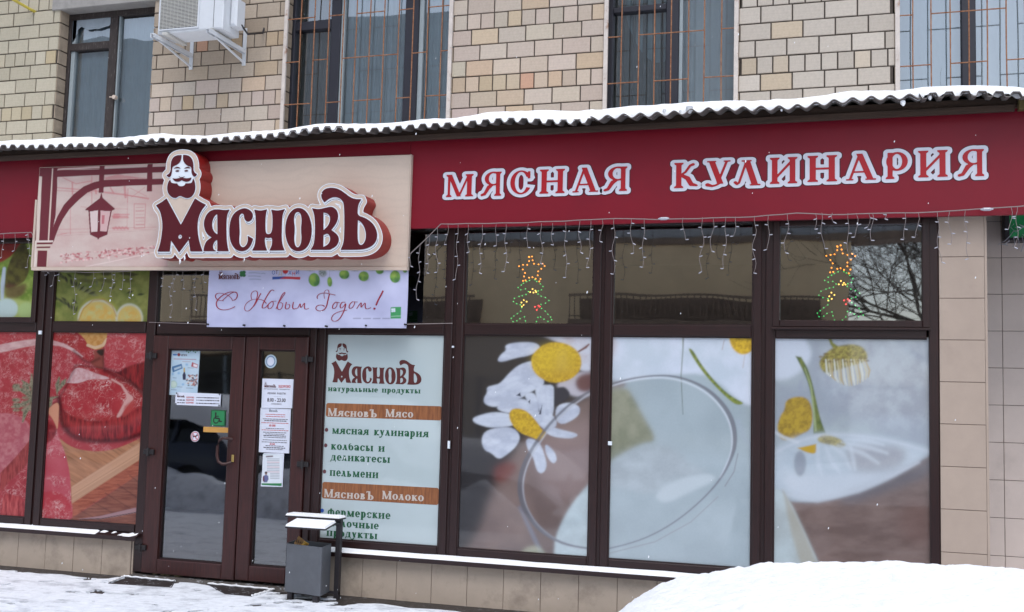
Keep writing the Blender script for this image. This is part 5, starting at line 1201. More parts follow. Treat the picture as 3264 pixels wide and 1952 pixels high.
pb.poly([(1100, 385), (1240, 350), (1540, 395), (1300, 400), (1110, 408)], (184, 104, 108), 5, .6, 0)
# frame of the arch
P0 = lambda pts, c=MR_, so=1.4: pb.poly(pts, c, so, 1, 0)
P0([(340, 180), (1760, 150), (1760, 236), (1700, 238), (600, 292), (560, 292), (400, 292), (340, 292)], (122, 16, 34))
P0([(440, 280), (605, 280), (600, 520), (585, 780), (560, 900), (555, 1046), (385, 1046), (340, 1046), (340, 280)])
P0([(600, 312), (1740, 268), (1740, 326), (600, 378)]); P0([(1045, 250), (1102, 250), (1086, 546), (1038, 546)]); P0([(1548, 225), (1604, 225), (1598, 530), (1543, 530)])
P0([(600, 286), (1045, 262), (1045, 290), (610, 312)], (122, 16, 34))
for q in ([(608, 290), (1046, 264), (1046, 285), (608, 308)], [(1102, 262), (1550, 241), (1550, 262), (1102, 283)], [(1608, 238), (1745, 233), (1745, 262), (1608, 266)]): P0(q, (204, 176, 168))
P0([(400, 372), (441, 374), (411, 1046), (378, 1046)], (214, 196, 184)); P0([(546, 290), (560, 290), (516, 1050), (502, 1050)], (214, 190, 178))
pb.stroke([(1740, 425), (1560, 430), (1300, 438), (1090, 448), (1000, 468), (900, 510), (800, 590), (700, 695), (630, 810), (590, 900), (560, 990), (548, 1046)], [62, 64, 70, 76, 74, 76, 80, 74, 64, 58, 50, 40], MR_, 1.6)
P0([(385, 1068), (556, 1066), (552, 1086), (385, 1088)]); P0([(385, 1110), (530, 1108), (526, 1126), (385, 1128)]); P0([(396, 1150), (496, 1150), (487, 1330), (388, 1330)])
P0([(340, 1046), (560, 1046), (556, 1062), (340, 1064)], (220, 204, 196)); P0([(340, 1064), (384, 1064), (384, 1400), (340, 1400)], (216, 200, 190))
# lantern
P0([(1060, 552), (1070, 552), (1078, 596), (1150, 660), (1206, 708), (1206, 722), (1180, 728), (1172, 745), (1130, 965), (1128, 985), (1042, 1020), (1036, 1036), (1028, 1036), (1022, 1020), (948, 985), (945, 965), (930, 745), (925, 730), (898, 730), (898, 716), (1050, 600)])
P0([(945, 742), (1030, 728), (1024, 950), (958, 958)], (214, 192, 188)); P0([(1056, 732), (1160, 738), (1122, 950), (1052, 948)], (206, 170, 168)); P0([(1070, 780), (1100, 780), (1094, 870), (1068, 870)], (186, 110, 116))
pb.build('printed_face', M_PRINT, sign)
fr = MB(); _yb = YB-.004; _sz = lambda x, z: z+SLP*(x-(SX0+SX1)/2)
def slab(x0, x1, y0, z0, z1): fr.hexa([(x0, y0, _sz(x0, z0)), (x1, y0, _sz(x1, z0)), (x1, _yb, _sz(x1, z0)), (x0, _yb, _sz(x0, z0)), (x0, y0, _sz(x0, z1)), (x1, y0, _sz(x1, z1)), (x1, _yb, _sz(x1, z1)), (x0, _yb, _sz(x0, z1))])
slab(SX0, SX1, YS, SZ0, SZ1); slab(SX0-.012, SX1+.008, YS-.010, SZ0-.028, SZ0-.001); slab(SX1+.0005, SX1+.008, YS-.008, SZ0-.0005, SZ1); slab(SX0-.02, SX0-.0005, YS-.008, SZ0-.0005, SZ1-.30)
print('sign', SX0, SX1, SZ0, SZ1); fr.build('sign_case', M_CREAM, sign)
# raised box
F_all = U(*F_letters.values(), F_hair, F_beard, poly_u(['headw']), poly_u(['collar']), sd_poly(on(Z6, [(780, 680), (1000, 680), (1000, 1000), (780, 1000)], YL)), SHIFT(U(*[F_letters[k] for k in ('m', 'ya', 's', 'n', 'o', 'v', 'tv')]), .010, -.020))
def cache(fn, b, h=.0045):
    nx = int((b[1]-b[0])/h); nz = int((b[3]-b[2])/h); xs = np.linspace(b[0], b[1], nx+1); zs = np.linspace(b[2], b[3], nz+1); X, Z = np.meshgrid(xs, zs); G = fn(X, Z)
    def f(x, z):
        u = np.clip((x-b[0])/(b[1]-b[0])*nx, 0, nx-.001); v = np.clip((z-b[2])/(b[3]-b[2])*nz, 0, nz-.001); i = u.astype(int); j = v.astype(int); a = u-i; c = v-j
        return G[j, i]*(1-a)*(1-c)+G[j, i+1]*a*(1-c)+G[j+1, i]*(1-a)*c+G[j+1, i+1]*a*c
    return f
LBND = (LX0-.09, LX1+.09, LZ0-.09, LZ1+.08)
F_allc = cache(F_all, LBND); F_letc = cache(U(*F_letters.values()), LBND); F_headc = cache(U(F_hair, F_beard), LBND)
DZ = (LX1-LX0)/2100*45
rough_edge = lambda x, z: F_allc(x, z)-.037
lb_box = plate('logo_box', rough_edge, LBND, .0075, YL+.006, YS-YL-.008, M_CREAM, sign, side=M_REDSIDE)
plate('box_trim', INT(rough_edge, lambda x, z: -(F_allc(x, z)-.0315)), LBND, .005, YL+.0035, .0025, M_WHITE, lb_box)
wf = lambda x, z: np.minimum(np.minimum(F_letc(x, z)-.0085, F_letc(x-.0085, z+.0175)-.0075), np.minimum(F_letc(x-.004, z+.009)-.0075, F_headc(x, z)-.0085))
plate('letter_outline', wf, LBND, .004, YL+.0035, 0, M_WHITE, lb_box)
plate('face_plate', U(poly_u(['headw']) if False else OFF(F_headc, .0), sd_poly(smooth_poly(on(Z6, [(215, 240), (240, 228), (285, 195), (295, 130), (305, 130), (312, 195), (350, 230), (385, 245), (390, 300), (402, 345), (400, 385), (330, 402), (320, 425), (262, 425), (250, 404), (192, 398), (178, 370), (200, 320)], YL), 2))), lb(['headw'], .02), .004, YL+.0030, 0, M_WHITE, lb_box)
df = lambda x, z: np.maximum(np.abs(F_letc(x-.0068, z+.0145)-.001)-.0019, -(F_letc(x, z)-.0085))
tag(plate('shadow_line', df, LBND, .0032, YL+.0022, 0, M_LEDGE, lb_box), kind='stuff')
for k, f in F_letters.items(): plate('letter', f, lb([k], .012), .0042, YL-.001, .002, M_MAROON, lb_box)
plate('hair', F_hair, lb(['hair'], .01), .0035, YL-.001, .002, M_MAROON, lb_box); plate('beard', F_beard, lb(['beard'], .01), .0035, YL-.001, .002, M_MAROON, lb_box); plate('facial_features', F_feat, lb(['face'], .03), .0028, YL-.001, .002, M_MAROON, lb_box)
for (u, v), r in ((Z6(318, 1110), .012), (Z6(880, 1118), .008), (Z6(275, 1140), .014)):      # frozen drips under the box
    q = Vector(at(u, v, Y=YL+.01)); MB().tube([q+Vector((0, 0, .03)), q+Vector((.004, 0, .0)), q+Vector((-.004, 0, -.022))], [r*.5, r*.6, .001], 6).build('icicle', M_SNOW, lb_box)

# =================================================================== BANNER
ban = thing('banner', 'white and lilac New Year banner with red script hanging over the door', 'banner', (-4.6, 8.06, 2.3))
YBN = 8.06
bx0, bx1 = at(*A8(85, 400), Y=YBN)[0], at(*A8(2402, 400), Y=YBN)[0]; bz0, bz1 = at(*A8(1200, 748), Y=YBN)[2], 2.68
p = Print(bx0, bx1, bz0, bz1, .0045, YBN, (186, 188, 216))
p.zf = A8; p.put(lambda x, y: y*0-1, shade((192, 194, 222), (170, 172, 204), 420, 260, 101))
p.put(lambda x, y: np.maximum(60-x*0, 0)*0+np.abs(y-(742+.0*x))-4, (176, 170, 200), 3, .5)
for (cx, cy, rx, ry) in ((1315, 190, 66, 78), (1502, 215, 30, 56), (1670, 130, 56, 54), (1893, 150, 62, 58), (2085, 85, 46, 42), (2260, 155, 58, 72), (2372, 85, 24, 24)):
    p.ell(cx, cy, rx, ry, shade((118, 158, 66), (70, 120, 62), 40, 40, 103), 4); p.ell(cx-rx*.25, cy-ry*.35, rx*.5, ry*.4, (168, 188, 84), 14, .6); p.ell(cx+rx*.5, cy+ry*.5, rx*.5, ry*.4, (50, 90, 56), 16, .5); p.stroke([(cx, cy-ry), (cx+4, 40)], 3, (110, 110, 130), 2, .5)
for cx in (1270, 1420, 1530, 1610, 1790, 1990): p.ell(cx, 66+(40 if cx == 1420 else 0), 50, 22+(30 if cx == 1420 else 0), shade((70, 90, 60), (150, 156, 150), 12, 12, 104), 12, .8)
for (u, v) in ((480, 110), (508, 106), (478, 138), (508, 140)): p.ell(u, v, 22, 20, (34, 100, 52), 3)
for k, (u, v, w_) in enumerate(((565, 112, 120), (560, 150, 130), (575, 186, 120), (700, 116, 40))): p.stroke([(u, v), (u+w_*.5, v-3), (u+w_, v+2)], 9, (110, 130, 150), 4, .65)
p.poly([(828, 155), (990, 152), (988, 182), (828, 188)], (40, 76, 150), 2, 1, 0); p.poly([(912, 180), (990, 155), (1158, 158), (1156, 190)], (180, 50, 60), 2, 1, 0)
p.poly([(955, 75), (1022, 75), (1020, 105), (1000, 122), (990, 124), (972, 120), (956, 105)], (176, 40, 44), 2, 1, 1); p.stroke([(988, 122), (988, 136)], 5, (50, 80, 150), 2)
p.poly([(2215, 512), (2330, 505), (2328, 642), (2213, 645)], (56, 140, 84), 2, 1, 0); p.ell(2232, 536, 12, 11, W_, 2); p.ell(2254, 534, 12, 11, W_, 2); p.ell(2233, 558, 12, 11, W_, 2); p.ell(2255, 556, 12, 11, W_, 2); p.stroke([(2222, 618), (2326, 612)], 6, (190, 214, 200), 3, .7)
for k in range(4): p.stroke([(1785+112*k, 642+2*math.sin(k)), (1785+112*k+80, 642)], 11, (90, 90, 116), 4, .6)
wv = lambda X, Z: .012*np.sin(X*7.1)*np.sin((Z-bz0)*5+1)+.008*np.sin(X*15+Z*6)
sheet_ = p.build('banner_sheet', M_VINYL, ban, wave=wv)
def script(strokes, m, wd):
    mb = MB()
    for L in strokes:
        pts = smooth_path([(q[0], q[1]) for q in L[1]], 3); n = len(pts); P = [at(*A8(*q), Y=YBN) for q in pts]
        for i in range(n): pass
        ww = []
        for i in range(n):
            a, b = P[max(i-1, 0)], P[min(i+1, n-1)]; dx, dz = b[0]-a[0], b[2]-a[2]; l = math.hypot(dx, dz)+1e-9; slant = abs(dz/l); w = L[0]*(.45+.75*slant*(1 if dz < 0 else .6))*wd; ww.append((dx/l, dz/l, w))
        V = []
        for (x, _, z), (tx, tz, w) in zip(P, ww):
            y = YBN+float(wv(np.array(x), np.array(z)))-.0035; V += [(x-tz*w/2, y, z+tx*w/2), (x+tz*w/2, y, z-tx*w/2)]
        mb.add(V, [(2*i, 2*i+1, 2*i+3, 2*i+2) for i in range(n-1)])
    return mb.build('script_lettering', m, ban)
def smooth_path(P, it):
    for _ in range(it):
        Q = [P[0]]
        for a, b in zip(P[:-1], P[1:]): Q += [(a[0]*.75+b[0]*.25, a[1]*.75+b[1]*.25), (a[0]*.25+b[0]*.75, a[1]*.25+b[1]*.75)]
        P = Q+[P[-1]]
    return P
SCR = [(1, [(360, 435), (345, 400), (300, 365), (230, 345), (180, 350), (165, 390), (195, 430), (260, 435)]), (1.2, [(245, 430), (330, 350), (400, 325), (425, 360), (410, 410), (370, 430)]),
       (1.3, [(420, 345), (360, 325), (280, 345), (210, 400), (175, 460), (190, 520), (250, 545), (330, 530), (390, 500)]),
       (1, [(600, 420), (590, 370), (610, 330), (650, 318), (670, 340), (665, 400), (640, 480), (580, 550), (530, 560), (505, 530), (520, 480), (580, 430), (660, 415), (740, 430), (770, 470)]),
       (1.2, [(705, 350), (680, 400), (650, 470), (620, 505)]), (1.2, [(855, 320), (825, 305), (790, 350), (755, 420), (725, 490), (725, 525), (760, 520), (790, 480)]),
       (1.1, [(830, 445), (795, 470), (785, 520), (810, 535), (845, 500), (850, 450), (820, 445), (850, 440), (885, 440)]), (1.1, [(880, 530), (905, 470), (950, 400), (990, 350), (985, 335), (955, 360), (920, 430), (890, 500), (905, 545), (945, 530), (965, 470), (930, 455)]),
       (1.2, [(1003, 452), (984, 520), (1006, 537), (1040, 516), (1044, 480), (1016, 478)]), (1.2, [(1086, 452), (1072, 515), (1088, 536), (1112, 524)]),
       (1.1, [(1112, 530), (1140, 520), (1162, 455), (1164, 528), (1194, 480), (1212, 456), (1204, 520), (1222, 537), (1256, 522)]),
       (1.2, [(1350, 410), (1340, 390), (1365, 355), (1430, 340), (1500, 355), (1570, 370)]), (1.3, [(1495, 355), (1475, 420), (1455, 500), (1420, 545), (1360, 555), (1325, 530), (1340, 490), (1400, 480), (1430, 500)]), (.8, [(1430, 410), (1425, 340), (1450, 308), (1485, 310), (1490, 345)]),
       (1.1, [(1570, 450), (1535, 480), (1525, 520), (1550, 530), (1585, 500), (1590, 455), (1565, 450), (1620, 460)]), (1.2, [(1690, 455), (1650, 450), (1625, 490), (1630, 525), (1665, 510), (1700, 455), (1680, 540), (1640, 620), (1590, 670), (1530, 675), (1508, 640), (1540, 590), (1620, 560), (1710, 545)]),
       (1.1, [(1775, 445), (1740, 475), (1730, 520), (1755, 530), (1785, 500), (1800, 450), (1770, 448), (1830, 450)]), (1.1, [(1820, 530), (1850, 480), (1875, 450), (1865, 525), (1895, 480), (1920, 455), (1915, 520), (1940, 535), (1985, 515)]),
       (1.7, [(2130, 320), (2100, 380), (2065, 440), (2045, 490)]), (1.9, [(2018, 525), (2026, 535), (2034, 530), (2026, 520), (2018, 528)])]
script(SCR, mat('script_red', C(150, 30, 52), rough=.5, var=.05), .0068)
x_, z_ = at(*A8(212, 190), Y=YBN)[0::2]; w_ = at(*A8(465, 190), Y=YBN)[0]-x_
small_logo(ban, x_, z_, w_, YBN-.016, M_TBROWN, .02)
for ch, u, v, m in (('О', 838, 132, M_BLUE), ('Т', 878, 128, M_TBROWN), ('Д', 915, 138, M_PAPER), ('Х', 1030, 135, M_BLUE), ('Н', 1075, 146, M_TEXTR), ('И', 1120, 128, M_BLUE)):
    q = at(*A8(u, v), Y=YBN); font_text('lettering', ch, q[0], q[2], .046, YBN-.016, m, ban)
for (u, v) in ((88, 710), (508, 720), (978, 728), (1462, 732), (1930, 725), (2382, 712)):
    q = at(*A8(u, v), Y=YBN); MB().tube([(q[0], YBN-.020, q[2]), (q[0], YBN+.012, q[2])], .0075, 10).build('eyelet', M_BLACKP, ban)
cb = MB(); a_, b_ = Vector(at(*A1(1410, 528), Y=YF-.02)), Vector(at(*A8(60, 706), Y=YBN)); cb.tube([a_, b_], .0025, 5)
a_, b_ = Vector(at(*A8(2400, 708), Y=YBN)), Vector(at(*Z7(478, 1437), Y=YF-.02)); cb.tube([a_, b_], .0025, 5); cb.build('guy_line', M_WIRE, ban)

# =================================================================== PRICE PANEL (film with real lettering)
pn = film_thing('range_panel', 'pale window panel listing the shop goods in green Cyrillic lettering', 'poster', -3.7, 1.2)
box('panel_sheet', -4.215, -3.142, YP, YP+.004, .438, 2.146, M_PANELW, pn)
def pxz(x, y): q = at(*A5(x, y), Y=YP); return q[0], q[2]
yt = YP-.0012
a, b = pxz(205, 378), pxz(778, 378); small_logo(pn, a[0], pxz(480, 385)[1], b[0]-a[0], yt, M_TBROWN, .0085)
def line(txt, x0, x1, ybase, xh, m=M_TGREEN, y=yt, fat=1.0, wg=.75):
    a, b = pxz(x0, ybase), pxz(x1, ybase+ (x1-x0)*.02); s = abs(pxz(x0, ybase-xh)[1]-a[1]); serif_text('lettering', txt, a[0], a[1], s, y, m, pn, width=b[0]-a[0], fat=fat, wordgap=wg)
line('натуральные продукты', 188, 772, 430, 24, fat=1.35)
line('мясная кулинария', 212, 825, 698, 34, fat=1.3); line('колбасы и', 206, 548, 798, 34, fat=1.3); line('деликатесы', 204, 580, 866, 34, fat=1.3)
line('пельмени', 198, 508, 964, 36, fat=1.3); line('фермерские', 184, 584, 1213, 36, fat=1.3); line('молочные', 180, 510, 1280, 34, fat=1.3); line('продукты', 178, 500, 1342, 34, fat=1.3)
for (x0, y0, x1, y1) in ((175, 504, 905, 612), (150, 1010, 886, 1136)):
    A, B_, C_, D = pxz(x0, y1-18), pxz(x1, y1), pxz(x1, y0+22), pxz(x0, y0)
    r = .016; zz0, zz1 = (A[1]+B_[1])/2, (C_[1]+D[1])/2; cx, cz = (A[0]+B_[0])/2, (zz0+zz1)/2; hx, hz = (B_[0]-A[0])/2-r, (zz1-zz0)/2-r
    plate('wood_band', lambda X, Z: np.hypot(np.maximum(np.abs(X-cx)-hx, 0), np.maximum(np.abs(Z-cz)-hz, 0))-r, (A[0]-.01, B_[0]+.01, zz0-.01, zz1+.01), .012, yt, 0, M_TWOOD, pn)
M_SILV = mat('silver_print', C(190, 180, 172), rough=.45, var=.03)
line('МясновЪ', 184, 505, 586, 34, M_SILV, yt-.001, 1.25); line('Мясо', 548, 728, 592, 34, M_SILV, yt-.001, 1.25); line('МясновЪ', 160, 485, 1098, 36, M_SILV, yt-.001, 1.25); line('Молоко', 526, 795, 1110, 36, M_SILV, yt-.001, 1.25)
for (x, y, m) in ((180, 674, M_BULLET), (175, 772, M_BULLET), (167, 937, M_BULLET), (153, 1183, M_BLUE)):
    c_ = pxz(x, y); plate('bullet', sd_ell(c_[0], c_[1], .0155, .0165), (c_[0]-.02, c_[0]+.02, c_[1]-.02, c_[1]+.02), .003, yt, 0, m, pn)

# =================================================================== NOTICES ON THE DOOR
YD = YG-.016
def quad_sheet(zf, P, m, parent, nm='sheet', y=YD, th=.0012):
    Q = [at(*zf(*q), Y=y) for q in P]; mb = MB(); mb.hexa([(q[0], y, q[2]) for q in (Q[3], Q[2])]+[(q[0], y+th, q[2]) for q in (Q[2], Q[3])]+[(q[0], y, q[2]) for q in (Q[0], Q[1])]+[(q[0], y+th, q[2]) for q in (Q[1], Q[0])]); return mb.build(nm, m, parent)
def rot_of(zf, a, b): A, B_ = at(*zf(*a), Y=YD), at(*zf(*b), Y=YD); return math.atan2(B_[2]-A[2], B_[0]-A[0])
M_PAPW = mat('notice_white', C(214, 218, 232), rough=.4, var=.02)
def note(name, lab, zf, P, cat='notice', m=M_PAPW):
    c = at(*zf(sum(p[0] for p in P)/4, sum(p[1] for p in P)/4), Y=YD); t = thing(name, lab, cat, (c[0], YD, c[2])); quad_sheet(zf, P, m, t); return t
def printed(t, zf, x0, x1, y0, y1, base, paint, y=YD-.0012, h=.0035):
    A, B_ = at(*zf(x0, (y0+y1)/2), Y=y), at(*zf(x1, (y0+y1)/2), Y=y); C_, D = at(*zf((x0+x1)/2, y1), Y=y), at(*zf((x0+x1)/2, y0), Y=y)
    p = Print(A[0], B_[0], C_[2], D[2], h, y, base); p.zf = zf; paint(p); return p.build('print', M_PRINT, t)
# festive leaflet
t = note('leaflet', 'tall pale blue leaflet with gift pictures at the top left of the door', A3, [(315, 205), (620, 225), (590, 690), (283, 690)], m=mat('leaflet_blue', C(176, 196, 210), rough=.4, var=.03))
def pa(p):
    p.put(lambda x, y: y*0-1, shade((182, 200, 214), (164, 190, 208), 90, 90, 110))
    for k in range(8): p.ell(480+18*k, 228+14*math.sin(k*1.6), 7, 9, (50, 110, 60), 2)
    p.ell(356, 268, 26, 9, (60, 110, 170), 3); p.ell(396, 268, 16, 17, (130, 44, 50), 3)
    p.stroke([(345, 312), (575, 318)], 7, (150, 60, 80), 3, .8); p.stroke([(435, 340), (515, 342)], 5, (150, 80, 90), 3, .7)
    p.poly([(318, 395), (425, 362), (436, 412), (332, 455)], (70, 110, 150), 2, 1, 0); p.poly([(345, 410), (420, 385), (424, 402), (350, 432)], (180, 196, 206), 3, .8, 0)
    p.poly([(535, 345), (598, 372), (588, 410), (524, 392)], (160, 80, 90), 2, 1, 0); p.poly([(550, 362), (592, 378), (584, 402), (548, 390)], (220, 214, 220), 3, .9, 0)
    p.poly([(446, 410), (458, 410), (460, 455), (470, 480), (468, 532), (438, 532), (434, 480), (446, 455)], (44, 44, 70), 2, 1, 0); p.poly([(446, 405), (458, 405), (460, 450), (446, 450)], (190, 160, 90), 2, 1, 0)
    p.ell(340, 580, 38, 42, (160, 184, 176), 5); p.ell(340, 580, 28, 30, (186, 202, 190), 5)
    for k in range(60): p.ell(480+110*rng.rand(), 480+120*rng.rand(), 10, 7, [(110, 50, 46), (60, 60, 70), (170, 110, 100), (206, 196, 190)][k % 4], 3, .85)
    for (u, v) in ((480, 372), (395, 462), (440, 580), (330, 470)): p.ell(u, v, 14, 12, (110, 160, 200), 6, .7)
    for (u, v, w_) in ((335, 510, 35), (380, 605, 50), (475, 618, 70), (310, 635, 60), (490, 405, 60)): p.stroke([(u, v), (u+w_, v+3)], 5, (60, 60, 90), 2, .7)
printed(t, A3, 322, 600, 222, 672, (182, 200, 214), pa)
q = at(*A3(422, 283), Y=YD); font_text('lettering', 'ИГРА', q[0], q[2], .024, YD-.003, M_TBROWN, t, bold=.01)
# wide rounded plate
YD2 = YD-.008
def wide():
    P = [(362, 662), (838, 680), (830, 812), (356, 795)]; c = at(*A3(597, 737), Y=YD2)
    t = thing('notice_plate', 'wide white notice plate with three lines, on the left door leaf', 'notice', (c[0], YD2, c[2]))
    quad_sheet(A3, P, M_PAPW, t, 'plate', YD2, .006)
    r = rot_of(A3, (380, 720), (830, 735)); 
    q = at(*A3(376, 712), Y=YD2); small_logo(t, q[0], q[2]-.002, .078, YD2-.0015, M_TBROWN, .03)
    for (u, v, s, m) in ((475, 722, 'ЗДОРОВО', M_TEXTR), (472, 750, 'ЗДОРОВО', M_TEXTR), (472, 778, 'ЗДОРОВО', M_TEXTR)):
        q = at(*A3(u, v), Y=YD2); font_text('lettering', s, q[0], q[2], .016, YD2-.0015, m, t, bold=.02, rotz=0)
    for (u, v, w_) in ((582, 716, 232), (378, 742, 86), (580, 744, 240), (378, 770, 84), (576, 776, 244)):
        a, b = at(*A3(u, v), Y=YD2), at(*A3(u+w_, v+4), Y=YD2); x = a[0]; k = 0; mb = MB()
        while x < b[0]:
            l = .012+.016*random.random(); hgt = .0035+.002*random.random(); mb.box(x, min(x+l, b[0]), YD2-.0012, YD2-.0006, a[2]-hgt, a[2]+hgt*.6); x += l+.006
        tag(mb.build('fine_print', M_TEXTD, t), kind='stuff')
    for (u, v) in ((374, 672), (825, 686), (366, 786), (820, 802)):
        q = at(*A3(u, v), Y=YD2); MB().tube([(q[0], YD2-.004, q[2]), (q[0], YD2+.001, q[2])], .007, 8).build('fixing_stud', M_GALV, t)
wide()
# wheelchair sticker
t = note('accessibility_sticker', 'green sticker with black wheelchair symbol on the left door leaf', A3, [(736, 846), (888, 852), (880, 1022), (727, 1018)], 'sticker', M_GREEN)
def a3(pts, y=YD): return [at(*A3(*q), Y=y)[0::2] for q in pts]
f = U(sd_stroke(a3([(784, 892), (783, 935), (822, 940)]), .012), sd_ell(*a3([(785, 884)])[0], .009, .009), sd_stroke(a3([(783, 915), (815, 915)]), .008), sd_stroke(a3([(822, 940), (828, 972), (846, 970)]), .010), sd_stroke(a3([(778, 926), (762, 945), (762, 970), (780, 988), (802, 984), (816, 962)]), .009))
c_ = a3([(727, 846), (888, 1022)]); plate('wheelchair_symbol', f, (c_[0][0], c_[1][0], c_[1][1], c_[0][1]), .003, YD-.0015, 0, M_BLACKP, t)
f = lambda x, z: np.abs(sd_poly(a3([(742, 853), (881, 858), (874, 1015), (734, 1011)]))(x, z))-.0022
plate('sticker_border', f, (c_[0][0]-.01, c_[1][0]+.01, c_[1][1]-.01, c_[0][1]+.01), .004, YD-.0015, 0, M_BLACKP, t)
t = note('paper_strip', 'plain orange strip under the green wheelchair sticker', A3, [(655, 1024), (938, 1036), (934, 1090), (652, 1080)], 'sticker', mat('orange_strip', C(196, 146, 74), rough=.6, var=.08))
# no dogs
c = at(*A3(567, 1128), Y=YD); t = thing('no_dogs_sticker', 'round white no dogs sticker with red ring on the left door leaf', 'sticker', (c[0], YD, c[2]))
R_ = .043; bb = (c[0]-.05, c[0]+.05, c[2]-.055, c[2]+.055)
plate('disc', sd_ell(c[0], c[2], R_, R_*1.06), bb, .004, YD-.001, .001, M_PAPW, t)
plate('ring', lambda x, z: np.abs(sd_ell(c[0], c[2], R_*.82, R_*.86)(x, z))-.0030, bb, .003, YD-.002, 0, M_TEXTR, t)
dog = U(sd_stroke([(c[0]-.018, c[2]+.002), (c[0]+.010, c[2]+.002)], .011), sd_stroke([(c[0]+.008, c[2]+.002), (c[0]+.018, c[2]+.014), (c[0]+.026, c[2]+.012)], .009), sd_stroke([(c[0]-.017, c[2]), (c[0]-.020, c[2]-.018)], .006), sd_stroke([(c[0]+.008, c[2]), (c[0]+.012, c[2]-.018)], .006), sd_stroke([(c[0]-.020, c[2]+.004), (c[0]-.026, c[2]+.014)], .004))
plate('dog_figure', dog, bb, .0025, YD-.0025, 0, M_TEXTD, t); plate('bar', sd_stroke([(c[0]-.026, c[2]+.027), (c[0]+.026, c[2]-.027)], .005), bb, .003, YD-.003, 0, M_TEXTR, t)
# round sensor ring on the right leaf
c = at(*A3(1362, 338), Y=YD); t = thing('round_sticker', 'round white sticker with dark ring at the top of the right door leaf', 'sticker', (c[0], YD, c[2])); bb = (c[0]-.07, c[0]+.07, c[2]-.07, c[2]+.07)
plate('disc', sd_ell(c[0], c[2], .056, .058), bb, .004, YD-.001, .0012, mat('disc_grey', C(178, 196, 206), rough=.4, var=.03), t)
plate('ring', lambda x, z: np.abs(sd_ell(c[0], c[2], .0405, .043)(x, z))-.0022, bb, .003, YD-.002, 0, M_BLUE, t); plate('disc_centre', sd_ell(c[0], c[2], .032, .034), bb, .004, YD-.0022, 0, M_PAPW, t)
# opening hours
Yh = YD-.006
c = at(*A3(1432, 675), Y=Yh); t = thing('opening_hours_plate', 'white opening hours plate with bearded man logo on the right door leaf', 'notice', (c[0], Yh, c[2]))
quad_sheet(A3, [(1275, 518), (1602, 526), (1586, 832), (1263, 826)], M_PAPW, t, 'plate', Yh, .005)
def ht(s, u, v, size, m=M_TEXTD, w=None, b=.0, al='LEFT', T=None, Y=Yh-.0012): q = at(*A3(u, v), Y=Y); return font_text('lettering', s, q[0], q[2], size, Y, m, T or t, width=w, bold=b, align=al)
q = at(*A3(1292, 612), Y=Yh); small_logo(t, q[0], q[2], .115, Yh-.0015, M_TBROWN, .026)
ht('ЗДОРОВО', 1442, 612, .027, M_TEXTR, .115, .025); ht('натуральные  продукты', 1290, 630, .011, M_TEXTD, .245, .01)
ht('РЕЖИМ  РАБОТЫ', 1330, 682, .022, M_TEXTD, .172, .01); ht('8.00 - 23.00', 1324, 760, .043, M_TEXTD, .175, .02); ht('ЕЖЕДНЕВНО', 1370, 790, .013, M_TEXTD, .095, .01); ht('— ~ —', 1395, 712, .012, M_TEXTD, .07)
# long letter and small leaflet
t2 = note('letter_notice', 'long printed letter under the opening hours plate', A3, [(1254, 826), (1574, 838), (1555, 1306), (1236, 1292)])
rows = [(896, 210, 1), (918, 200, 1), (944, 260, 0), (962, 230, 2), (984, 290, 1), (1016, 130, 3), (1044, 190, 0), (1060, 280, 1), (1084, 250, 0), (1102, 200, 0), (1118, 240, 2), (1136, 230, 0), (1164, 250, 0), (1186, 270, 0), (1208, 110, 3), (1226, 190, 0), (1244, 230, 2), (1262, 180, 0)]
mbs = {0: MB(), 1: MB()}
for v, w_, k in rows:
    cx = 1415-(v-830)*.03; a, b = at(*A3(cx-w_/2, v-3), Y=YD), at(*A3(cx+w_/2, v+3), Y=YD); x = a[0]; h_ = .0022 if k < 2 else (.0032 if k == 2 else .0055)
    if k == 3: continue
    while x < b[0]-.004:
        l = .010+.018*random.random(); mbs[1 if k in (1, 3) else 0].box(x, min(x+l, b[0]), YD-.0016, YD-.0008, a[2]-h_, a[2]+h_); x += l+.005
tag(mbs[0].build('fine_print', M_TEXTD, t2), kind='stuff'); tag(mbs[1].build('fine_print_red', M_TEXTR, t2), kind='stuff')
ht('60 000', 1345, 1022, .026, M_TEXTR, .06, .02, T=t2, Y=YD-.0018); ht('30 000', 1350, 1214, .020, M_TEXTR, .05, .02, T=t2, Y=YD-.0018)
q = at(*A3(1342, 868), Y=YD); small_logo(t2, q[0], q[2], .085, YD-.0015, mat('print_grey', C(130, 134, 142), rough=.5, var=0), .03)
P3 = [A3(1287, 1302), A3(1502, 1306), A4(1480, 304), A4(1275, 298)]
idz = lambda x, y: (x, y)
t3 = note('person_leaflet', 'narrow white and green leaflet with a person picture, lowest on the right door leaf', idz, P3)
def pl_(p):
    p.put(lambda x, y: y*0-1, (212, 218, 226))
    p.put(lambda x, y: -(y-1541), (44, 120, 70), .8); p.stroke([(833, 1447), (903, 1449)], 2, (60, 140, 90), 1)
    p.ell(848, 1510, 3.4, 4.6, (150, 110, 96), 1); p.ell(848, 1507, 4, 3.4, (50, 34, 34), 1)
    p.poly([(840, 1518), (848, 1513), (855, 1518), (856, 1528), (851, 1538), (841, 1538), (838, 1530)], (96, 100, 140), 1, 1, 0); p.poly([(838, 1520), (842, 1516), (843, 1536), (838, 1534)], (90, 30, 50), 1, 1, 0)
    for k in range(13): p.stroke([(852+5*(k > 8)*2, 1463+5.2*k), (890, 1463+5.2*k+.5)], 1.5, (176, 70, 70) if k in (2, 5, 8) else (96, 98, 112), 1, .8)
    p.stroke([(850, 1456), (868, 1455)], 5, (80, 40, 44), 1, .8)
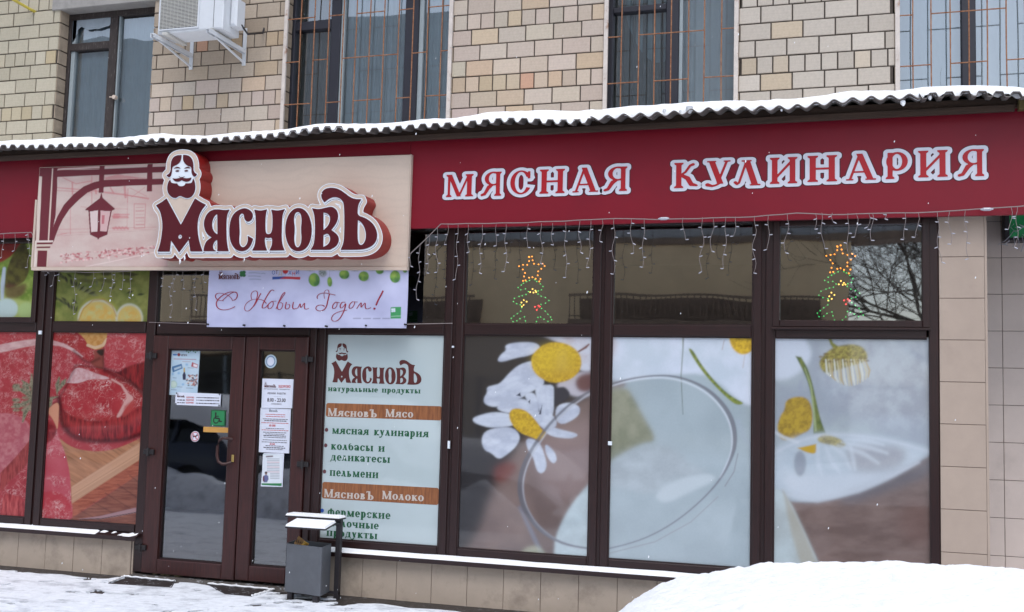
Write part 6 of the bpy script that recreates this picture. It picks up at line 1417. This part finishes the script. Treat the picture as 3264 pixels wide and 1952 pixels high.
a_, b_ = at(836, 1500, Y=YD), at(902, 1500, Y=YD)
pp = Print(at(836, 1500, Y=YD)[0], at(900, 1500, Y=YD)[0], at(868, 1548, Y=YD)[2], at(868, 1449, Y=YD)[2], .003, YD-.0016, (212, 218, 226)); pp.zf = idz; pl_(pp); pp.build('print', M_PRINT, t3)

# =================================================================== ICICLE STRING LIGHTS
YI = 8.055
def string_light(name, lab, cable, drops, Y, group):
    """cable points and drops are (crop, x, y); each drop is a twisted wire with small clear bulbs"""
    P = [at(*zf(x, y), Y=Y-.004) for zf, x, y in cable]; t = thing(name, lab, 'string lights', P[len(P)//2], group)
    pts = []
    for a, b in zip(P[:-1], P[1:]):
        n = max(2, int(abs(b[0]-a[0])/.10))
        for k in range(n):
            s = k/n; sag = -.010*math.sin(math.pi*s) if abs(b[0]-a[0]) > .5 else 0; pts.append((a[0]+(b[0]-a[0])*s, Y-.008+.004*math.sin(k*1.3), a[2]+(b[2]-a[2])*s+sag+.002*math.sin(k*2.1+a[0])))
    pts.append((P[-1][0], Y-.008, P[-1][2])); MB().tube(pts, .0038, 5).build('cable', M_WIRE, t)
    for i, (zf, x, y0, y1) in enumerate(drops):
        A, B = at(*zf(x, y0), Y=Y), at(*zf(x, y1), Y=Y); L = A[2]-B[2]; n = max(3, int(L/.035)); r_ = random.Random(i*7+int(x)); ph = r_.uniform(0, 6); amp = r_.uniform(.006, .014); q = []
        drift = r_.uniform(-.02, .02)
        for k in range(n+1):
            s = k/n; q.append(Vector((A[0]+amp*math.sin(ph+s*L*26)*min(1, s*4)+drift*s*s, Y-.012+.006*math.cos(ph+s*L*20), A[2]-L*s)))
        d = MB().tube(q, .0018, 4).build('light_drop', M_WIRE, t)
        bm = MB(); nb = max(2, int(L/.088)+1); side = r_.choice((-1, 1))
        for k in range(nb):
            s = (k+1)/nb; p = q[min(n, int(s*n))]; side = -side; dx = Vector((side*.020, -.003, r_.uniform(-.012, .006))); 
            bm.tube([p, p+dx*.3], [.0024, .0036], 5); bm.tube([p+dx*.3, p+dx*.9, p+dx*1.2], [.0038, .0042, .0016], 5)
        tag(bm.build('bulbs', M_BULB, d), kind='stuff')
    return t
cab1 = [(Z7, 145, 890), (Z7, 385, 655), (Z7, 1763, 610), (Z8, 0, 606), (Z8, 680, 568), (Z8, 1300, 572), (Z8, 1760, 562), (Z8, 2120, 538), (Z8, 2560, 505)]
d1 = [(Z7, x, y0, y1) for x, y0, y1 in ((150, 890, 985), (225, 815, 1250), (300, 745, 1040), (358, 690, 1035), (442, 660, 820), (522, 660, 1090), (603, 660, 875), (713, 662, 1040), (825, 662, 825), (902, 660, 1030), (1078, 655, 840), (1182, 652, 965), (1268, 650, 822), (1370, 645, 1078), (1485, 632, 878), (1570, 628, 1000), (1660, 622, 792), (1750, 612, 1052), (1888, 612, 885), (1988, 612, 996), (2295, 608, 780), (2450, 606, 1030))]
d1 += [(Z8, x, y0, y1) for x, y0, y1 in ((22, 605, 870), (125, 600, 1008), (200, 598, 752), (350, 592, 1042), (460, 586, 858), (608, 578, 882), (830, 570, 700), (880, 568, 850), (962, 570, 640), (1085, 570, 930), (1150, 570, 760), (1250, 572, 680), (1280, 572, 785), (1380, 572, 616), (1535, 570, 780), (1640, 568, 762), (1790, 562, 955), (1885, 558, 815), (2008, 552, 930), (2370, 520, 700), (2420, 516, 840))]
sl = string_light('string_light', 'clear icicle string lights hanging from the red fascia over the right windows', cab1, d1, YI, 'icicle light strings')
for zf, x, y in ((Z7, 2140, 612), (Z8, 2180, 538)):
    q = Vector(at(*zf(x, y), Y=YI-.012)); MB().tube([q+Vector((-.042, 0, -.001)), q+Vector((-.02, 0, 0)), q+Vector((.02, 0, 0)), q+Vector((.042, 0, .001))], [.004, .012, .012, .004], 8).build('cable_joint', M_BULB, sl)
cab2 = [(A1, 395, 46), (A1, 620, 50), (A1, 1300, 38), (A1, 1560, 38), (A1, 1960, 36)]
d2 = [(A1, x, y0, y1) for x, y0, y1 in ((515, 44, 178), (568, 42, 135), (722, 40, 455), (885, 40, 190), (985, 40, 225), (1070, 40, 285), (1092, 38, 158), (1168, 38, 222), (1252, 38, 292), (1548, 38, 192), (1640, 38, 480), (1675, 38, 240), (1742, 38, 210), (1860, 38, 405), (1945, 36, 150), (450, 44, 80))]
string_light('string_light', 'clear icicle string lights below the cream shop sign', cab2, d2, 8.10, 'icicle light strings')
cab3 = [(Z5, -120, 985), (Z5, 0, 975), (Z5, 335, 960), (Z5, 352, 1010), (Z5, 345, 1350)]
d3 = [(Z5, x, y0, y1) for x, y0, y1 in ((-60, 980, 1180), (45, 975, 1222), (165, 970, 1155), (300, 962, 1040), (318, 962, 1330))]
string_light('string_light', 'clear icicle string lights at the far left under the red fascia', cab3, d3, YI, 'icicle light strings')

# =================================================================== LIT STAR AND FIR FIGURES BEHIND THE GLASS
def resample(P, step):
    out = []; 
    for a, b in zip(P[:-1], P[1:]):
        L = math.hypot(b[0]-a[0], b[1]-a[1]); n = max(1, round(L/step))
        for k in range(n): out.append((a[0]+(b[0]-a[0])*k/n, a[1]+(b[1]-a[1])*k/n))
    return out+[P[-1]]
def fir(lab, T, s):
    Y = YF+.105; c = at(*T(1100, 1200), Y=Y); t = thing('light_figure', lab, 'light figure', (c[0], Y, c[2]), 'lit fir figures in the window')
    star = [(1080, 915), (1100, 910), (1118, 965), (1150, 975), (1185, 966), (1202, 985), (1176, 1010), (1152, 1030), (1148, 1058), (1168, 1085), (1158, 1108), (1128, 1085), (1105, 1072), (1078, 1078), (1050, 1100), (1028, 1104), (1036, 1070), (1050, 1040), (1030, 1012), (1002, 985), (1030, 975), (1062, 973), (1078, 945), (1080, 915)]
    green = [[(1105, 1085), (1060, 1108), (1015, 1135), (990, 1158), (1015, 1175), (1048, 1168), (1072, 1188), (1052, 1210), (1000, 1224), (965, 1238), (952, 1268), (980, 1284), (1012, 1292), (1020, 1310), (1010, 1338), (985, 1360), (960, 1378), (938, 1398), (950, 1425), (985, 1420), (1008, 1400), (1040, 1388), (1050, 1418), (1058, 1448)],
             [(1105, 1085), (1142, 1108), (1168, 1125), (1190, 1145), (1178, 1175), (1150, 1182), (1150, 1205), (1175, 1222), (1205, 1234), (1235, 1255), (1208, 1280), (1175, 1290), (1178, 1322), (1205, 1342), (1228, 1365), (1246, 1390), (1258, 1410), (1228, 1420), (1195, 1405), (1172, 1390), (1150, 1388), (1136, 1425), (1115, 1448)]]
    yel = [(1106, 1168), (1090, 1190), (1128, 1180), (1115, 1194), (1135, 1190), (1040, 1252), (1022, 1275), (1060, 1268), (1038, 1292), (1018, 1306)]; red = [(1126, 1306), (1155, 1298), (1138, 1332), (1165, 1308)]
    def bulbs(nm, pts, m, parent, r=.0062):
        mb = MB()
        for x, y in pts:
            q = Vector(at(*T(x+random.uniform(-3, 3), y+random.uniform(-3, 3)), Y=Y-.012)); mb.tube([q+Vector((0, .008, 0)), q, q+Vector((0, -.006, 0))], [r*.8, r, r*.4], 6)
        return tag(mb.build(nm, m, parent), kind='stuff')
    def wire(nm, P, m): return MB().tube([at(*T(*q), Y=Y) for q in P], .004, 5).build(nm, m, t)
    w = wire('star_outline', star, M_TBROWN); bulbs('star_bulbs', resample(star, 30), L_OR, w)
    for g in green: w = wire('fir_outline', g, M_TGREEN); bulbs('green_bulbs', resample(g, 27)[1:], L_GR, w, .0056)
    w = wire('bow_outline', yel[:5], M_TBROWN); bulbs('yellow_bulbs', yel, L_YE, w); w = wire('heart_outline', red, M_TEXTR); bulbs('red_bulbs', red, L_RD, w)
fir('lit star and fir outline in the upper pane over the camomile flowers', Z7, 1)
q1 = lambda x, y: Z8(1025+(x-1100)*1.13, 1120+(y-1180)*1.09)
fir('lit star and fir outline in the rightmost upper pane', q1, 1.1)

# =================================================================== GREEN BOX SIGN AT THE RIGHT EDGE
yq = YW-.22; a, b = at(*Z8(2360, 765), Y=yq), at(*Z8(2360, 560), Y=yq)
gs = thing('green_light_sign', 'green fronted box sign cut by the right edge, wrapped in string lights', 'sign', (a[0], YW, a[2]))
gx0 = at(*Z8(2318, 700), Y=yq)[0]; z0_, z1_ = a[2]-.02, a[2]+.60
cs_ = MB(); cs_.box(gx0, gx0+.62, yq+.004, yq+.14, z0_, z1_, .008); cs_.box(gx0, gx0+.035, yq-.014, yq+.004, z0_, z1_, .003); cs_.box(gx0+.035, gx0+.62, yq-.014, yq+.004, z0_, z0_+.02, .003); cs_.build('case', M_STEELD, gs)
box('green_face', gx0+.036, gx0+.60, yq-.004, yq+.003, z0_+.022, z1_-.03, mat('green_face', C(44, 158, 92), rough=.35, var=.1, vscale=9), gs)
ar = MB(); ar.box(gx0+.1, gx0+.14, yq+.14, YW, z0_+.2, z0_+.24); ar.build('wall_arm', M_STEELD, gs)
tg = MB(); r_ = random.Random(4)
for k in range(9):
    p = Vector((gx0+.05+.5*r_.random(), yq-.02, z0_+.05+.3*r_.random())); pts = [p]
    for j in range(10): p = p+Vector((r_.uniform(-.05, .05), r_.uniform(-.006, .003), r_.uniform(-.045, .035))); pts.append(Vector((p.x, min(p.y, yq-.016), p.z)))
    tg.tube(pts, .0028, 4)
for k in range(5): x = gx0+.06+.03*k; tg.tube([(x, yq-.02, z0_+.03), (x+.01, yq-.025, z0_-.03), (x-.008, yq-.02, z0_-.05-.02*(k % 3))], .0028, 4)
w_ = tg.build('tangled_lights', M_BULB, gs)

# =================================================================== LITTER BIN
A_, B_, C_ = Vector(at(*A4(1490, 1306), Y=7.82)), Vector(at(*A4(1834, 1354), Y=7.74)), Vector(at(*A4(1926, 1326), Y=7.98))
z0 = .075; A_.z = B_.z = C_.z = z0; D_ = A_+(C_-B_); u = (B_-A_).normalized(); v = (C_-B_).normalized(); ztop = at(*A4(1838, 872), Y=7.745)[2]
bn = thing('litter_bin', 'grey steel litter bin with snow topped flat roof plates beside the door', 'litter bin', ((A_+C_)/2).to_tuple())
def quadwall(P, Q, zb, zt, t, taper=0):
    n = Vector((0, 0, 1)).cross((Q-P).normalized())*t; return [P.x, P.y], None
bb = MB()
def ringbox(pts, zb, zt, th):
    """open topped box with wall thickness"""
    c = sum(pts, Vector())/4; inn = [p+(c-p).normalized()*th*1.4 for p in pts]; n = 4; V = []
    for L, z in ((pts, zb), (pts, zt), (inn, zt), (inn, zb+.01)): V += [(p.x, p.y, z) for p in L]
    F = [(3, 2, 1, 0)]
    for r in range(3):
        for i in range(4): F.append((r*4+i, r*4+(i+1) % 4, r*4+4+(i+1) % 4, r*4+4+i))
    F.append((12, 13, 14, 15)); return V, F
# rounded corners: eight sided plan
def chamfer(P, r):
    out = []
    for i in range(4):
        p, a, b = P[i], P[i-1], P[(i+1) % 4]; out += [p+(a-p).normalized()*r, p+(a-p).normalized()*r*.3+(b-p).normalized()*r*.3, p+(b-p).normalized()*r]
    return out
pl8 = chamfer([A_, B_, C_, D_], .018); c = sum(pl8, Vector())/12; inn = [p+(c-p).normalized()*.007 for p in pl8]; n = 12; V = []
for L, z, k in ((pl8, z0, .0), (pl8, ztop, 0), (inn, ztop, 0), (inn, z0+.01, 0)): V += [(p.x, p.y, z) for p in L]
F = [tuple(range(n))[::-1]]+[(r*n+i, r*n+(i+1) % n, (r+1)*n+(i+1) % n, (r+1)*n+i) for r in range(3) for i in range(n)]+[tuple(range(3*n, 4*n))]
mesh('bin_body', V, F, M_GALV, bn)
post = Vector(at(*A4(1957, 1355), Z=.0)); post = Vector((C_.x+.045, C_.y+.03, 0)); post2 = Vector((D_.x+.02, D_.y+.06, 0)); zr = at(*A4(1975, 590), Y=post.y)[2]
p_ = MB(); p_.box(post.x-.02, post.x+.02, post.y-.02, post.y+.02, .0, zr); p_.build('post', M_STEELD, bn); p_ = MB(); p_.box(post2.x-.02, post2.x+.02, post2.y-.02, post2.y+.02, .0, ztop-.08); p_.build('post', M_STEELD, bn)
ft = MB(); 
for q in (A_.lerp(C_, .15), B_.lerp(D_, .15)): ft.box(q.x-.02, q.x+.02, q.y-.02, q.y+.02, .004, z0)
ft.box(min(A_.x, D_.x)+.02, post.x+.02, post.y-.015, post.y+.015, .05, .07); ft.build('foot', M_STEELD, bn)
def roofplate(zf, pts, z, nm):
    Q = [Vector(at(*zf(*q), Z=z)) for q in pts]; mb = MB(); mb.hexa([q-Vector((0, 0, .012)) for q in Q]+Q); o = mb.build(nm, M_STEELD, bn)
    c = sum(Q, Vector())/4; s = MB(); q2 = [c+(q-c)*.99 for q in Q]; q3 = [c+(q-c)*.955 for q in Q]; s.hexa([q+Vector((0, 0, .001)) for q in q2]+[q+Vector((0, 0, .016)) for q in q3]); s.build('snow_cap', M_SNOW, o)
zp_ = zr-.0
def plate_pts(y0, y1, x0, x1): return None
yA, yB = 7.70, 7.88
roofQ = []
def rp(x0, x1, y0, y1, z, skew, zb=None):
    zb = zb or z; Q = [Vector((x0, y0, z)), Vector((x1, y0, z)), Vector((x1+skew, y1, zb)), Vector((x0+skew, y1, zb))]; mb = MB(); mb.hexa([q-Vector((0, 0, .012)) for q in Q]+Q); o = mb.build('roof_plate', M_STEELD, bn)
    c = sum(Q, Vector())/4; s = MB(); s.hexa([c+(q-c)*.99+Vector((0, 0, .001)) for q in Q]+[c+(q-c)*.95+Vector((0, 0, .018)) for q in Q]); s.build('snow_cap', M_SNOW, o)
zq = zr; 
fl, frr = at(*A4(1508, 622), Z=zq), at(*A4(1885, 640), Z=zq); bl_, br_ = at(*A4(1550, 590), Z=zq), at(*A4(1935, 602), Z=zq)
print('bin roof', fl, frr, bl_, br_, 'post', post, 'zr', zr, 'ztop', ztop, A_, B_, C_)
ycl = lambda y: max(7.55, min(8.1, y))
rp(at(*A4(1505, 628), Y=7.72)[0], at(*A4(1885, 640), Y=7.72)[0], 7.72, 7.90, zr-.060, .0, zr-.028); rp(at(*A4(1556, 570), Y=8.02)[0], post.x+.035, 7.93, 8.05, zr, .0)
rb = MB(); rb.box(post.x-.34, post.x+.015, post.y-.012, post.y+.012, zr-.035, zr-.013); rb.box(post.x-.015, post.x+.015, 7.78, post.y, zr-.05, zr-.038); rb.build('roof_bracket', M_STEELD, bn)
# rubbish in the bin
tr = thing('carton', 'torn striped carton sticking out of the litter bin', 'carton', (A_.lerp(B_, .35).x, 7.86, ztop-.06))
q = Vector(at(*A4(1590, 850), Y=7.86)); w = Vector(at(*A4(1700, 852), Y=7.86)); tp_ = Vector(at(*A4(1612, 768), Y=7.88)); tq = Vector(at(*A4(1690, 840), Y=7.88)); lo = Vector((0, 0, -.09)); dy = Vector((0, .05, .0))
m_ = MB(); m_.hexa([q+lo, w+lo, w+lo+dy, q+lo+dy, q+Vector((0, 0, .02)), tq, tq+dy, tp_+dy*.7]); m_.build('carton_box', mat('carton_card', C(168, 130, 84), rough=.8, var=.2), tr)
s_ = MB()
for k in range(4):
    a = q.lerp(tq, .1+.2*k)+Vector((0, -.004, -.03)); b = tp_.lerp(tq, .1+.2*k)+Vector((0, -.004, -.012)); s_.tube([a, b], .0035, 4)
s_.build('printed_stripe', mat('carton_print', C(86, 66, 60), rough=.7), tr)
q4 = q.lerp(tq, .75); m_ = MB(); m_.tube([q4+Vector((0, -.01, -.03)), q4+Vector((.03, -.005, .015)), q4+Vector((.05, .01, .0))], [.02, .016, .01], 6); m_.build('wrapper', mat('wrapper_orange', C(196, 150, 60), rough=.5, var=.2), tr)

# =================================================================== CARS UNDER SNOW
def car_profile(x):
    """top of the bodywork along a hatchback of length 4.2, nose at x=0"""
    pts = [(0, .50), (.10, .60), (.5, .775), (.85, .85), (1.3, .89), (1.8, .90), (2.15, .93), (2.55, 1.34), (2.8, 1.43), (3.3, 1.43), (3.8, 1.28), (4.1, 1.0), (4.2, .80)]
    return float(np.interp(x, [p[0] for p in pts], [p[1] for p in pts]))
M_CARP = mat('dark_car_paint', C(58, 66, 84), rough=.3, var=.05, spec=.6); M_TYRE = mat('tyre', C(28, 28, 28), rough=.9); M_RIM = mat('rim', C(150, 152, 156), rough=.4, metal=.6); M_CGL = mat('car_glass', C(24, 28, 32), rough=.08)
def make_car(lab, loc):
    t = thing('parked_car', lab, 'car', (0, 0, 0), 'parked cars buried in snow')
    xs = [0, .04, .12, .3, .5, .8, 1.1, 1.4, 1.65, 1.95, 2.3, 2.7, 3.0, 3.3, 3.7, 3.95, 4.12, 4.2]; V = []; F = []; m = 12
    for x in xs:
        e = min(1, x/.35, (4.2-x)/.25); hw = .84*(.80+.20*math.sqrt(max(e, 0))); top = min(car_profile(x), .98); lo = .24+.10*(1-min(1, e*2))
        sec = [(-hw*.92, lo), (-hw, .40), (-hw, .62), (-hw*.97, top-.10), (-hw*.86, top-.02), (-hw*.45, top+.02*1), (hw*.45, top+.02), (hw*.86, top-.02), (hw*.97, top-.10), (hw, .62), (hw, .40), (hw*.92, lo)]
        V += [(x, a, b) for a, b in sec]
    for i in range(len(xs)-1):
        for k in range(m): F.append((i*m+k, i*m+(k+1) % m, (i+1)*m+(k+1) % m, (i+1)*m+k))
    F += [tuple(range(m))[::-1], tuple(range((len(xs)-1)*m, len(xs)*m))]
    mesh('body', V, F, M_CARP, t, True)
    cx = [2.0, 2.2, 2.5, 2.75, 3.3, 3.75, 4.05]; V = []; F = []
    for x in cx:
        top = max(car_profile(x), .915); b = .90; k = (top-b)/.5; V += [(x, -.78, b), (x, -.78+.17*k, top-.05*k), (x, -.50, top), (x, .50, top), (x, .78-.17*k, top-.05*k), (x, .78, b)]
    for i in range(len(cx)-1):
        for k in range(5): F.append((i*6+k, i*6+k+1, (i+1)*6+k+1, (i+1)*6+k))
    mesh('cabin_glass', V, F, M_CGL, t)
    pm = MB()
    for s in (-1, 1):
        for x0, x1 in ((2.12, 2.55), (3.05, 3.05), (4.0, 3.65)): pm.tube([(x0, s*.79, .92), (x1, s*.625, car_profile(x1)-.03)], .035, 6)
    pm.box(2.60, 3.6, -.60, .60, 1.395, 1.425, .01); pm.build('pillars', M_CARP, t)
    for wx in (.78, 3.38):
        for s in (-1, 1):
            w = MB().tube([(wx, s*.66, .30), (wx, s*.68, .30), (wx, s*.84, .30), (wx, s*.86, .30)], [.27, .30, .30, .27], 20).build('wheel', M_TYRE, t, False)
            MB().tube([(wx, s*.862, .30), (wx, s*.866, .30)], [.19, .18], 14).build('rim', M_RIM, w)
    for s in (-1, 1):
        MB().tube([(.03, s*.60, .62), (-.012, s*.60, .62)], [.10, .085], 12).build('headlight', M_RIM, t); MB().box(4.16, 4.215, s*.66-.10, s*.66+.10, .68, .84).build('tail_light', M_TEXTR, t)
    MB().box(-.03, .10, -.80, .80, .30, .50, .03).build('bumper', M_BLACKP, t)
    nx, ny = 300, 120; X, Yv = np.meshgrid(np.linspace(-.08, 4.26, nx), np.linspace(-.88, .88, ny)); prof = np.vectorize(car_profile)(np.clip(X, 0, 4.2))
    base = np.where(X < 2.0, prof, prof)
    ey = np.clip((.88-np.abs(Yv))/.30, 0, 1); exx = np.clip(np.minimum(X+.08, 4.26-X)/.5, 0, 1)
    Zs = base+.02-.22*(1-ey)**2+.15*np.sqrt(np.clip(ey*exx, 0, 1))+.02*(fbm(X*2, Yv*2, 3, 5)-.5)+.008*(fbm(X*22, Yv*22, 3, 6)-.5)
    Zs = Zs-.18*(1-exx)**2+.022*(fbm(X*34, Yv*34, 4, 16)-.5)
    i = np.arange(ny-1)[:, None]*nx+np.arange(nx-1)[None, :]
    mesh('snow_blanket', np.stack([X, Yv, Zs], -1).reshape(-1, 3), np.stack([i, i+1, i+nx+1, i+nx], -1).reshape(-1, 4), M_SNOW, t, True)
    t.location = loc; return t
car = make_car('snow buried car in the right foreground, only its snowy top in view', (-1.17, 3.92, -.02))
def copy_thing(src, lab, loc, rz=0):
    r = src.copy(); COL.objects.link(r); r.location = loc; r.rotation_euler.z = rz; r['label'] = lab
    for ch in list(src.children):
        c_ = ch.copy(); COL.objects.link(c_); c_.parent = r
        for g in ch.children: d = g.copy(); COL.objects.link(d); d.parent = c_
    return r
copy_thing(car, 'snow buried dark car left of the camera, mirrored in the door glass', (-12.3, 2.2, 0))
copy_thing(car, 'snow buried dark car left of the camera, mirrored in the goods panel', (-3.45, 2.2, 0), math.pi)

def ridge(nm, x0, x1, y0, y1, h, seed):
    nx, ny = int((x1-x0)/.08), 18; X, Yv = np.meshgrid(np.linspace(x0, x1, nx), np.linspace(y0, y1, ny)); ex = np.clip(np.minimum(X-x0, x1-X)/.8, 0, 1)
    Z = -.02+h*ex*np.sin(np.clip((Yv-y0)/(y1-y0), 0, 1)*math.pi)**.8*(.55+.9*fbm(X*1.6, Yv*1.6, 4, seed)); i = np.arange(ny-1)[:, None]*nx+np.arange(nx-1)[None, :]
    return tag(mesh(nm, np.stack([X, Yv, Z], -1).reshape(-1, 3), np.stack([i, i+1, i+nx+1, i+nx], -1).reshape(-1, 4), M_SNOWG, None, True), kind='structure')
ridge('ploughed_snow', -13.5, -3.6, 2.9, 3.8, .58, 4)

# =================================================================== ACROSS THE STREET (seen in the panes)
M_OPP = mat('opposite_render', C(224, 196, 156), rough=.9, var=.08, vscale=.7, dirt=(C(120, 104, 90), .5, .5, .8, .3)); M_OPPD = mat('opposite_brown', C(80, 62, 50), rough=.9, var=.2); M_OPPR = mat('opposite_recess', C(128, 108, 92), rough=.9, var=.2); M_OPPG = mat('opposite_grey', C(150, 150, 150), rough=.9, var=.1)
ob = thing('opposite_building', 'beige rendered building across the street, seen only in the panes', 'building', (-8, -9, 0))
box('wall', -30, -.05, -9.8, -9.0, 0, 5.43, M_OPP, ob)
box('beam', -30, 9.5, -9.7, -8.94, 5.431, 5.56, M_OPPR, ob); box('upper_wall', -30, -.05, -9.6, -8.97, 5.561, 12.5, M_OPPG, ob); box('beam_cladding', -.049, 9.5, -9.6, -8.97, 5.561, 6.7, M_OPPG, ob)
for x in (8.7,): box('pillar', x, x+.8, -9.6, -8.8, 0, 5.43, M_OPP, ob)
box('plinth', -30, -.06, -8.999, -8.9, 0, .6, M_OPPD, ob)
for x in (-26, -21.5, -17, -12.5, -4.6):
    f_ = box('window', x, x+2.2, -8.999, -8.93, 1.0, 2.7, M_OPPD, ob); box('pane', x+.1, x+2.1, -8.929, -8.92, 1.1, 2.6, M_CGL, f_); box('mullion', x+1.06, x+1.14, -8.919, -8.90, 1.1, 2.6, M_GREYFR, f_)
def balcony(x0, x1):
    s = box('balcony_slab', x0, x1, -8.999, -8.1, 3.42, 3.55, M_OPPR, ob); mb = MB(); x = x0+.02
    mb.box(x0, x1, -8.14, -8.10, 4.10, 4.15); mb.box(x0, x1, -8.13, -8.11, 3.62, 3.65)
    while x < x1: mb.box(x, x+.022, -8.13, -8.11, 3.56, 4.10); x += .13
    mb.build('railing', M_OPPR, s); box('recess', x0+.1, x1-.1, -8.998, -8.96, 3.56, 4.13, M_OPPR, s)
balcony(-16.5, -8.7); balcony(-6.3, -.6)
ac2 = copy_thing(ac, 'white outdoor air conditioner unit on the building across the street', (-6.4, -9.0, 2.35), math.pi)
# iron fence in front of it
fe = thing('iron_fence', 'dark iron railing with ring pattern along the far pavement', 'fence', (-6, -6.6, 0))
for x in np.arange(-18, 9, 2.5):
    box('fence_post', x, x+.06, -6.63, -6.57, 0, 2.15, M_STEELD, fe)
    mb = MB(); mb.box(x+.06, x+2.5, -6.61, -6.59, 2.08, 2.11); mb.box(x+.06, x+2.5, -6.61, -6.59, 1.88, 1.90); mb.box(x+.06, x+2.5, -6.61, -6.59, .25, .28); k = x+.15
    while k < x+2.45: mb.box(k, k+.016, -6.608, -6.592, .28, 1.88); k += .12
    mb.build('fence_panel', M_STEELD, fe)
    rg = MB(); k = x+.16
    while k < x+2.4: rg.tube([(k+.08*math.cos(a), -6.6, 1.99+.08*math.sin(a)) for a in np.linspace(0, 2*math.pi, 11)], .007, 4, False); k += .18
    rg.build('ring_row', M_STEELD, fe)
def bank():
    xs = np.linspace(-20, 14, 90); ys = np.linspace(-7.6, -5.6, 16); X, Yv = np.meshgrid(xs, ys); Z = .02+.55*np.sin(np.clip((Yv+7.6)/2, 0, 1)*math.pi)**1.3*(.6+.8*fbm(X*.8, Yv*.8, 3, 12)); i = np.arange(15)[:, None]*90+np.arange(89)[None, :]
    return mesh('snow_bank', np.stack([X, Yv, Z], -1).reshape(-1, 3), np.stack([i, i+1, i+91, i+90], -1).reshape(-1, 4), M_SNOW, None, True)
tag(bank(), kind='structure')
# bare trees
M_BARK = mat('bark', C(84, 74, 66), rough=.95, var=.3, vscale=6)
def bare_tree(lab, base, h, seed):
    r = random.Random(seed); t = thing('bare_tree', lab, 'tree', base, 'bare winter trees across the street'); tk = MB(); cr = MB()
    def grow(p, d, L, rad, lev):
        q = [p]; dd = d
        for k in range(4): dd = (dd+Vector((r.uniform(-.16, .16), r.uniform(-.16, .16), r.uniform(-.05, .12)))).normalized(); q.append(q[-1]+dd*L/4)
        (tk if lev < 2 else cr).tube(q, [rad*(1-.12*k) for k in range(5)], 5 if lev < 2 else 3, False)
        if lev >= 5: return
        for k in range(4 if lev in (1, 2, 3) else (3 if lev else 6)):
            a = r.random()*6.28; s = .55+.3*r.random(); side = dd.orthogonal().normalized(); side.rotate(Matrix.Rotation(a, 3, dd)); nd = (dd*.75+side*(.55+.35*r.random())).normalized()
            grow(q[r.choice((2, 3, 4))], nd, L*s, rad*.52, lev+1)
    grow(Vector(base), Vector((0, 0, 1)), h*.42, h*.011, 0); tk.build('trunk', M_BARK, t); cr.build('crown', M_BARK, t)
bare_tree('bare tree nearest the beige wall, seen in the right hand panes', (2.2, -12.5, 0), 9, 3); bare_tree('bare tree standing further along the street', (5.4, -15, 0), 10, 5); bare_tree('taller bare tree behind the other two', (3.6, -20, 0), 12, 8)

# =================================================================== FALLING SNOW
fs = MB(); r_ = random.Random(9)
for k in range(150):
    y = r_.uniform(3.2, 7.6); x = -.32*y+r_.uniform(-.55, .55)*y; z = ZC+r_.uniform(-.2, .40)*y; s = .0013+.0014*r_.random(); d = Vector((s*.5, 0, s*2.0)); p = Vector((x, y, z)); fs.tube([p-d, p, p+d*.7], [s*.4, s, s*.3], 5)
tag(fs.build('falling_snow', mat('snowflake', (.8, .82, .86, 1), rough=.8, var=0), None, True), kind='stuff')
for m in bpy.data.meshes: m.validate(clean_customdata=False)
